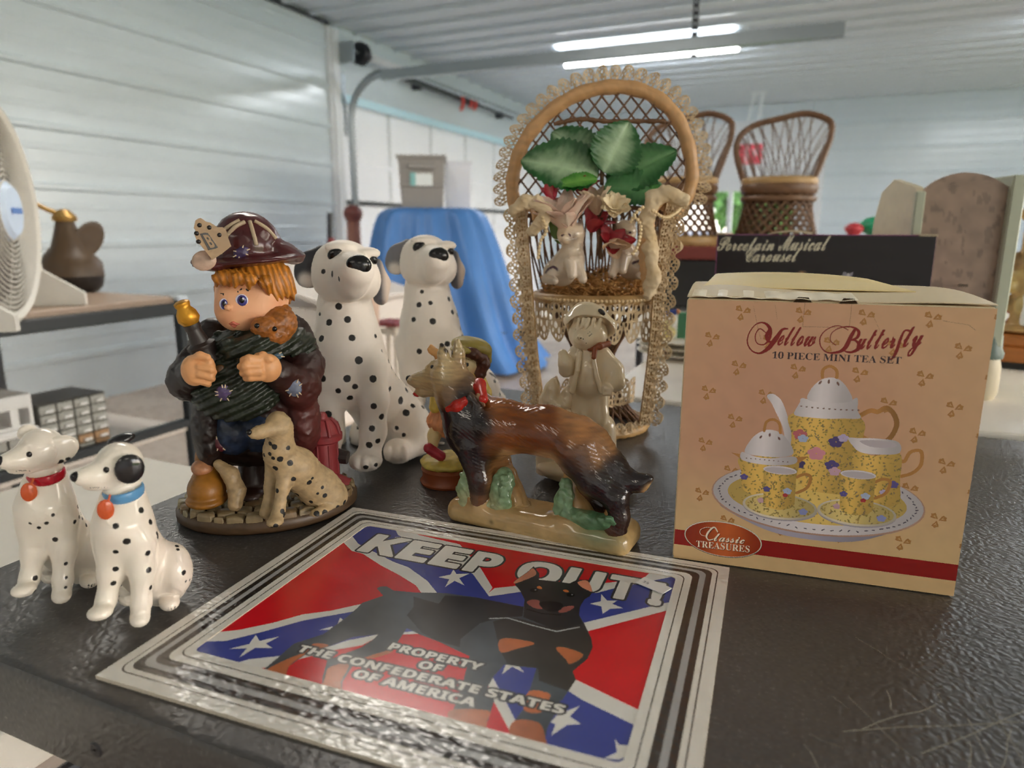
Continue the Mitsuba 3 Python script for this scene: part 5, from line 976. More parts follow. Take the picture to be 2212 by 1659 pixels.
TN = [(890, 822, 26, 'a58d6c'), (940, 800, 34, 'ab9470'), (925, 845, 24, 'a38a66'), (955, 750, 18, '6b5a48'), (988, 750, 20, 'b7a078'), (985, 810, 22, '9c8058'), (960, 860, 20, '6e5238'), (1000, 835, 18, '4a3424'), (1000, 880, 32, '17110f'), (1030, 905, 32, '17110f'), (1020, 960, 36, '17110f'), (1035, 1040, 28, '2a1a12'), (1040, 845, 22, '7a5838'), (1070, 870, 26, '8a4f2c'), (1110, 905, 40, '6e2f17'), (1180, 925, 42, '64290f'), (1060, 960, 24, '6b3a1e'), (1120, 955, 26, '7a3c1e'), (1100, 985, 18, 'b58d5c'), (1180, 980, 22, 'b8935e'), (1150, 890, 22, '7c3f1f'), (1230, 905, 26, '9b6c3c'), (1205, 1000, 16, '9c7a4a'), (1250, 960, 26, '5c3a22'), (1240, 985, 30, '1d1310'), (1290, 1040, 30, '1a100e'), (1290, 950, 22, '8a6238'), (1310, 980, 24, '1c1210'), (1340, 1030, 24, '1a1010'), (1340, 1090, 24, '2a1a12'), (1330, 1140, 18, 'a8885a'), (1375, 1050, 18, '1a1010'), (1385, 1030, 12, 'a8895a'), (1404, 1034, 10, 'c0a272'), (1100, 1075, 26, 'a8794a'), (1075, 1040, 24, '9a6c40'), (1035, 1100, 24, '5a3a22'), (1245, 1050, 22, '6a4424'), (1300, 1110, 20, '4a2c18')]
col = tones(F, v, TN); st = meshkit.noise(np.c_[(v - F.o) @ F.r * 120, v[:, 2] * 900, v[:, 1] * 60])[:, None]; col = np.clip(col * (0.65 + 0.7 * st), 0, 1)
bl_ = meshkit.fbm(v * 260, 2, 8); ew = np.min([np.linalg.norm(v - F.front(v, x, y), axis=1) / (r * F.m) for x, y, r in ((956, 752, 6), (957, 764, 7), (961, 778, 6))], axis=0)[:, None]; col = col * np.clip(0.1 + 0.9 * (ew - 0.7) / 0.5, 0.1, 1)
add('body', q, 'glaze_plain', shep, smooth=True, color=col)
add('nose', moved(trimesh.creation.icosphere(2, 8 * F.m), F.A(884, 818, 0)), 'nose_black', shep, smooth=True)
mat('red_glaze', 'a01c14', 0.12, coat=0.7)
c = F.clay(); F.blob(c, 900, 852, -1, 9, 5, 9, tilt=-20); add('tongue', c.build(0.0008), 'red_glaze', shep, smooth=True)
for pts in (((1022, 850), (1036, 842), (1052, 836)), ((964, 892), (984, 884), (1004, 873))):
    c = F.clay(); pl = [F.front(v, x, y) for x, y in pts]; c.path([q_ + F.n * 0.0030 for q_ in pl], [0.0036, 0.0052, 0.0040]); add('collar', c.build(0.0009), 'red_glaze', shep, smooth=True, label='red collar')
p = F.front(v, 918, 808); add('eye', moved(trimesh.creation.icosphere(2, 0.0016), p), 'eye_black', shep, smooth=True)
# base and cast foliage
pA, pB = F.A(1012, 1118, 2), F.A(1342, 1150, 2); mid = (pA + pB) / 2; mid[2] = TZ + 0.008; dX = pB - pA; hl = np.linalg.norm(dX[:2]) / 2 + 0.011
c2 = Clay(); c2.slab(mid, [hl, 0.021, 0.0105], axes([dX[0], dX[1], 0], [-dX[1], dX[0], 0]), rnd=0.0095)
F.blob(c2, 1080, 1098, 0, 50, 18, 40, k=14); F.blob(c2, 1250, 1118, 0, 60, 20, 40, k=14)
F.limb(c2, [(1120, 1085, 0, 22), (1105, 1060, 4, 24), (1090, 1030, 6, 30)], 14); F.limb(c2, [(1040, 1090, -8, 34), (1036, 1050, -9, 28)], 14); F.limb(c2, [(1255, 1100, 2, 26), (1235, 1060, 4, 20), (1240, 1020, 6, 22)], 14); F.limb(c2, [(1330, 1120, -6, 26), (1335, 1100, -8, 22)], 10)
c2.pat.append(lambda p: 0.0006 * (meshkit.fbm(p * 130, 2) - 0.5))
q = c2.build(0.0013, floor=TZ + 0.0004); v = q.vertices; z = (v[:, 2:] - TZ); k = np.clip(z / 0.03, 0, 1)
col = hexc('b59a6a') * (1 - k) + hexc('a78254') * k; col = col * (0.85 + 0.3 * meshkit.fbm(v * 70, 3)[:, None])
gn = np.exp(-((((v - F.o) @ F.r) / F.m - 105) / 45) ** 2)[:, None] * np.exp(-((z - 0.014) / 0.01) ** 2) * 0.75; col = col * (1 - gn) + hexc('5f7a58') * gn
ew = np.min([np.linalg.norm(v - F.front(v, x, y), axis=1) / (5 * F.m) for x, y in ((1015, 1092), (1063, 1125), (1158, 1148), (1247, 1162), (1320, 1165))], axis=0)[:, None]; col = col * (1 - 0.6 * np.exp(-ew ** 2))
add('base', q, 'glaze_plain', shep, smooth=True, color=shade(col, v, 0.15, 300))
c = F.clay(); g = np.random.default_rng(8)
def bush(pts, n, sz=9.0):
    """A cast plant: a stem run through (x, y, d, r) with leaf lumps on its face."""
    F.limb(c, pts, 8); P_ = np.array(pts, float)
    for _ in range(n):
        s = g.uniform(0, len(P_) - 1); i = min(int(s), len(P_) - 2); q = P_[i] + (P_[i + 1] - P_[i]) * (s - i); a = g.uniform(-2.7, -0.4)
        F.blob(c, q[0] + q[3] * 0.95 * math.cos(a), q[1] + g.uniform(-7, 7), q[2] + q[3] * F.m * 1000 * 0.95 * math.sin(a), g.uniform(.6, 1.1) * sz, g.uniform(.6, 1.2) * sz, sz * 0.75, k=0.9, tilt=g.uniform(-60, 60))
bush([(1012, 1088, -12, 20), (1006, 1050, -12, 17), (1016, 1004, -12, 9)], 34); bush([(1082, 1085, -8, 24), (1084, 1050, -6, 24), (1090, 1026, -4, 18)], 34, 10)
bush([(1216, 1112, -5, 20), (1218, 1080, -5, 19), (1226, 1044, -3, 12)], 30); bush([(1238, 1116, -8, 20), (1276, 1126, -10, 20), (1318, 1128, -12, 16)], 34); bush([(1000, 1092, -13, 13), (1050, 1094, -13, 13), (1095, 1094, -11, 12)], 22, 8)
q = c.build(0.0011, floor=TZ + 0.004); v = q.vertices
add('foliage', q, 'glaze_plain', shep, smooth=True, color=shade(tones(F, v, [(1010, 1030, 30, '7d9470'), (1085, 1050, 30, '75906e'), (1215, 1070, 36, '6f8f6a'), (1290, 1110, 40, '4f7550'), (1040, 1085, 30, '9aa078'), (1255, 1050, 20, '8a8a5c')]), v, 0.5, 300), label='green cast foliage', kind='stuff')
# ---------------------------------------------------------------- two small glossy seated dogs at the left front
def small_dog(label, px, py, sc, sp, ears, collar, tagc, tilt=0.0):
    F = Fig(px, py); t = thing('ceramic_dog', label, 'figurine', 'small glossy seated dogs')
    X = lambda x: px + (x - 300) * sc; Yy = lambda y: py + (y - 1345) * sc
    bl = lambda c, x, y, d, rx, ry, rd, **k: F.blob(c, X(x), Yy(y), d, rx * sc, ry * sc, rd * sc, **{a: (b * sc if a == 'k' else b) for a, b in k.items()})
    li = lambda c, pts, k=None: F.limb(c, [(X(a), Yy(b), d, r * sc) for a, b, d, r in pts], None if k is None else k * sc)
    c = F.clay()
    li(c, [(268, 1050, 2, 34), (266, 1085, 0, 42), (266, 1130, -3, 55), (276, 1170, 2, 56), (325, 1225, 12, 58), (352, 1255, 16, 54)], 18)
    li(c, [(300, 1165, -9, 36), (307, 1230, -12, 24), (305, 1300, -15, 18), (303, 1325, -16, 18)], 14); li(c, [(243, 1165, -2, 36), (240, 1235, -4, 24), (230, 1295, -6, 18), (224, 1312, -8, 18)], 14)
    bl(c, 302, 1336, -19, 19, 15, 22, k=8); bl(c, 216, 1322, -14, 24, 14, 22, k=8)
    bl(c, 378, 1228, 6, 36, 58, 52, k=14); bl(c, 366, 1300, -2, 21, 16, 26, k=10); bl(c, 282, 1290, 24, 24, 17, 24, k=10); li(c, [(300, 1262, 22, 16), (268, 1276, 18, 13)], 8)
    bl(c, 258, 1000, 0, 44, 44, 46, k=12); li(c, [(232, 1018, -2, 32), (204, 1026, -5, 23), (178, 1030, -7, 17)], 12); bl(c, 215, 1044, -3, 30, 12, 20, k=8)
    m = c.build(0.0009, floor=TZ + 0.0004); v = m.vertices
    pts = [(F.front(v, x * .2893, 900 + y * .2893), r * 0.34 * F.m) for x, y, r in sp]; toes = []
    for fx, fy in ((302, 1338), (366, 1302), (216, 1324)):
        for e in (-7, 1, 9): toes += [(F.front(v, X(fx + e), Yy(fy + j)), 0.9 * F.m) for j in (-6, -3, 0, 3, 6)]
    g = np.random.default_rng(int(px)); bk = v[((v - F.o) @ F.n) > 0.012]; pts += [(bk[i], 0.0016) for i in g.integers(0, len(bk), 12)]
    mm_ = [(F.front(v, X(196 + i * 4), Yy(1042 + 0.10 * (i - 4) ** 2)), 0.8 * F.m) for i in range(10)]
    col = hexc('efe6d8') * (0.95 + 0.05 * meshkit.fbm(v * 90, 2)[:, None]); pk = 0.35 * np.exp(-(((v - F.o) @ F.r - F.at(X(262), 0) @ F.r + F.o @ F.r) / 0.014) ** 2)[:, None]; col = col * (1 - pk) + hexc('ecd6cb') * pk
    add('body', m, 'glaze', t, smooth=True, color=col, uv=np.c_[spots(v, pts + toes + mm_, 2), v[:, 0] * 0])
    c = F.clay(); bl(c, 166, 1029, -8, 12, 11, 11); add('nose', c.build(0.0007), 'nose_black', t, smooth=True, label='black nose')
    p = F.front(v, X(226), Yy(1002)); c = Clay(); c.ell(p, [0.0016, 0.001, 0.0018], np.array([F.r, F.n, F.u])); add('eye', c.build(0.0004), 'eye_black', t, smooth=True)
    for e in ears:
        c = F.clay(); bl(c, *e[:6], tilt=e[6], k=6); q = c.build(0.0008); w = q.vertices
        es = [(F.front(w, x * .2893, 900 + y * .2893), 5 * F.m) for x, y in e[8]]
        add('ear', q, 'glaze', t, smooth=True, color=np.tile(hexc(e[7]), (len(w), 1)), uv=np.c_[spots(w, es) if es else np.full(len(w), 9.0), w[:, 0] * 0], label='black ear' if e[7] < '3' else None)
    ring = [F.at(X(267 + 41 * math.cos(a)), Yy(1062 - 10 * math.cos(a)), -0.0015) + F.n * (42 * sc * F.m) * math.sin(a) for a in np.linspace(0, 6.283, 40, endpoint=False)]
    add('collar', tube(ring, 0.0024, 8, True, flat=(0.45, 1.35)), collar, t, smooth=True, label=tagc)
    q0, q1 = F.at(X(238), Yy(1068), -0.0118), F.at(X(228), Yy(1100), -0.0150)
    k = add('tag', moved(lathe([(.0001, -.0012), (.0032, -.0010), (.0042, 0), (.0032, .0010), (.0001, .0012)], 20, sy=1.4), q1, x=F.r, y=F.u, z=F.n), 'tag_orange', t, smooth=40, label='plain orange oval tag')
    add('cord', tube([q0, (q0 + q1) / 2 - F.n * 0.0008, q1 + F.u * 0.004], 0.0007, 6), 'tag_orange', k)
R_ = [(1045, 637, 19), (860, 727, 18), (1122, 733, 18), (1212, 790, 16), (1174, 833, 17), (930, 843, 22), (857, 936, 16), (1094, 933, 17), (1355, 938, 13), (1328, 976, 14), (1102, 1050, 18), (855, 1075, 18), (851, 1183, 17), (1118, 1186, 15), (1371, 1128, 16), (1380, 1197, 8), (1420, 1197, 8)]
L_ = [(580, 638, 14), (387, 660, 10), (333, 718, 11), (282, 768, 12), (213, 738, 10), (550, 722, 14), (617, 708, 11), (672, 686, 11), (668, 747, 11), (651, 806, 12), (396, 846, 16), (480, 1010, 11), (486, 1105, 11), (477, 1170, 9), (270, 1152, 17), (262, 1225, 15), (780, 1055, 9)]
small_dog('glossy white spotted dog with a blue collar and black ears, nearest to the sign', 300, 1346, 1.0, R_, [(280, 1012, -15, 27, 31, 9, -8, '141215', []), (262, 948, 8, 27, 11, 20, 12, '141215', [])], 'collar_blue', 'blue collar')
small_dog('glossy white spotted dog with a red collar and white ears at the table edge', 131, 1296, 0.95, L_, [(298, 1003, -8, 38, 30, 9, 24, 'efe6d8', [(448, 325), (534, 333), (468, 378)]), (226, 966, 10, 20, 20, 14, -30, 'efe6d8', [])], 'collar_red', 'red collar')
# ---------------------------------------------------------------- girl figurine behind the shepherd
F = Fig(968, 1040); girl = thing('girl_figurine', 'small painted girl figurine in an olive cap on a brown round base behind the shepherd', 'figurine')
u = F.m; O = F.o.copy()
mat('base_brown', '7e3e1e', 0.3)
add('base', lathe([(.0001, .0004), (58 * u, .0004), (60 * u, 6 * u), (55 * u, 12 * u), (54 * u, 26 * u), (57 * u, 32 * u), (52 * u, 38 * u), (.0001, 38 * u)], 40, O), 'base_brown', girl, smooth=40)
c = F.clay(); c.ell(O + F.u * 46 * u, [60 * u, 60 * u, 15 * u]); c.pat.append(rough(0.0012, 200)); c.pat.append(rough(0.0008, 90, 4))
piece('turf', c, 0.0013, ['b3a04c'], girl, noise=(0.6, 120), label='yellow green turf')
c = F.clay(); F.limb(c, [(938, 978, -14, 10), (926, 968, -16, 10), (952, 985, -16, 11)], 4); F.limb(c, [(1000, 985, -8, 11), (1012, 992, -10, 11)], 4); piece('shoe', c, 0.001, ['9c2430'], girl, label='red shoes', noise=(0.2, 200))
c = F.clay(); F.limb(c, [(952, 905, 0, 16), (938, 940, -8, 13), (934, 968, -12, 10)], 8); F.limb(c, [(985, 905, 4, 16), (998, 945, 0, 13), (1004, 980, -5, 10)], 8); piece('legs', c, 0.001, ['d8c08a'], girl, noise=(0.15, 150))
c = F.clay(); F.limb(c, [(962, 860, 0, 24), (968, 905, 0, 40)], 12); F.blob(c, 968, 908, 0, 44, 22, 42, k=10); c.pat.append(lambda p: 0.0008 * np.sin(np.arctan2((p - O) @ F.n, (p - O) @ F.r) * 14)); piece('skirt', c, 0.001, ['cf8a5c'], girl, noise=(0.3, 150), label='orange skirt')
c = F.clay(); F.limb(c, [(958, 835, 0, 24), (985, 815, 4, 30)], 10); F.limb(c, [(945, 850, -8, 14), (940, 880, -12, 12)], 6); F.limb(c, [(1020, 812, 0, 24), (1040, 850, 2, 22)], 8); c.pat.append(rough(0.0007, 260)); piece('blouse', c, 0.001, ['cdb04c', 'd8cda4'], girl, noise=(0.4, 150), label='yellow blouse')
c = F.clay(); F.blob(c, 1004, 785, -2, 32, 34, 30); F.blob(c, 985, 788, -14, 14, 12, 12, k=8); q = c.build(0.0009); v = q.vertices
add('head', q, 'dog_matte', girl, smooth=True, color=tint(tint(np.tile(hexc('d9c698'), (len(v), 1)), v, 1022, 800, 12, 'd99a70', .5), v, 990, 800, 10, 'd99a70', .5), uv=np.c_[spots(v, F.marks(v, [(1009, 779, 4.5), (984, 780, 4), (1000, 768, 1.5), (1006, 767, 1.5), (1012, 769, 1.5)])), v[:, 0] * 0])
c = F.clay(); F.limb(c, [(1034, 760, -8, 14), (1042, 785, -6, 15), (1036, 805, -6, 13), (1030, 812, -4, 9)], 8); F.limb(c, [(1000, 758, -20, 9), (1022, 764, -20, 11), (1036, 772, -14, 10)], 6); F.blob(c, 1012, 775, 14, 34, 36, 26, k=8); c.pat.append(rough(0.0011, 330)); piece('hair', c, 0.001, ['4a2417'], girl, noise=(0.5, 250), label='curly brown hair')
c = F.clay(); F.blob(c, 1018, 748, 0, 42, 20, 42, tilt=-12); F.blob(c, 995, 756, -22, 22, 7, 22, k=6, tilt=-8); F.limb(c, [(1044, 760, 0, 18), (1050, 778, 4, 12)], 8); c.pat.append(rough(0.0006, 150)); piece('cap', c, 0.001, ['8a7a35'], girl, noise=(0.3, 120), label='olive cap')
c = F.clay(); F.limb(c, [(985, 815, 4, 14), (955, 780, 0, 12), (945, 765, -3, 9)], 6)
for a, b in ((-14, -4), (-18, 2), (-16, 8), (-10, 12)): F.limb(c, [(945, 762, -3, 6), (945 + a, 752 + b, -5, 4.2)], 3)
piece('arm', c, 0.0009, ['d09a5c'], girl, noise=(0.15, 200), label='raised arm')
# ---------------------------------------------------------------- white porcelain boy before the wicker chair
F = Fig(1262, 1040); pb = thing('porcelain_boy', 'cream porcelain boy in a wide hat standing beside a small tub, before the wicker chair', 'figurine'); u = F.m; O = F.o.copy()
def por(name, c, h=0.001, colr='d8c6a8', mk=(), floor=None, label=None, extra=None):
    q = c.build(h, floor); v = q.vertices; col = np.tile(hexc(colr), (len(v), 1)) * (0.9 + 0.2 * meshkit.fbm(v * 60, 2)[:, None])
    if extra: col = extra(v, col)
    add(name, q, 'glaze', pb, smooth=True, color=col, uv=np.c_[spots(v, [(F.front(v, x, y), r * F.m) for x, y, r in mk]) if mk else np.full(len(v), 9.0), v[:, 0] * 0], label=label); return q
c = Clay(); c.ell(O + F.u * 22 * u, [110 * u, 62 * u, 24 * u]); F.limb(c, [(1295, 925, 0, 34), (1298, 990, 0, 34), (1298, 1030, 0, 34)], 6); F.blob(c, 1200, 1010, -6, 40, 18, 40, k=10); por('base', c, 0.0013, floor=TZ + 0.0004)
c = F.clay(); F.limb(c, [(1258, 855, 2, 24), (1256, 900, 0, 22), (1254, 960, 0, 22), (1254, 1010, 0, 24)], 8); F.limb(c, [(1290, 855, 0, 23), (1292, 895, -4, 21), (1292, 910, -6, 21)], 8); F.blob(c, 1270, 830, 0, 36, 34, 30, k=12)
for x, y in ((1254, 905), (1292, 902)): F.blob(c, x, y, -2, 24, 10, 24, k=4)
por('trousers', c)
c = F.clay(); F.blob(c, 1284, 918, -10, 15, 9, 22); q = c.build(0.0009); add('shoe', q, 'base_brown', pb, smooth=True, label='brown shoe')
c = F.clay(); F.limb(c, [(1270, 765, 0, 34), (1272, 820, 0, 42)], 12); F.limb(c, [(1300, 770, 0, 22), (1325, 800, -4, 20), (1330, 825, -10, 18), (1312, 838, -18, 12)], 10); F.limb(c, [(1248, 765, -2, 20), (1230, 785, -8, 17), (1222, 800, -14, 14)], 8); F.limb(c, [(1252, 760, -15, 6), (1247, 800, -19, 5), (1236, 846, -18, 6)], 2); F.limb(c, [(1280, 765, -17, 5), (1288, 810, -21, 5), (1300, 846, -20, 6)], 2); F.limb(c, [(1224, 800, -14, 13), (1222, 785, -17, 15), (1216, 765, -14, 10)], 6); F.blob(c, 1270, 805, -14, 16, 22, 10, k=5); por('jacket', c)
c = F.clay(); F.blob(c, 1310, 838, -20, 13, 12, 12)
for i in range(4): F.limb(c, [(1306 + i * 5, 840, -23, 4.2), (1304 + i * 5, 852, -24, 3.4)], 2)
por('hand', c, 0.0008)
c = F.clay(); F.blob(c, 1270, 722, -2, 40, 36, 38); F.blob(c, 1262, 735, -14, 24, 18, 20, k=10); F.blob(c, 1252, 728, -22, 5, 5, 6, k=4)
for x, y, a in ((1238, 705, -8), (1246, 702, -14), (1256, 700, -18), (1266, 700, -18), (1278, 702, -16), (1292, 712, -12)): F.limb(c, [(x + 5, 690, a + 3, 4.5), (x + 2, 702, a + 1, 3.6), (x - 2, 710, a, 2)], 3)
por('head', c, 0.0009, mk=[(1256, 724, 1.6), (1259, 723, 1.6), (1262, 722, 1.6), (1274, 716, 1.8), (1277, 714.5, 1.8), (1280, 713.5, 1.6), (1270, 711, 1.0), (1274, 709, 1.0), (1267, 735, .8)], extra=lambda v, col: tint(tint(col, v, 1258, 735, 8, 'c88a68', .6), v, 1288, 730, 10, 'd09878', .5))
c = F.clay(); F.blob(c, 1275, 700, 2, 56, 30, 54, tilt=-10); F.blob(c, 1276, 712, -8, 48, 32, 46, k=3, tilt=-10, sub=True); F.blob(c, 1272, 680, 4, 38, 26, 36, k=10, tilt=-12); F.blob(c, 1273, 732, -12, 42, 44, 42, k=3, sub=True); por('hat', c, 0.001)
c = F.clay(); F.limb(c, [(1275, 752, -15, 7), (1295, 748, -15, 7), (1315, 742, -8, 6)], 4); F.limb(c, [(1285, 752, -17, 6), (1283, 772, -20, 5)], 3); q = c.build(0.0009); add('neckerchief', q, 'base_brown', pb, smooth=True, label='brown neckerchief')
c = F.clay(); F.blob(c, 1300, 674, -8, 9, 5, 5, tilt=-40); add('hat_band', c.build(0.0008), 'nozzle_dark', pb, smooth=True)
T_ = F.A(1192, 995, 4); T_[2] = O[2]
add('tub', lathe([(.0001, 14 * u), (34 * u, 16 * u), (38 * u, 130 * u), (47 * u, 134 * u), (49 * u, 142 * u), (45 * u, 150 * u), (38 * u, 148 * u), (36 * u, 128 * u), (.0001, 126 * u)], 36, T_), 'china_cream', pb, smooth=40, label='round cream tub')
c = F.clay(); F.limb(c, [(1188, 862, 2, 22), (1193, 838, 2, 15), (1196, 822, 2, 7)], 8); F.limb(c, [(1225, 862, 2, 16), (1228, 846, 2, 11), (1230, 838, 2, 7)], 8); F.blob(c, 1200, 872, 4, 36, 16, 30, k=8); por('contents', c)
# ---------------------------------------------------------------- miniature wicker chair trimmed with lace, and what sits in it
mat('wicker_tan', blend((0.30, 0.17, 0.06), (0.52, 0.33, 0.14), 150), 0.5)
mat('wicker_brown', blend((0.075, 0.032, 0.014), (0.20, 0.10, 0.045), 90), 0.4)
mat('lace', blend((0.50, 0.36, 0.20), (0.70, 0.58, 0.42), 70), 0.75)
mat('ribbon', lambda v: hexc('b98f62') * (0.7 + 0.6 * nz(v, 180, 3)), 0.5); mat('pearl', 'dcc49a', 0.2, coat=0.4)
F = Fig(1278, 948); A = F.A; u = F.m
wk = thing('wicker_chair', 'miniature peacock wicker chair trimmed with cream lace and pearls, leaves and cats inside', 'chair')
def ring3(x, y, rx, dep, n=48, d=0.0):
    o = A(x, y, d); return np.array([o + F.r * rx * u * math.cos(a) + F.n * dep * 0.001 * math.sin(a) for a in np.linspace(0, 6.2832, n, endpoint=False)])
def wrapped(pts, r, wraps, amp=0.12, n=9):
    p = spline(pts, 10) if len(pts) < 40 else np.asarray(pts); s = np.linspace(0, 1, len(p)); return tube(p, r * (1 + amp * np.sin(s * wraps * 6.283)), n)
base_z = TZ + 10 * u
o0 = F.o.copy()
def lvl(rx, dep, z, n=48): return np.array([o0 + [0, 0, z] + F.r * rx * u * math.cos(a) + F.n * (0.055 + dep * 0.001 * math.sin(a)) for a in np.linspace(0, 6.2832, n, endpoint=False)])
b_ = lvl(118, 58, 0.006, 72); add('base_ring', tube(b_, 0.0065 * (1 + 0.12 * np.sin(np.arange(72) * 3.0)), 8, True), 'wicker_tan', wk, smooth=True)
zs = float(A(1278, 640, 55)[2] - TZ); zw = float(A(1278, 800, 55)[2] - TZ)
s_ = lvl(132, 60, zs, 72); add('seat_ring', tube(s_, 0.006, 8, True), 'wicker_tan', wk, smooth=True)
def prof(t):      # radius of the pedestal at relative height t
    return np.where(t < zw / zs, 36 + 78 * np.clip(1 - t / (zw / zs), 0, 1) ** 1.5, 36 + 92 * np.clip((t - zw / zs) / (1 - zw / zs), 0, 1) ** 1.5)
for sgn in (1, -1):
    for i in range(26):
        t = np.linspace(0, 1, 15); a = i * 6.2832 / 26 + sgn * (t * 1.6)
        r = prof(t); q = o0 + F.n * 0.055 + np.c_[t * 0, t * 0, 0.006 + t * (zs - 0.006)] + F.r * (r * u * np.cos(a))[:, None] + F.n * (r / 118 * 0.058 * np.sin(a))[:, None]
        add('pedestal_strand', tube(q, 0.00135, 4), 'wicker_brown', wk, smooth=True)
add('waist_band', tube(lvl(37, 18, zw, 40), 0.004, 8, True), 'wicker_tan', wk, smooth=True)
dsk = lvl(130, 58, zs - 0.004, 48); add('seat', mesh(np.vstack([dsk, dsk.mean(0)[None]]), [[i, (i + 1) % 48, 48] for i in range(48)]), 'wicker_tan', wk)
posts = [[A(1168, 905, 20), A(1150, 760, 14), A(1138, 620, 8), A(1128, 500, 10), A(1126, 448, 14)], [A(1392, 915, 20), A(1412, 760, 14), A(1424, 620, 8), A(1436, 510, 10), A(1452, 436, 16)]]
for q in posts: add('post', wrapped(q, 13 * u, 40), 'wicker_tan', wk, smooth=True)
HP = [(1122, 470), (1108, 420), (1110, 370), (1132, 308), (1176, 252), (1236, 210), (1300, 190), (1362, 190), (1420, 212), (1464, 258), (1488, 320), (1494, 385), (1480, 430), (1452, 470)]
hoop = spline([A(x, y, 62) for x, y in HP], 8); add('hoop', wrapped(hoop, 15 * u, 90, 0.07, 10), 'ribbon', wk, smooth=True, label='ribbon wrapped hoop of the back')
for q in ([A(1122, 470, 62), A(1130, 446, 30), A(1150, 440, 0), A(1168, 470, -18)], [A(1460, 460, 62), A(1430, 436, 30), A(1412, 440, 0), A(1398, 480, -20), A(1396, 560, -22), A(1404, 620, -18)]): add('arm', wrapped(q, 15 * u, 26), 'ribbon', wk, smooth=True)
HPl = Polygon(spline(HP, 6)).buffer(2)
for ang in (52, -52):
    a = math.radians(ang)
    for k in range(-14, 15):
        o = np.array([1300, 330]) + k * 25 * np.array([-math.sin(a), math.cos(a)]); l = LineString([o - 400 * np.array([math.cos(a), math.sin(a)]), o + 400 * np.array([math.cos(a), math.sin(a)])]).intersection(HPl)
        for s in getattr(l, 'geoms', [l]):
            if s.length > 12: q = np.array(s.segmentize(30).coords); add('back_strand', tube([A(x, y, 62 + ang * 0.03) for x, y in q], 0.0011, 4), 'wicker_brown', wk, smooth=True)
for pts in (((1196, 268), (1250, 258), (1310, 262), (1370, 262), (1438, 262)), ((1128, 470), (1200, 452), (1300, 446), (1400, 452), (1460, 465))):
    add('weaver', wrapped([A(x, y, 60) for x, y in pts], 5 * u, 30, 0.2, 6), 'wicker_brown', wk, smooth=True)
for i in range(22):
    t = i / 21; x = 1132 + t * 320; y0 = 468 - 18 * math.sin(math.pi * t)
    for dx in (-16, 16): add('back_strand', tube(bez(A(x, y0, 61), A(x + dx * 0.6, 520, 62), A(1278 + (x + dx - 1278) * 0.78, 632, 85), n=7), 0.0012, 4), 'wicker_brown', wk, smooth=True)
# lace: a pierced, scalloped strip laid along a curve
def lace_cells(n, deep=True):
    cells = []
    for i in range(n):
        g = sbox(0, 0, 1.001, 0.42).union(Point(0.5, 0.46).buffer(0.5, 10)) if deep else sbox(0, 0, 1.001, 0.7).union(Point(0.5, 0.6).buffer(0.42, 8))
        hol = [Point(0.5 + 0.19 * math.cos(a), 0.50 + 0.19 * math.sin(a)).buffer(0.085, 4) for a in np.arange(5) * 1.2566 + 0.3] + [Point(0.5 + 0.39 * math.cos(a), 0.46 + 0.39 * math.sin(a)).buffer(0.055, 3) for a in np.linspace(0.15, 2.99, 7)] + [Point(0.12, 0.16).buffer(0.075, 4), Point(0.38, 0.14).buffer(0.07, 4), Point(0.62, 0.14).buffer(0.07, 4), Point(0.88, 0.16).buffer(0.075, 4), Point(0.06, 0.38).buffer(0.09, 4), Point(0.94, 0.38).buffer(0.09, 4)]
        cells.append(affinity.translate(g.difference(unary_union(hol)), i, 0))
    return cells
def lace(curve, out, width, n, deep=True, wave=0.0012, th=0.0006):
    """Lace along the polyline, spreading in the directions out (one per point)."""
    c = np.asarray(curve, float); s = np.r_[0, np.cumsum(np.linalg.norm(np.diff(c, axis=0), axis=1))]; s /= s[-1]; o = np.asarray(out, float); o = o / np.linalg.norm(o, axis=1, keepdims=True)
    ms = []
    for g in lace_cells(n, deep):
        f = flat(g.segmentize(0.14)); x = f.vertices[:, 0] / n; y = f.vertices[:, 1]
        P0 = np.stack([np.interp(x, s, c[:, k]) for k in range(3)], 1); D = np.stack([np.interp(x, s, o[:, k]) for k in range(3)], 1); T = np.stack([np.interp(np.clip(x + 0.01, 0, 1), s, c[:, k]) - np.interp(np.clip(x - 0.01, 0, 1), s, c[:, k]) for k in range(3)], 1)
        N = np.cross(T, D); N /= np.linalg.norm(N, axis=1, keepdims=True) + 1e-12
        v = P0 + D * (y * width)[:, None] + N * (wave * np.sin(x * n * 3.1) * y + wave * 1.2 * np.sin(x * n * 7.7 + y * 2))[:, None]
        ms.append(thick(mesh(v, f.faces), th))
    return cat_(ms)
cen = A(1300, 345, 62)
add('lace_trim', lace(hoop[6:-8], (hoop - cen)[6:-8], 46 * u, 30), 'lace', wk, label='scalloped lace round the back', kind='stuff')
fr_ = np.array([o0 + [0, 0, zs] + F.r * 134 * u * math.cos(a) + F.n * (0.055 + 0.062 * math.sin(a)) for a in np.linspace(math.pi + 0.15, 2 * math.pi - 0.15, 40)])
add('lace_apron', lace(fr_ - F.n * 0.003, np.tile([0, 0, -1.0], (40, 1)) + 0.0, 92 * u, 9), 'lace', wk, label='lace apron below the seat', kind='stuff')
for i, q in enumerate(posts):
    p = spline(q, 10); sd = np.tile(F.r * (-1 if i == 0 else 1) - F.n * 0.5, (len(p), 1)); add('post_lace', lace(p - F.n * 0.004, sd, 38 * u, 13, False), 'lace', wk, kind='stuff', label='lace down the post')
    add('post_lace', lace(p - F.n * 0.0095 + F.r * (0.006 if i == 0 else -0.006), np.tile(F.r * (-1 if i == 0 else 1), (len(p), 1)), 26 * u, 16, False), 'lace', wk, kind='stuff')
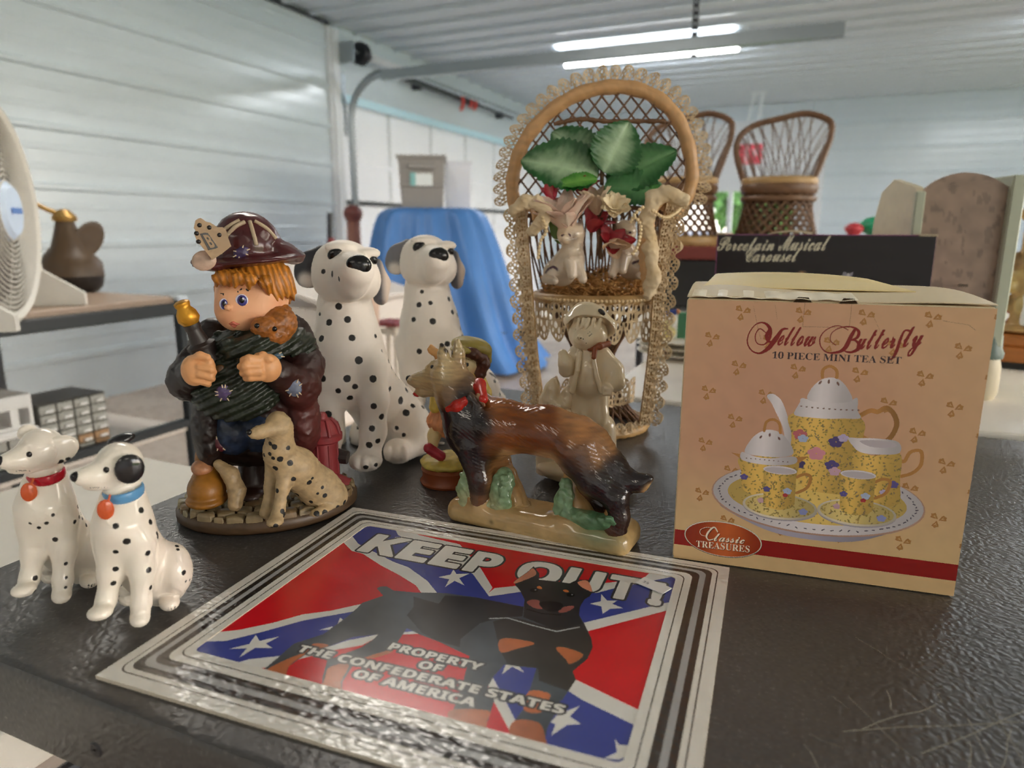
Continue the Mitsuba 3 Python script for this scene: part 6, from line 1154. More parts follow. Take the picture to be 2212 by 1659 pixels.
bl_f = np.array([o0 + [0, 0, 0.006] + F.r * 120 * u * math.cos(a) + F.n * (0.055 + 0.06 * math.sin(a)) for a in np.linspace(math.pi + 0.1, 2 * math.pi - 0.1, 40)])
add('base_lace', lace(bl_f - F.n * 0.006, np.tile([0, 0, 1.0], (40, 1)), 26 * u, 14, False), 'lace', wk, kind='stuff')
pd = np.array([o0 + [0, 0, 0.035] + F.r * 92 * u * math.cos(a) + F.n * (0.055 + 0.046 * math.sin(a)) for a in np.linspace(math.pi + 0.3, 2 * math.pi - 0.1, 30)]); add('pedestal_lace', lace(pd, np.tile([0, 0, 1.0], (30, 1)) - F.r * 0.0, 60 * u, 7), 'lace', wk, kind='stuff')
# crumpled lace and pearls on the arms
for pts, r in ((((1110, 452), (1132, 436), (1160, 438), (1178, 452), (1172, 480), (1150, 500)), 17), (((1476, 432), (1440, 418), (1410, 428), (1398, 470), (1404, 540), (1412, 600), (1402, 632)), 20)):
    c = F.clay(); q = [A(x, y, -26) for x, y in pts]; c.path(q, [r * u * 0.66] * len(q), k=0.006); c.pat.append(rough(0.0028, 130, 2)); c.pat.append(rough(0.0012, 400, 4)); g_ = c.build(0.0013); add('crumpled_lace', g_, 'lace', wk, smooth=True, label='gathered lace on the arm')
pearl = trimesh.creation.icosphere(2, 0.00185)
def pearls(pts, step=0.0036):
    q = spline(pts, 24); s = np.r_[0, np.cumsum(np.linalg.norm(np.diff(q, axis=0), axis=1))]
    for x in np.arange(0, s[-1], step): add('pearl', moved(pearl, [np.interp(x, s, q[:, k]) for k in range(3)]), 'pearl', wk, smooth=True)
pearls([q - F.n * 0.008 + F.u * 0.001 for q in fr_[::5]], 0.0046)
pearls([A(1388, 448, -36), A(1372, 462, -36), A(1362, 480, -36), A(1372, 470, -38), A(1384, 490, -38), A(1378, 530, -38), A(1364, 552, -36)]); pearls([A(1172, 470, -36), A(1180, 500, -38), A(1168, 520, -36), A(1162, 560, -36)]); pearls([A(1410, 455, -40), A(1436, 470, -30), A(1462, 458, -6), A(1476, 440, 20)])
# straw
g = np.random.default_rng(21); ms = []
for i in range(620):
    a, r = g.uniform(0, 6.283), math.sqrt(g.uniform()); p = o0 + F.r * 118 * u * r * math.cos(a) + F.n * (0.055 + 0.054 * r * math.sin(a)) + F.u * (zs + g.uniform(0.002, 0.02) + 0.010 * max(0, math.sin(a)))
    d = g.normal(size=3); d[2] *= 0.45; e = g.normal(size=3); e[2] = abs(e[2]); L = g.uniform(0.008, 0.02); q = bez(p - d / np.linalg.norm(d) * L * 0.5, p + e / np.linalg.norm(e) * L * 0.7, p + d / np.linalg.norm(d) * L * 0.5, n=6); q[:, 2] = np.maximum(q[:, 2], TZ + zs - 0.002); ms.append(tube(q, 0.00095, 4, flat=(1, 0.6)))
mat('straw', blend((0.42, 0.20, 0.06), (0.66, 0.40, 0.17), 200, 2), 0.6)
add('straw', cat_(ms), 'straw', smooth=True, kind='stuff', label='orange tan straw strewn on the wicker chair seat', cat='straw')
# leaves and cloth flowers
fl = thing('artificial_flowers', 'green serrated cloth leaves with cream and red flowers propped in the wicker chair', 'flowers')
def leafmesh(b, tip, W, nrm, curl, seed, c0='174e1d', c1='a9c29c', ser=13, n=30, dark=0.0):
    b, tip = np.asarray(b), np.asarray(tip); L = np.linalg.norm(tip - b); X = (tip - b) / L; N = np.asarray(nrm, float); N = N - X * (N @ X); N /= np.linalg.norm(N); Y = np.cross(N, X)
    t = np.linspace(0, 1, n * 3); w = W * 0.5 * (np.sin(np.pi * t ** 0.78) ** 0.6) * (1 + 0.05 * np.sin(t * ser * 6.283 + 1.0)); w[0] = W * 0.05; w[-1] = 0
    s = np.linspace(-1, 1, 17); tt, ss = np.meshgrid(t, s, indexing='ij'); ww = np.repeat(w[:, None], 17, 1)
    h = curl * L * (0.35 * (ss ** 2) * (ww / W) - 0.5 * (tt - 0.4) ** 2) + 0.012 * L * np.sin(ss * 4 + tt * 22) * np.abs(ss) - 0.02 * L * np.exp(-(ss / 0.08) ** 2)
    v = b + X * (tt * L)[..., None] + Y * (ss * ww)[..., None] + N * h[..., None]; v = v.reshape(-1, 3); a = np.arange(n * 3 - 1)[:, None] * 17 + np.arange(16)[None]; a = a.ravel()
    f = np.vstack([np.stack([a, a + 17, a + 18], 1), np.stack([a, a + 18, a + 1], 1)])
    vein = np.exp(-(ss / 0.05) ** 2) + 0.7 * np.exp(-(np.sin((tt * 7 - np.abs(ss) * 1.6) * math.pi) / 0.25) ** 2) * (np.abs(ss) < 0.8) ; pale = np.clip(1.08 - np.abs(ss) * 1.25 - 0.55 * np.abs(tt - 0.45) + 0.35 * (meshkit.fbm(v * 110, 3, seed).reshape(ss.shape) - 0.5) * 2, 0, 1) * 0.8 + 0.10 * np.clip(vein, 0, 1)
    col = hexc(c0)[None] * (1 - pale.reshape(-1, 1)) + hexc(c1)[None] * pale.reshape(-1, 1); q = mesh(v, f); m2 = thick(q, 0.0005); return m2, np.vstack([np.clip(col * (1 - dark), 0, 1)] * 2)
def leaf_(b, t, W, nrm, curl, seed, label=None, **k):
    q, col = leafmesh(A(*b), A(*t), W * u, nrm, curl, seed, **k); add('leaf', q, 'finish_satin', fl, smooth=True, color=col, label=label)
fn = -F.n
leaf_((1292, 378, 6), (1126, 338, 6), 112, fn + F.u * 0.5, 0.5, 1); leaf_((1296, 362, 14), (1192, 283, 18), 92, fn + F.u * 0.2 - F.r * .2, 0.4, 2); leaf_((1306, 372, 4), (1362, 262, 10), 104, fn + F.r * 0.2, 0.35, 3); leaf_((1312, 395, 12), (1462, 322, 16), 92, fn + F.u * 0.4, 0.3, 4, c1='5f8a58'); leaf_((1306, 402, 0), (1448, 418, 4), 88, fn + F.u * 0.7, 0.4, 5, c1='4f7a4c'); leaf_((1290, 385, -4), (1200, 398, -8), 40, fn + F.u, 0.3, 6, c0='3c7a28', c1='6fa048'); leaf_((1410, 400, 6), (1425, 446, 6), 44, fn, 0.2, 7, c0='2a6a22', c1='3f8030')
leaf_((1240, 520, -2), (1188, 478, -6), 46, fn, 0.3, 8, c0='4a6420', c1='5c7830', ser=0)
for a, b in (((1300, 400), (1302, 310)), ((1306, 430), (1290, 480)), ((1300, 470), (1296, 560)), ((1325, 460), (1330, 530))): add('stem', tube([A(*a, 10), A(*b, 14)], 0.0022, 6), 'bark', fl, smooth=True)
def petal(o, d, L, W, nrm, curl, c0, c1, seed):
    q, col = leafmesh(o, o + d / np.linalg.norm(d) * L, W, nrm, curl, seed, c0=c0, c1=c1, ser=0, n=6); add('petal', q, 'finish_satin', fl, smooth=True, color=col)
def bloom(x, y, d, n, L, W, el, c0, c1, seed, lean=(0, 0, 1)):
    g = np.random.default_rng(seed); o = A(x, y, d); up = F.u * lean[2] + F.r * lean[0] - F.n * lean[1]; up /= np.linalg.norm(up); e1, e2 = axes(up, F.r)[1:]
    for i in range(n):
        a = i * 2.399 + g.uniform(-.2, .2); k = el + (1.2 - el) * (i / n) * 0.8; dv = up * math.sin(k) + (e1 * math.cos(a) + e2 * math.sin(a)) * math.cos(k); petal(o, dv, L * u * g.uniform(.85, 1.1), W * u, up - dv * 0.3, 0.5, c0, c1, seed + i)
bloom(1228, 500, -8, 13, 92, 42, 0.75, 'd8b9a8', 'e0cfc0', 31, (-.25, .3, 1)); bloom(1290, 462, 2, 10, 60, 26, 0.9, 'cdb79c', 'd8c8b0', 51, (-.2, .2, 1)); bloom(1326, 452, -18, 22, 34, 22, 0.35, 'd6c29c', 'e2d2b2', 71, (.1, .8, .6)); bloom(1255, 420, 16, 5, 46, 30, 0.7, '8a1420', 'b02a34', 91); bloom(1196, 430, 6, 3, 44, 24, 0.9, 'c23048', 'd68a8a', 95, (-.4, 0, 1)); bloom(1318, 530, 4, 5, 50, 30, 0.5, '8a1a22', 'a83038', 98, (.2, .6, .4)); bloom(1276, 500, 8, 4, 54, 30, 0.8, 'a02a38', 'b84a50', 99, (.3, .3, .8)); bloom(1322, 520, -6, 4, 44, 30, 0.6, 'cfb090', 'd8c0a4', 103, (.2, .5, -.6))
# cats
def cat(x0, y0, d0, flip, label, sc=1.0):
    t = thing('cat_figurine', label, 'figurine', 'small cat figurines in the wicker chair'); X = lambda x: x0 + (x - 1235) * flip * sc; Yy = lambda y: y0 + (y - 600) * sc; c = F.clay()
    B_ = lambda x, y, d, rx, ry, rd, **k: F.blob(c, X(x), Yy(y), d0 + d, rx * sc, ry * sc, rd * sc, **k); L_ = lambda pts, k=None: F.limb(c, [(X(a), Yy(b), d0 + d, r * sc) for a, b, d, r in pts], k)
    L_([(1246, 530, 0, 20), (1238, 560, 2, 28), (1220, 582, 6, 32)], 12); B_(1205, 585, 0, 24, 22, 26, k=8); B_(1240, 503, -2, 28, 25, 25, k=10); B_(1226, 512, -16, 13, 10, 12, k=6)
    for s in (-1, 1): L_([(1240 + s * 18, 488, -2, 8), (1240 + s * 22, 474, -2, 3)], 4)
    L_([(1254, 560, -10, 12), (1262, 590, -14, 9), (1266, 600, -16, 9)], 6); L_([(1238, 562, -14, 12), (1242, 592, -18, 9)], 6); L_([(1185, 600, -8, 9), (1205, 604, -18, 8)], 5)
    q = c.build(0.001); v = q.vertices; col = shade(tones(F, v, [(X(1240), Yy(495), 25, 'd6c3a8'), (X(1246), Yy(508), 10, '4a3c34'), (X(1222), Yy(520), 9, 'c4a894'), (X(1240), Yy(560), 34, 'c9b8a4'), (X(1200), Yy(585), 30, 'b8a695'), (X(1258), Yy(476), 7, '3a2e2a'), (X(1222), Yy(476), 6, 'cfae98')]), v, 0.1, 150)
    mk = [(X(1186 + i * 3.2), Yy(582 - 12 * math.sin(i / 9 * 2.6)), 2.4) for i in range(10)] + [(X(1224), Yy(503), 3), (X(1240), Yy(502), 3.2)]; w = np.clip(spots(v, F.marks(v, mk)) / 0.5, 0, 1)[:, None]
    add('body', q, 'glaze_plain', t, smooth=True, color=col * (0.06 + 0.94 * w))
    for s in (-7, 9): add('whisker', tube([A(X(1222 + s), Yy(516), d0 - 26), A(X(1222 + s * 3.4), Yy(512), d0 - 26)], 0.0002, 4), 'lamp_white', t)
cat(1228, 603, -6, 1, 'cream cat figurine with a dark cheek seated at the left in the wicker chair straw')
cat(1352, 592, 30, -1, 'cream cat figurine at the right in the wicker chair, half hidden by pearls', 0.95)
# ================================================================ things on the tables and floor around
# ---------------------------------------------------------------- black case with two wicker fan-back chairs
S = Stand(1470, 672, TZ + 0.001); u = S.m; CS = S.o
mat('case_black', '131214', 0.4); mat('mahogany', lambda v: hexc('6e2c26') * (0.75 + 0.5 * nz(v, np.array([8, 60, 60]), 3)), 0.3)
def ins(m): return moved(m, CS, x=S.r, y=S.n, z=(0, 0, 1))
zt = float(S.at(1470, 560)[2] - CS[2]); cs = thing('black_case', 'black case with a mahogany lid under the wicker fan-back chairs', 'case')
add('case_body', ins(bx(-100 * u, 330 * u, 0, 0.34, 0.012, zt, 0.004)), 'case_black', cs); add('lid', ins(bx(-106 * u, 336 * u, -0.008, 0.348, zt, zt + 27 * u, 0.004)), 'mahogany', cs, label='mahogany lid')
for x in (-80, 300): add('foot', ins(bx((x - 12) * u, (x + 12) * u, 0.02, 0.05, 0, 0.013)), 'case_black', cs)
ztop = CS[2] + zt + 27 * u
def fanchair(px, label, lean=0.0, w=1.0):
    q0 = S.at(px, 530, 0.15); o = np.array([q0[0], q0[1], ztop + 0.001]); h = lambda y: float(S.at(px, y, 0.15)[2] - ztop); k = u * 1.07
    t = thing('fan_back_chair', label, 'chair', 'miniature wicker fan-back chairs'); R = lambda x, d, y: o + S.r * x * k * w + S.n * d * k + F_u * max(h(y), 0.004)
    n = 22; z0, z1 = 0.004, h(408)
    def rad(t): return 84 - 20 * math.sin(t * math.pi * 0.62)
    for sg in (1, -1):
        for i in range(n):
            tt = np.linspace(0, 1, 9); a = i * 6.2832 / n + sg * tt * 1.5; add('strand', tube([o + S.r * rad(x) * k * w * math.cos(b) + S.n * 0.8 * rad(x) * k * math.sin(b) + F_u * (z0 + x * (z1 - z0)) for x, b in zip(tt, a)], 3.2 * k, 4), 'wicker_brown', t, smooth=True)
    def rg(r, z, th, m='wicker_brown'): add('band', tube([o + S.r * r * k * w * math.cos(b) + S.n * 0.8 * r * k * math.sin(b) + F_u * z for b in np.linspace(0, 6.2832, 40, endpoint=False)], th * k, 7, True, flat=(1, 1.6)), m, t, smooth=True)
    rg(84, 0.0125, 7, 'wicker_tan'); rg(66, z1, 9); rg(68, z1 + 12 * k, 6, 'wicker_tan'); rg(70, z1 - 0.03, 4)
    add('seat', mesh(np.array([o + S.r * 66 * k * w * math.cos(b) + S.n * 53 * k * math.sin(b) + F_u * (z1 + 0.004) for b in np.linspace(0, 6.2832, 24, endpoint=False)] + [o + F_u * (z1 + 0.004)]), [[i, (i + 1) % 24, 24] for i in range(24)]), 'wicker_brown', t)
    H = spline([R(-66, 20, 395), R(-84, 34, 330), R(-80, 46, 290), R(-52, 58, 262), R(0, 62, 247), R(50, 62, 238), R(92, 50, 258), R(96, 44, 290), R(86, 34, 330), R(66, 20, 395)], 6); add('hoop', tube(H, 6.5 * k, 7), 'wicker_brown', t, smooth=True)
    for j in range(8):
        x = -58 + j * 16.5; a = R(x, 26, 396)
        for tg in (min(9 + j * 3, 50), max(9, 44 - (7 - j) * 5)):
            for e in (-0.6, 0.6): b = H[int(min(max(tg + e * 2, 4), len(H) - 5))]; add('fan_strand', tube(bez(a + S.r * e * 2 * k, (a + b) / 2 + F_u * 0.03 - S.n * 0.01, b, n=7), 1.05 * k, 4), 'wicker_brown', t, smooth=True)
    return t
F_u = np.array([0, 0, 1.0])
fanchair(1672, 'miniature wicker fan-back chair on the black case, seen whole above the dark carton')
fanchair(1468, 'miniature wicker fan-back chair half hidden behind the lace trimmed wicker chair', w=0.96)
# ---------------------------------------------------------------- painted wood stand at the right
S = Stand(2090, 862, TZ + 0.002, 24); u = S.m; o = S.o
mat('wood_back', lambda v: hexc('8d7767') * (0.72 + 0.56 * nz(v, 60, 3)) * (1 - 0.28 * (nz(v, np.array([140, 140, 70]), 2, 4) > 0.64)), 0.55); mat('wood_cream', lambda v: hexc('c9bda2') * (0.9 + 0.2 * nz(v, 50)) * (1 - 0.25 * np.exp(-((v[:, 2:] - TZ - 0.17) / 0.05) ** 2) * np.array([[0.2, 0.5, 1.0]])), 0.5); mat('sage', 'a8ac98', 0.5); mat('sage_dark', '5f6f66', 0.5)
st = thing('painted_stand', 'cream and sage painted wooden stand with an arched back, seen from behind at the right', 'wooden stand')
def P2(x, y): q = S.at(x, y) - o; return np.array([q @ S.r, q[2]])
def pr(pts, n=5): return Polygon(pts)
fine = lambda m, e=0.006: mesh(*trimesh.remesh.subdivide_to_size(m.vertices, m.faces, e))
top = [P2(x, y) for x, y in spline([(1996, 412), (2030, 388), (2082, 372), (2140, 380), (2184, 404)], 8)]
xl, xr = P2(1996, 412)[0], P2(2184, 404)[0]; zb = 0.05
bk = flat(Polygon([(xl, zb)] + [tuple(q) for q in top] + [(xr, zb)]), 0, 0.008); add('back_panel', fine(moved(bk, o + S.n * 0.004, x=S.r, y=F_u, z=-S.n)), 'wood_back', st, label='worn tan back panel')
def sidepl(x, dep, ztop_, th, m, name, rnd=0.05):
    g = sbox(0, 0.0, dep, ztop_).buffer(-0.001); g = Polygon([(0, 0.03), (0, ztop_ - 0.004), (0.02, ztop_), (dep * 0.55, ztop_ + 0.012), (dep * 0.85, ztop_ - 0.004), (dep, ztop_ - 0.05), (dep, 0.03)])
    add(name, fine(moved(flat(Polygon(np.array(g.buffer(0.006).buffer(-0.006).exterior.coords)), 0, th), o + S.r * x, x=S.n, y=F_u, z=-S.r if False else np.cross(S.n, F_u))), m, st)
zl_ = float(P2(1985, 405)[1]); sidepl(xl - 0.001, 0.16, zl_ + 0.004, 0.009, 'wood_cream', 'side_panel'); 
add('corner_post', moved(bx(xl - 0.010, xl + 0.002, -0.004, 0.010, 0.03, zl_ - 0.005, 0.0015), o, x=S.r, y=S.n, z=F_u), 'sage', st)
zr_ = float(P2(2208, 378)[1]); add('side_panel', moved(bx(xr - 0.001, xr + 0.016, -0.006, 0.16, 0.075, zr_, 0.002), o, x=S.r, y=S.n, z=F_u), 'sage', st)
for x in (xl - 0.004, xr + 0.001):
    k = add('foot', moved(lathe([(.0001, 0), (.017, 0), (.021, .01), (.021, .045), (.018, .058), (.0001, .058)], 24), o + S.r * (x + 0.004) + S.n * 0.012, x=S.r, y=S.n, z=F_u), 'wood_cream', st, smooth=40); add('foot_band', moved(lathe([(.0001, .058), (.021, .058), (.022, .066), (.019, .072), (.018, .09), (.0001, .09)], 24), o + S.r * (x + 0.004) + S.n * 0.012, x=S.r, y=S.n, z=F_u), 'sage_dark', k, smooth=40)
add('shelf', moved(bx(xl, xr, 0.01, 0.15, 0.06, 0.07), o, x=S.r, y=S.n, z=F_u), 'wood_cream', st)
mk = glyphs('MADE', 'Inter'); mk = moved(flat(affinity.scale(mk, 0.006, 0.004, origin=(0, 0))), o + S.r * (xl + 0.058) + F_u * (P2(2060, 655)[1]) - S.n * 0.0045, x=S.r, y=F_u, z=-S.n)
mat('stamp', '5f5348', 0.6); add('stamp', bx(0, 0, 0, 0, 0, 0) if False else moved(bx(-0.006, 0.006, -0.0003, 0.0003, -0.0018, 0.0018), o + S.r * (xl + 0.062) + F_u * P2(2062, 616)[1] - S.n * 0.0041, x=S.r, y=S.n, z=F_u), 'stamp', st)
# ---------------------------------------------------------------- right edge: wooden box, ornament, bin; left of the carton: green book, plates
S = Stand(2200, 800, TZ + 0.002); o = S.o; u = S.m
mat('box_wood', lambda v: hexc('a8652c') * (0.7 + 0.6 * nz(v, np.array([6, 6, 90]), 3)), 0.3)
wb = thing('wooden_box', 'low polished wooden box on the white table at the right edge', 'box'); ib = lambda m: moved(m, o, x=S.r, y=S.n, z=F_u)
add('box_body', fine(ib(bx(-42 * u, 150 * u, 0, 0.10, 0.012, 50 * u, 0.002)), 0.008), 'box_wood', wb); add('box_lid', fine(ib(bx(-43 * u, 151 * u, -0.002, 0.102, 51 * u, 74 * u, 0.003)), 0.02), 'box_wood', wb); add('plinth', ib(bx(-38 * u, 146 * u, 0.004, 0.096, 0, 0.012)), 'case_black', wb)
orn = thing('floral_ornament', 'tan and red floral ornament with a white drum standing on the wooden box', 'ornament'); zt = 74 * u + 0.0005
FO = Fig(2200, 800, TZ + 0.002); c = Clay(); g = np.random.default_rng(3); oo = o + S.n * 0.05 + F_u * zt
c.ell(oo + F_u * 0.006, [0.045, 0.04, 0.008])
for i in range(26):
    z = g.uniform(0.01, 0.20); c.ell(oo + S.r * (g.normal(-0.012, 0.014)) + S.n * g.normal(0, 0.01) + F_u * z, g.uniform(0.008, 0.018, 3), None, 0.006, int(g.integers(0, 4)))
c.cone(oo + S.r * -0.01, oo + F_u * 0.2 - S.r * 0.01, 0.016, 0.012, 0.006, 0)
q = c.build(0.0022); add('body', q, 'finish_satin', orn, smooth=True, color=shade(c.paint(q.vertices, ['b8975c', 'a04a3a', 'c4a878', '8a6a44']), q.vertices, 0.3, 90))
mat('mint', '9cc4ae', 0.5); mat('plain_white', 'e6e6e6', 0.5)
add('drum', moved(lathe([(.0001, 0), (.028, 0), (.03, .003), (.03, .05), (.0001, .05)], 24), oo + S.r * 0.02 + F_u * 0.015 - S.n * 0.02), 'plain_white', orn, smooth=40, label='white drum'); add('shade', moved(lathe([(.014, .0), (.034, 0), (.026, .045), (.0001, .05)], 24), oo + S.r * 0.026 + F_u * 0.125 - S.n * 0.01), 'mint', orn, smooth=40, label='mint green shade')
mat('bin_blue', '1f4a9c', 0.4); q = on_z(2240, 600, TZ); d_ = ray(2240, 500); bo = EYE + d_ * (2.0 / np.linalg.norm(d_)); bo[2] = TZ
bb_ = thing('blue_bin', 'dark blue plastic bin at the far right edge', 'bin'); S2_ = Stand(2240, 640, TZ)
add('bin_body', moved(bx(-0.07, 0.25, 0, 0.25, 0.0, 0.30, 0.006), S2_.o, x=S2_.r, y=S2_.n, z=F_u), 'bin_blue', bb_); add('rim', moved(bx(-0.08, 0.26, -0.01, 0.26, 0.285, 0.31, 0.004), S2_.o, x=S2_.r, y=S2_.n, z=F_u), 'bin_blue', bb_)
S = Stand(1458, 762, TZ + 0.002); u = S.m; o = S.o; ib = lambda m: moved(m, o, x=S.r, y=S.n, z=F_u)
mat('book_green', '4e8f6c', 0.4); mat('book_yellow', 'e6d58e', 0.5); mat('book_orange', 'd08a58', 0.5); mat('book_blue', '2a3f8c', 0.5); mat('plate_white', 'e8e4da', 0.3)
bk_ = thing('picture_book', 'green picture book with yellow and blue shapes standing left of the tea set carton', 'book')
add('cover', ib(bx(2 * u, 120 * u, 0, 0.02, 0, 86 * u, 0.001)), 'book_green', bk_)
pz = Sheet(o - S.n * 0.0006, S.r, F_u, 1.0); 
yz = thing('toy_chick', 'yellow and white toy with an orange base beside the green book', 'toy'); c = Clay(); tq = lambda x, y: S.at(x, y, -0.012)
for x, y, r, k in ((1440, 742, 16, 0), (1446, 718, 14, 0), (1440, 700, 11, 0), (1452, 694, 7, 1), (1436, 754, 18, 2), (1425, 757, 12, 2)): c.ell(tq(x, y), r * u * np.array([1, 1, .9]), None, 4 * u, k)
q = c.build(0.0028, floor=TZ + 0.003); add('body', q, 'finish_satin', yz, smooth=True, color=c.paint(q.vertices, ['e6d58e', 'c9dcd4', 'd08a58'], 0.004))
bt = thing('blue_tube', 'blue tube with an orange cap lying on the green book top', 'tube'); add('body', tube([S.at(1432, 677, -0.008), S.at(1462, 674, -0.008)], 6 * u, 10), 'book_blue', bt); add('cap', moved(trimesh.creation.icosphere(2, 5.5 * u), S.at(1464, 673, -0.008)), 'book_orange', bt, smooth=True)
pl_ = Stand(1440, 800, TZ + 0.002); 
for i in range(3):
    tp = thing('white_plate', ('lowest', 'middle', 'topmost')[i] + ' white plate of the small stack on the white table', 'plate', 'stacked white plates'); add('dish', lathe([(.0001, 0), (.05, 0), (.085, .008), (.088, .010), (.084, .0115), (.05, .004), (.0001, .004)], 36, pl_.o + [0, 0.16, 0.0005 + i * 0.012]), 'plate_white', tp, smooth=40)
gt = Stand(1875, 520, TZ + 0.002)
def toy(px, py, d, r, m, label, cat):
    p = EYE + ray(px, py) * (d / np.linalg.norm(ray(px, py))); t = thing('plastic_toy', label, cat); c = Clay(); zz_ = TZ + 0.001
    c.ell(p, [r, r, r * 0.6]); c.cone([p[0], p[1], zz_ + 0.02], p, 0.02, 0.016, 0.01); c.ell([p[0], p[1], zz_ + 0.012], [0.05, 0.05, 0.012]); q = c.build(0.006, floor=zz_); add('body', q, m, t, smooth=True)
mat('toy_red', 'c23a44', 0.4); mat('toy_green', '1f9a6a', 0.3)
toy(1845, 494, 2.62, 0.03, 'toy_red', 'red plastic toy behind the dark carton', 'toy'); toy(1890, 488, 2.66, 0.05, 'toy_green', 'green plastic toy behind the dark carton', 'toy')
# ---------------------------------------------------------------- blue tarp over a machine, tote and tub on it
S = Stand(985, 812, 0.004); u = S.m; o = S.o
tp = thing('covered_machine', 'blue tarp draped over a tall machine in front of the overhead door', 'tarp covered machine')
mat('tarp_blue', lambda v: hexc('4678b8') * (0.85 + 0.3 * nz(v, 4, 2)), 0.5)
lv = [(446, 928, 92, 0.30), (450, 928, 104, 0.33), (470, 929, 122, 0.36), (540, 935, 142, 0.42), (640, 950, 158, 0.50), (740, 968, 178, 0.56), (806, 985, 204, 0.60)]
n = 160; a = np.linspace(0, 6.2832, n, endpoint=False); rows = []
for i, (y, x, hw, dp) in enumerate(lv):
    s = i / (len(lv) - 1); cx_o = S.at(x, y); sq = 1 / (np.abs(np.cos(a)) ** 4 + np.abs(np.sin(a)) ** 4) ** 0.25
    fold = 1 + (0.02 + s) * (0.07 * np.sin(a * 11 + 0.7 + 0.5 * s) + 0.05 * np.sin(a * 17 + 2 - 0.6 * s) + 0.025 * np.sin(a * 31))
    rows.append(np.array([cx_o[0], cx_o[1], cx_o[2]]) + S.n * 0.55 + S.r * (hw * u * sq * fold * np.cos(a))[:, None] + S.n * (dp * sq * fold * np.sin(a))[:, None])
R3 = np.array(rows); R3 = np.stack([spline(R3[:, j], 6) for j in range(n)], 1); mR = len(R3); v = R3.reshape(-1, 3); i, j = np.meshgrid(np.arange(mR - 1), np.arange(n), indexing='ij'); j2 = (j + 1) % n
q4 = np.stack([i * n + j, i * n + j2, (i + 1) * n + j2, (i + 1) * n + j], -1).reshape(-1, 4); ctr = len(v); v = np.vstack([v, R3[0].mean(0)]); f = np.vstack([q4[:, [0, 2, 1]], q4[:, [0, 3, 2]], np.stack([np.arange(n), (np.arange(n) + 1) % n, np.full(n, ctr)], 1)])
v[:, 2] = np.maximum(v[:, 2], 0.03); add('tarp', mesh(v, f), 'tarp_blue', tp, smooth=True); add('machine_base', moved(bx(-0.45, 0.50, 0.1, 0.95, 0.0, 0.30, 0.02), o, x=S.r, y=S.n, z=F_u), 'case_black', tp)
ztp = float(R3[0][:, 2].mean())
def tub(px0, px1, py, ptop, d, taper, m, name, label, cat, dep):
    a0, a1 = S.at(px0, py, d), S.at(px1, py, d); w = (a1 - a0) @ S.r; b = (a0 + a1) / 2; b[2] = ztp + 0.003; hgt_ = float(S.at(px0, ptop, d)[2] - b[2]); t = thing(name, label, cat)
    def shell(z, k): return [np.array([sx * w / 2 * k, dep / 2 + sy * dep / 2 * k, z]) for sx, sy in ((-1, -1), (1, -1), (1, 1), (-1, 1))]
    V = np.array(shell(0, taper) + shell(hgt_, 1.0) + shell(hgt_, 0.95) + shell(0.01, taper * 0.95)); Q = []
    for r in range(3): Q += [[r * 4 + k, r * 4 + (k + 1) % 4, (r + 1) * 4 + (k + 1) % 4, (r + 1) * 4 + k] for k in range(4)]
    Q += [[3, 2, 1, 0], [12, 13, 14, 15]]; Q = np.array(Q); add('tub_body', moved(mesh(V, np.vstack([Q[:, :3], Q[:, [0, 2, 3]]])), b, x=S.r, y=S.n, z=F_u), m, t)
    bar = lambda z0, z1, k, e=0.012: cat_([bx(-w / 2 * k - e, w / 2 * k + e, -e, 0.004, z0, z1, 0.003), bx(-w / 2 * k - e, w / 2 * k + e, dep - 0.004, dep + e, z0, z1, 0.003), bx(-w / 2 * k - e, -w / 2 * k + 0.004, 0, dep, z0, z1, 0.003), bx(w / 2 * k - 0.004, w / 2 * k + e, 0, dep, z0, z1, 0.003)])
    add('rim', moved(bar(hgt_ - 0.02, hgt_, 1.0), b, x=S.r, y=S.n, z=F_u), m, t); return t, b, w, hgt_
mat('tote_grey', '8f8b88', 0.5); mat('label_white', 'dfe6e8', 0.5); mat('label_teal', '7fb8b8', 0.5); mat('tub_white', 'e4e6ee', 0.5)
t, b, w, hh = tub(862, 962, 455, 334, 0.28, 0.88, 'tote_grey', 'storage_tote', 'grey plastic storage tote on top of the blue tarp', 'tote', 0.42)
add('handle', moved(bx(-0.09, 0.09, -0.022, 0.01, hh - 0.09, hh - 0.06, 0.006), b, x=S.r, y=S.n, z=F_u), 'tote_grey', t); add('sticker', moved(bx(-0.05, 0.075, -0.006, 0.004, hh - 0.20, hh - 0.12), b, x=S.r, y=S.n, z=F_u), 'label_white', t, label='white and teal label'); add('sticker_band', moved(bx(-0.075, -0.04, -0.0065, 0.004, hh - 0.20, hh - 0.115), b, x=S.r, y=S.n, z=F_u), 'label_teal', t)
add('band', moved(bx(-w / 2 * 0.955, w / 2 * 0.955, -0.0015, 0.06, hh * 0.40, hh * 0.46, 0.003), b, x=S.r, y=S.n, z=F_u), 'tote_grey', t)
tub(960, 1018, 455, 348, 0.74, 0.93, 'tub_white', 'plastic_tub', 'white plastic tub behind the grey tote on the blue tarp', 'tub', 0.34)
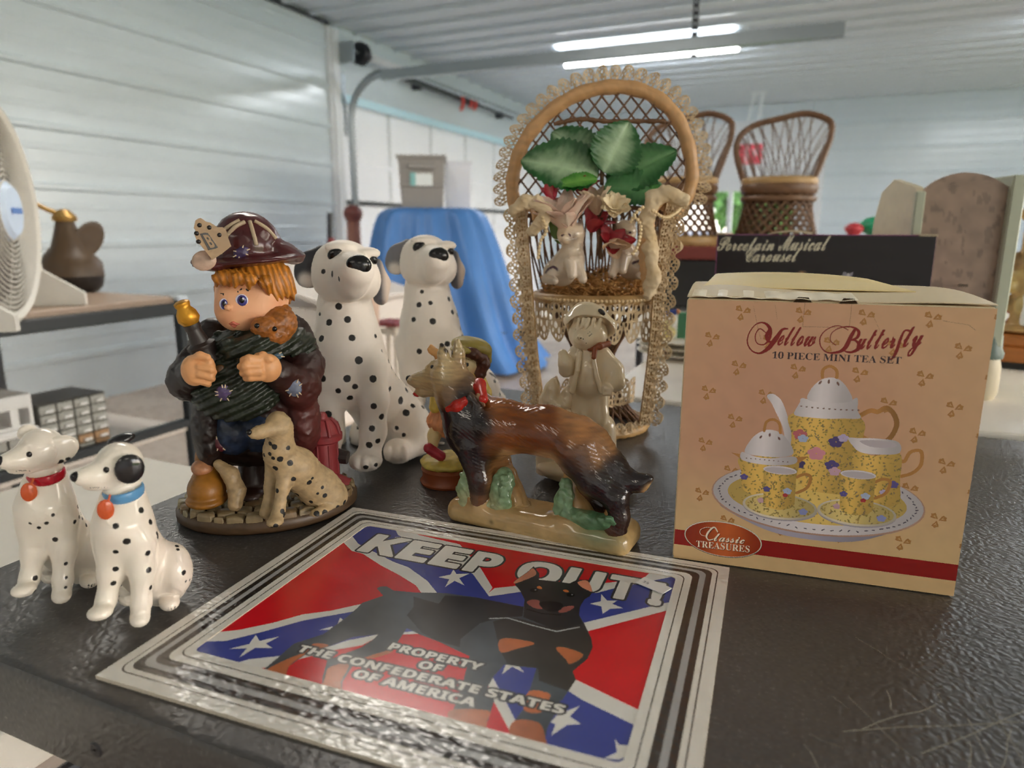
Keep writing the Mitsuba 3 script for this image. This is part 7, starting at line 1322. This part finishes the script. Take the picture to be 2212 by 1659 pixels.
# ---------------------------------------------------------------- red-topped stand, small things along the door
S = Stand(846, 900, 0.0); q = EYE + ray(846, 692) * (3.0 / np.linalg.norm(ray(846, 692)))
sx, sy, sz = q; stl = thing('red_topped_stool', 'small white legged stool with a red top between the two Dalmatian figurines', 'stool'); mat('stool_white', 'd8cfc2', 0.5); mat('stool_red', '7a2c30', 0.45)
add('seat', bx(sx - 0.062, sx + 0.062, sy - 0.06, sy + 0.06, sz - 0.02, sz, 0.004), 'stool_red', stl)
for a in (-1, 1):
    for b in (-1, 1): add('leg', tube([(sx + a * 0.048, sy + b * 0.045, sz - 0.02), (sx + a * 0.052, sy + b * 0.05, 0.001)], 0.012, 8), 'stool_white', stl)
    add('rail', bx(sx - 0.05, sx + 0.05, sy + a * 0.045 - 0.006, sy + a * 0.045 + 0.006, sz - 0.055, sz - 0.03), 'stool_white', stl)
def at_dist(px, py, d): r = ray(px, py); return EYE + r * (d / np.linalg.norm(r))
cb = thing('wall_cupboard', 'low pale cupboard with a sloping lid along the left wall behind the boy figurine', 'cupboard'); p = at_dist(690, 640, 3.6)
mat('pale_board', 'dcd3cb', 0.5)
add('carcass', bx(p[0] - 0.5, p[0] + 0.12, p[1] - 0.1, p[1] + 0.7, 0.0, p[2] - 0.05, 0.006), 'pale_board', cb); add('lid', moved(bx(-0.33, 0.33, -0.42, 0.42, -0.012, 0.012, 0.004), (p[0] - 0.19, p[1] + 0.3, p[2] + 0.05), x=(math.cos(.25), 0, -math.sin(.25)), y=(0, 1, 0), z=(math.sin(.25), 0, math.cos(.25))), 'pale_board', cb); add('bar', bx(p[0] + 0.12, p[0] + 0.13, p[1], p[1] + 0.3, p[2] - 0.14, p[2] - 0.10), 'dark_metal', cb)
p = at_dist(786, 640, 2.6); pk = thing('pink_vase', 'pinkish vase behind the larger Dalmatian figurine', 'vase'); mat('vase_pink', 'd8b8a2', 0.3); add('body', lathe([(.0001, 0), (.045, 0), (.05, .01), (.035, p[2] * 0.6), (.055, p[2] - 0.03), (.05, p[2] + .03), (.03, p[2] + .05), (.0001, p[2] + .05)], 28, (p[0], p[1], 0.0005)), 'vase_pink', pk, smooth=40)
p = at_dist(763, 470, 5.75); fg = thing('painted_post', 'brown and red painted post top left of the blue tarp', 'post'); c = Clay(); c.cone([p[0], p[1], 0.02], p, 0.07, 0.05); c.ell([p[0], p[1], p[2] + 0.03], [0.075, 0.075, 0.07], None, 0.02, 1); q = c.build(0.012, floor=0.001); add('body', q, 'finish_satin', fg, smooth=True, color=c.paint(q.vertices, ['a06a58', '6a2c28'], 0.02))
p = at_dist(714, 480, 4.9); br = thing('broom', 'dark broom handle leaning by the door jamb', 'broom'); add('handle', tube([(p[0] - 0.05, p[1], 0.3), (p[0], p[1], p[2] + 0.06)], 0.02, 8), 'dark_metal', br); add('grip', tube([(p[0] - 0.005, p[1], p[2] - 0.16), (p[0], p[1], p[2] - 0.1)], 0.024, 8), 'stool_red', br); add('head', bx(p[0] - 0.15, p[0] + 0.05, p[1] - 0.04, p[1] + 0.04, 0.001, 0.3), 'stool_red', br)
S = Stand(748, 962); wbx = thing('white_foam_block', 'white foam block at the left edge of the black table behind the hydrant', 'block'); mat('foam_block', 'e6e1d4', 0.6); hB = float(S.at(748, 868)[2] - TZ)
add('block', moved(bx(-0.055, 0.0, 0.0, 0.03, 0.0004, hB, 0.003), S.o, x=S.r, y=S.n, z=F_u), 'foam_block', wbx)
# ---------------------------------------------------------------- metal framed bench at the left wall with fan, oil can, drawers, crate
bench = thing('metal_bench', 'black metal framed bench with a wooden top by the left wall', 'bench')
mat('bench_frame', '0e1a20', 0.35); mat('bench_wood', lambda v: hexc('a08a78') * (0.85 + 0.3 * nz(v, np.array([40, 3, 40]), 3)), 0.4); mat('cap_clear', 'c9d3dc', 0.2)
X0, X1, Y0, Y1, Zb = -2.62, -1.70, 0.10, 1.47, 0.78
add('top', fine(bx(X0, X1, Y0, Y1, Zb - 0.018, Zb, 0.003), 0.08), 'bench_wood', bench)
for y in (Y0 + 0.02, Y1 - 0.014):
    for x in (X0 + 0.014, X1 - 0.0): add('leg', bx(x - 0.013, x + 0.013, y - 0.013, y + 0.013, 0.0, Zb - 0.004, 0.003), 'bench_frame', bench)
for x in (X0 + 0.014, X1): add('rail', bx(x - 0.013, x + 0.013, Y0 + 0.03, Y1 - 0.02, Zb - 0.05, Zb - 0.016, 0.003), 'bench_frame', bench); add('shelf_rail', bx(x - 0.012, x + 0.012, Y0 + 0.03, Y1 - 0.02, 0.395, 0.42, 0.003), 'bench_frame', bench)
add('rail', bx(X0, X1, Y1 - 0.026, Y1, Zb - 0.05, Zb - 0.016, 0.003), 'bench_frame', bench); add('brace', tube([(X0 + 0.014, 1.05, Zb - 0.03), (X0 + 0.014, 1.30, 0.41)], 0.012, 8), 'bench_frame', bench)
add('shelf', bx(X0, X1, Y0 + 0.02, Y1 - 0.02, 0.38, 0.396, 0.003), 'pale_board', bench); add('corner_cap', bx(X1 - 0.018, X1 + 0.02, Y1 - 0.03, Y1 + 0.006, Zb - 0.012, Zb + 0.004, 0.004), 'cap_clear', bench)
fan = thing('box_fan', 'white round cage fan standing on the bench at the left edge', 'fan')
mat('fan_white', 'd9d6cd', 0.4); mat('fan_wire', 'c3bfb6', 0.35); mat('fan_blade', '77726c', 0.4); mat('hub_blue', 'c8d8ee', 0.35); mat('hub_text', '5a7fc0', 0.4)
fc = at_dist(-8, 455, 1.86); ang = math.radians(42); fx = np.array([math.cos(ang), math.sin(ang), 0]); fy = np.array([-fx[1], fx[0], 0])   # fx: the way the fan faces
RF = 0.228
def infan(m): return moved(m, fc, x=fy, y=F_u, z=fx)
add('housing', infan(lathe([(RF - 0.03, -0.10), (RF - 0.004, -0.10), (RF + 0.012, -0.05), (RF + 0.012, 0.005), (RF, 0.014), (RF - 0.014, 0.006), (RF - 0.014, -0.05), (RF - 0.03, -0.09)], 64)), 'fan_white', fan, smooth=50)
for i in range(15):
    r = 0.062 + i * (RF - 0.075) / 14; z = 0.022 * (1 - (r / RF) ** 2) + 0.004; add('grille_ring', infan(tube([(r * math.cos(b), r * math.sin(b), z) for b in np.linspace(0, 6.2832, 56, endpoint=False)], 0.0022, 5, True)), 'fan_wire', fan, smooth=True)
for i in range(10):
    b = i * 0.6283 + 0.2; add('grille_spoke', infan(tube([(r * math.cos(b), r * math.sin(b), 0.022 * (1 - (r / RF) ** 2)) for r in np.linspace(0.055, RF - 0.008, 6)], 0.0022, 5)), 'fan_wire', fan, smooth=True)
k = add('hub', infan(lathe([(.0001, 0.0), (.06, .0), (.064, .02), (.05, .034), (.0001, .038)], 36)), 'hub_blue', fan, smooth=40)
add('hub_band', infan(bx(-0.03, 0.03, -0.006, 0.006, 0.037, 0.0385)), 'hub_text', k)
for i in range(5):
    b = i * 1.2566; pts = [(r * math.cos(b + s * w_), r * math.sin(b + s * w_), -0.045 + s * 0.022) for r, w_ in ((0.05, .5), (0.13, .5), (0.215, .42)) for s in (-1, 0, 1)]; add('blade', infan(thick(mesh(pts, [[0, 3, 4], [0, 4, 1], [1, 4, 5], [1, 5, 2], [3, 6, 7], [3, 7, 4], [4, 7, 8], [4, 8, 5]]), 0.002)), 'fan_blade', fan, smooth=True)
add('motor', infan(lathe([(.0001, -0.13), (.07, -0.13), (.08, -0.11), (.08, -0.07), (.0001, -0.06)], 28)), 'fan_white', fan, smooth=40)
add('motor_strut', infan(cat_([bx(-RF, RF, -0.012, 0.012, -0.105, -0.09), bx(-0.012, 0.012, -RF, RF, -0.105, -0.09)])), 'fan_white', fan, kind='stuff')
zb_ = Zb - fc[2] + 0.001
for s in (-1, 1): add('foot', infan(moved(flat(Polygon([(-0.09, zb_), (0.09, zb_), (0.095, zb_ + 0.03), (0.03, zb_ + 0.10), (0.012, zb_ + 0.26), (-0.012, zb_ + 0.26), (-0.03, zb_ + 0.10), (-0.095, zb_ + 0.03)]).buffer(0.004), 0, 0.02), (s * (RF + 0.022) + 0.0, 0, -0.02), x=(0, 0, 1), y=(0, 1, 0), z=(-1, 0, 0)) if False else moved(flat(Polygon([(-0.10, zb_), (0.12, zb_), (0.12, zb_ + 0.03), (0.03, zb_ + 0.09), (0.015, 0.02), (-0.015, 0.02), (-0.03, zb_ + 0.09), (-0.10, zb_ + 0.03)]), 0, 0.022), (s * (RF + 0.026) + 0.011, 0, -0.04), x=(0, 0, 1), y=(0, 1, 0), z=(-1, 0, 0))), 'fan_white', fan, label='white foot bracket')
add('handle', infan(tube([(-0.06, RF + 0.01, -0.05), (-0.05, RF + 0.04, -0.05), (0.05, RF + 0.04, -0.05), (0.06, RF + 0.01, -0.05)], 0.01, 8)), 'fan_white', fan, smooth=True)
oc = thing('oil_can', 'brown metal oil can with a long thin spout and a round lever on the bench', 'oil can'); mat('can_brown', lambda v: hexc('4c3a26') * (0.6 + 0.8 * nz(v, 30, 3)), 0.4); mat('can_dark', '17100c', 0.45); mat('brass', 'a8854a', 0.35, metal=0.6)
pb_ = on_z(178, 612, Zb + 0.001); SO2 = Stand(160, 630, Zb + 0.001); uu = SO2.m; tl = axes(SO2.u * math.cos(.14) + SO2.r * math.sin(.14) * -0.0, SO2.r)
o = SO2.o
add('can_body', moved(lathe([(.0001, 34 * uu), (62 * uu, 34 * uu), (60 * uu, 62 * uu), (46 * uu, 80 * uu), (32 * uu, 96 * uu), (22 * uu, 130 * uu), (17 * uu, 150 * uu), (.0001, 152 * uu)], 24), o), 'can_brown', oc, smooth=40)
add('can_base', lathe([(.0001, 0), (46 * uu, 0), (56 * uu, 10 * uu), (62 * uu, 34 * uu), (.0001, 34 * uu)], 32, o), 'can_dark', oc, smooth=40); add('cap', lathe([(.0001, 148 * uu), (22 * uu, 148 * uu), (24 * uu, 156 * uu), (16 * uu, 166 * uu), (9 * uu, 172 * uu), (.0001, 173 * uu)], 24, o), 'brass', oc, smooth=40)
add('spout', tube(spline([o + F_u * 160 * uu, o + SO2.r * -30 * uu + F_u * 172 * uu, o + SO2.r * -65 * uu + F_u * 194 * uu, o + SO2.r * -98 * uu + F_u * 206 * uu], 6), np.linspace(5.5, 2.8, 19) * uu, 8), 'brass', oc, smooth=True, label='long thin brass spout')
add('lever', moved(lathe([(.0001, -6 * uu), (20 * uu, -7 * uu), (32 * uu, -2 * uu), (33 * uu, 3 * uu), (22 * uu, 0), (.0001, 2 * uu)], 28, sy=1.25), o + SO2.r * 38 * uu + F_u * 110 * uu, x=SO2.n * 0.5 + SO2.r * 0.866, y=F_u * 0.94 + SO2.r * .3, z=np.cross(SO2.n * 0.5 + SO2.r * 0.866, F_u * 0.94 + SO2.r * .3)), 'can_brown', oc, smooth=True, label='round dished lever')
dr_ = thing('drawer_cabinet', 'dark parts cabinet of small clear drawers on the lower shelf of the bench', 'cabinet'); mat('drawer_grey', 'a7a7a2', 0.35); mat('drawer_brown', 'a88460', 0.4); mat('cab_dark', '35342f', 0.45)
cx0, cx1, cy0, cy1, cz0, cz1 = X1 - 0.16, X1 - 0.022, 1.03, 1.215, 0.398, 0.55
add('cabinet_body', bx(cx0, cx1, cy0, cy1, cz0, cz1, 0.004), 'cab_dark', dr_); g = np.random.default_rng(2)
for r in range(6):
    for c_ in range(4):
        y0, z0 = cy0 + 0.006 + c_ * (cy1 - cy0 - 0.008) / 4, cz0 + 0.006 + r * (cz1 - cz0 - 0.008) / 6; k = add('drawer', bx(cx1 - 0.04, cx1 + 0.006, y0, y0 + 0.040, z0, z0 + 0.021, 0.002), 'drawer_brown' if r < 2 and g.random() < 0.5 else 'drawer_grey', dr_); add('pull', bx(cx1 + 0.006, cx1 + 0.014, y0 + 0.010, y0 + 0.032, z0 + 0.004, z0 + 0.011, 0.002), 'plain_white', k)
ctr_ = thing('drawer_cabinet', 'dark drawer cabinet with a white tray top at the left edge of the shelf', 'cabinet'); add('cabinet_body', bx(cx0, cx1, 0.72, 1.005, 0.398, 0.488, 0.004), 'cab_dark', ctr_); add('tray', bx(cx0 - 0.01, cx1 + 0.03, 0.70, 1.02, 0.488, 0.508, 0.006), 'plain_white', ctr_)
for r in range(3):
    for c_ in range(6): k = add('drawer', bx(cx1 - 0.03, cx1 + 0.006, 0.728 + c_ * 0.046, 0.768 + c_ * 0.046, 0.403 + r * 0.028, 0.427 + r * 0.028, 0.002), 'drawer_grey', ctr_)
cr_ = thing('white_crate', 'white slotted plastic crate on the tray of the drawer cabinet at the left edge', 'crate'); ya, yb = 0.74, 1.015; z0 = 0.509
add('crate_base', bx(cx0, cx1 + 0.015, ya, yb, z0, z0 + 0.006), 'plain_white', cr_)
for x in (cx0, cx1 + 0.005): add('rim', bx(x, x + 0.01, ya, yb, z0 + 0.045, z0 + 0.078, 0.003), 'plain_white', cr_)
for y in np.arange(ya, yb - 0.02, 0.045): add('slat', bx(cx1 + 0.006, cx1 + 0.013, y, y + 0.018, z0, z0 + 0.05), 'plain_white', cr_); add('slat', bx(cx0, cx0 + 0.008, y, y + 0.018, z0, z0 + 0.05), 'plain_white', cr_)
for y in (ya, yb - 0.008): add('end', bx(cx0, cx1 + 0.015, y, y + 0.008, z0, z0 + 0.078), 'plain_white', cr_)
wr = thing('coiled_cable', 'thin grey cable looping down beside the bench leg', 'cable'); mat('cable_grey', '8d949a', 0.5)
add('cable', tube(spline([(X1 + 0.02, 1.44, 0.60), (X1 + 0.02, 1.62, 0.62), (X1 + 0.02, 1.72, 0.45), (X1, 1.6, 0.28), (X1, 1.46, 0.36), (X1 + 0.01, 1.54, 0.46), (X1 + 0.02, 1.66, 0.36), (X1, 1.62, 0.12), (X1 - 0.1, 1.5, 0.01)], 8), 0.004, 6), 'cable_grey', wr, smooth=True)
PALETTE = mi.Float(np.concatenate(PAL).astype(np.float32))
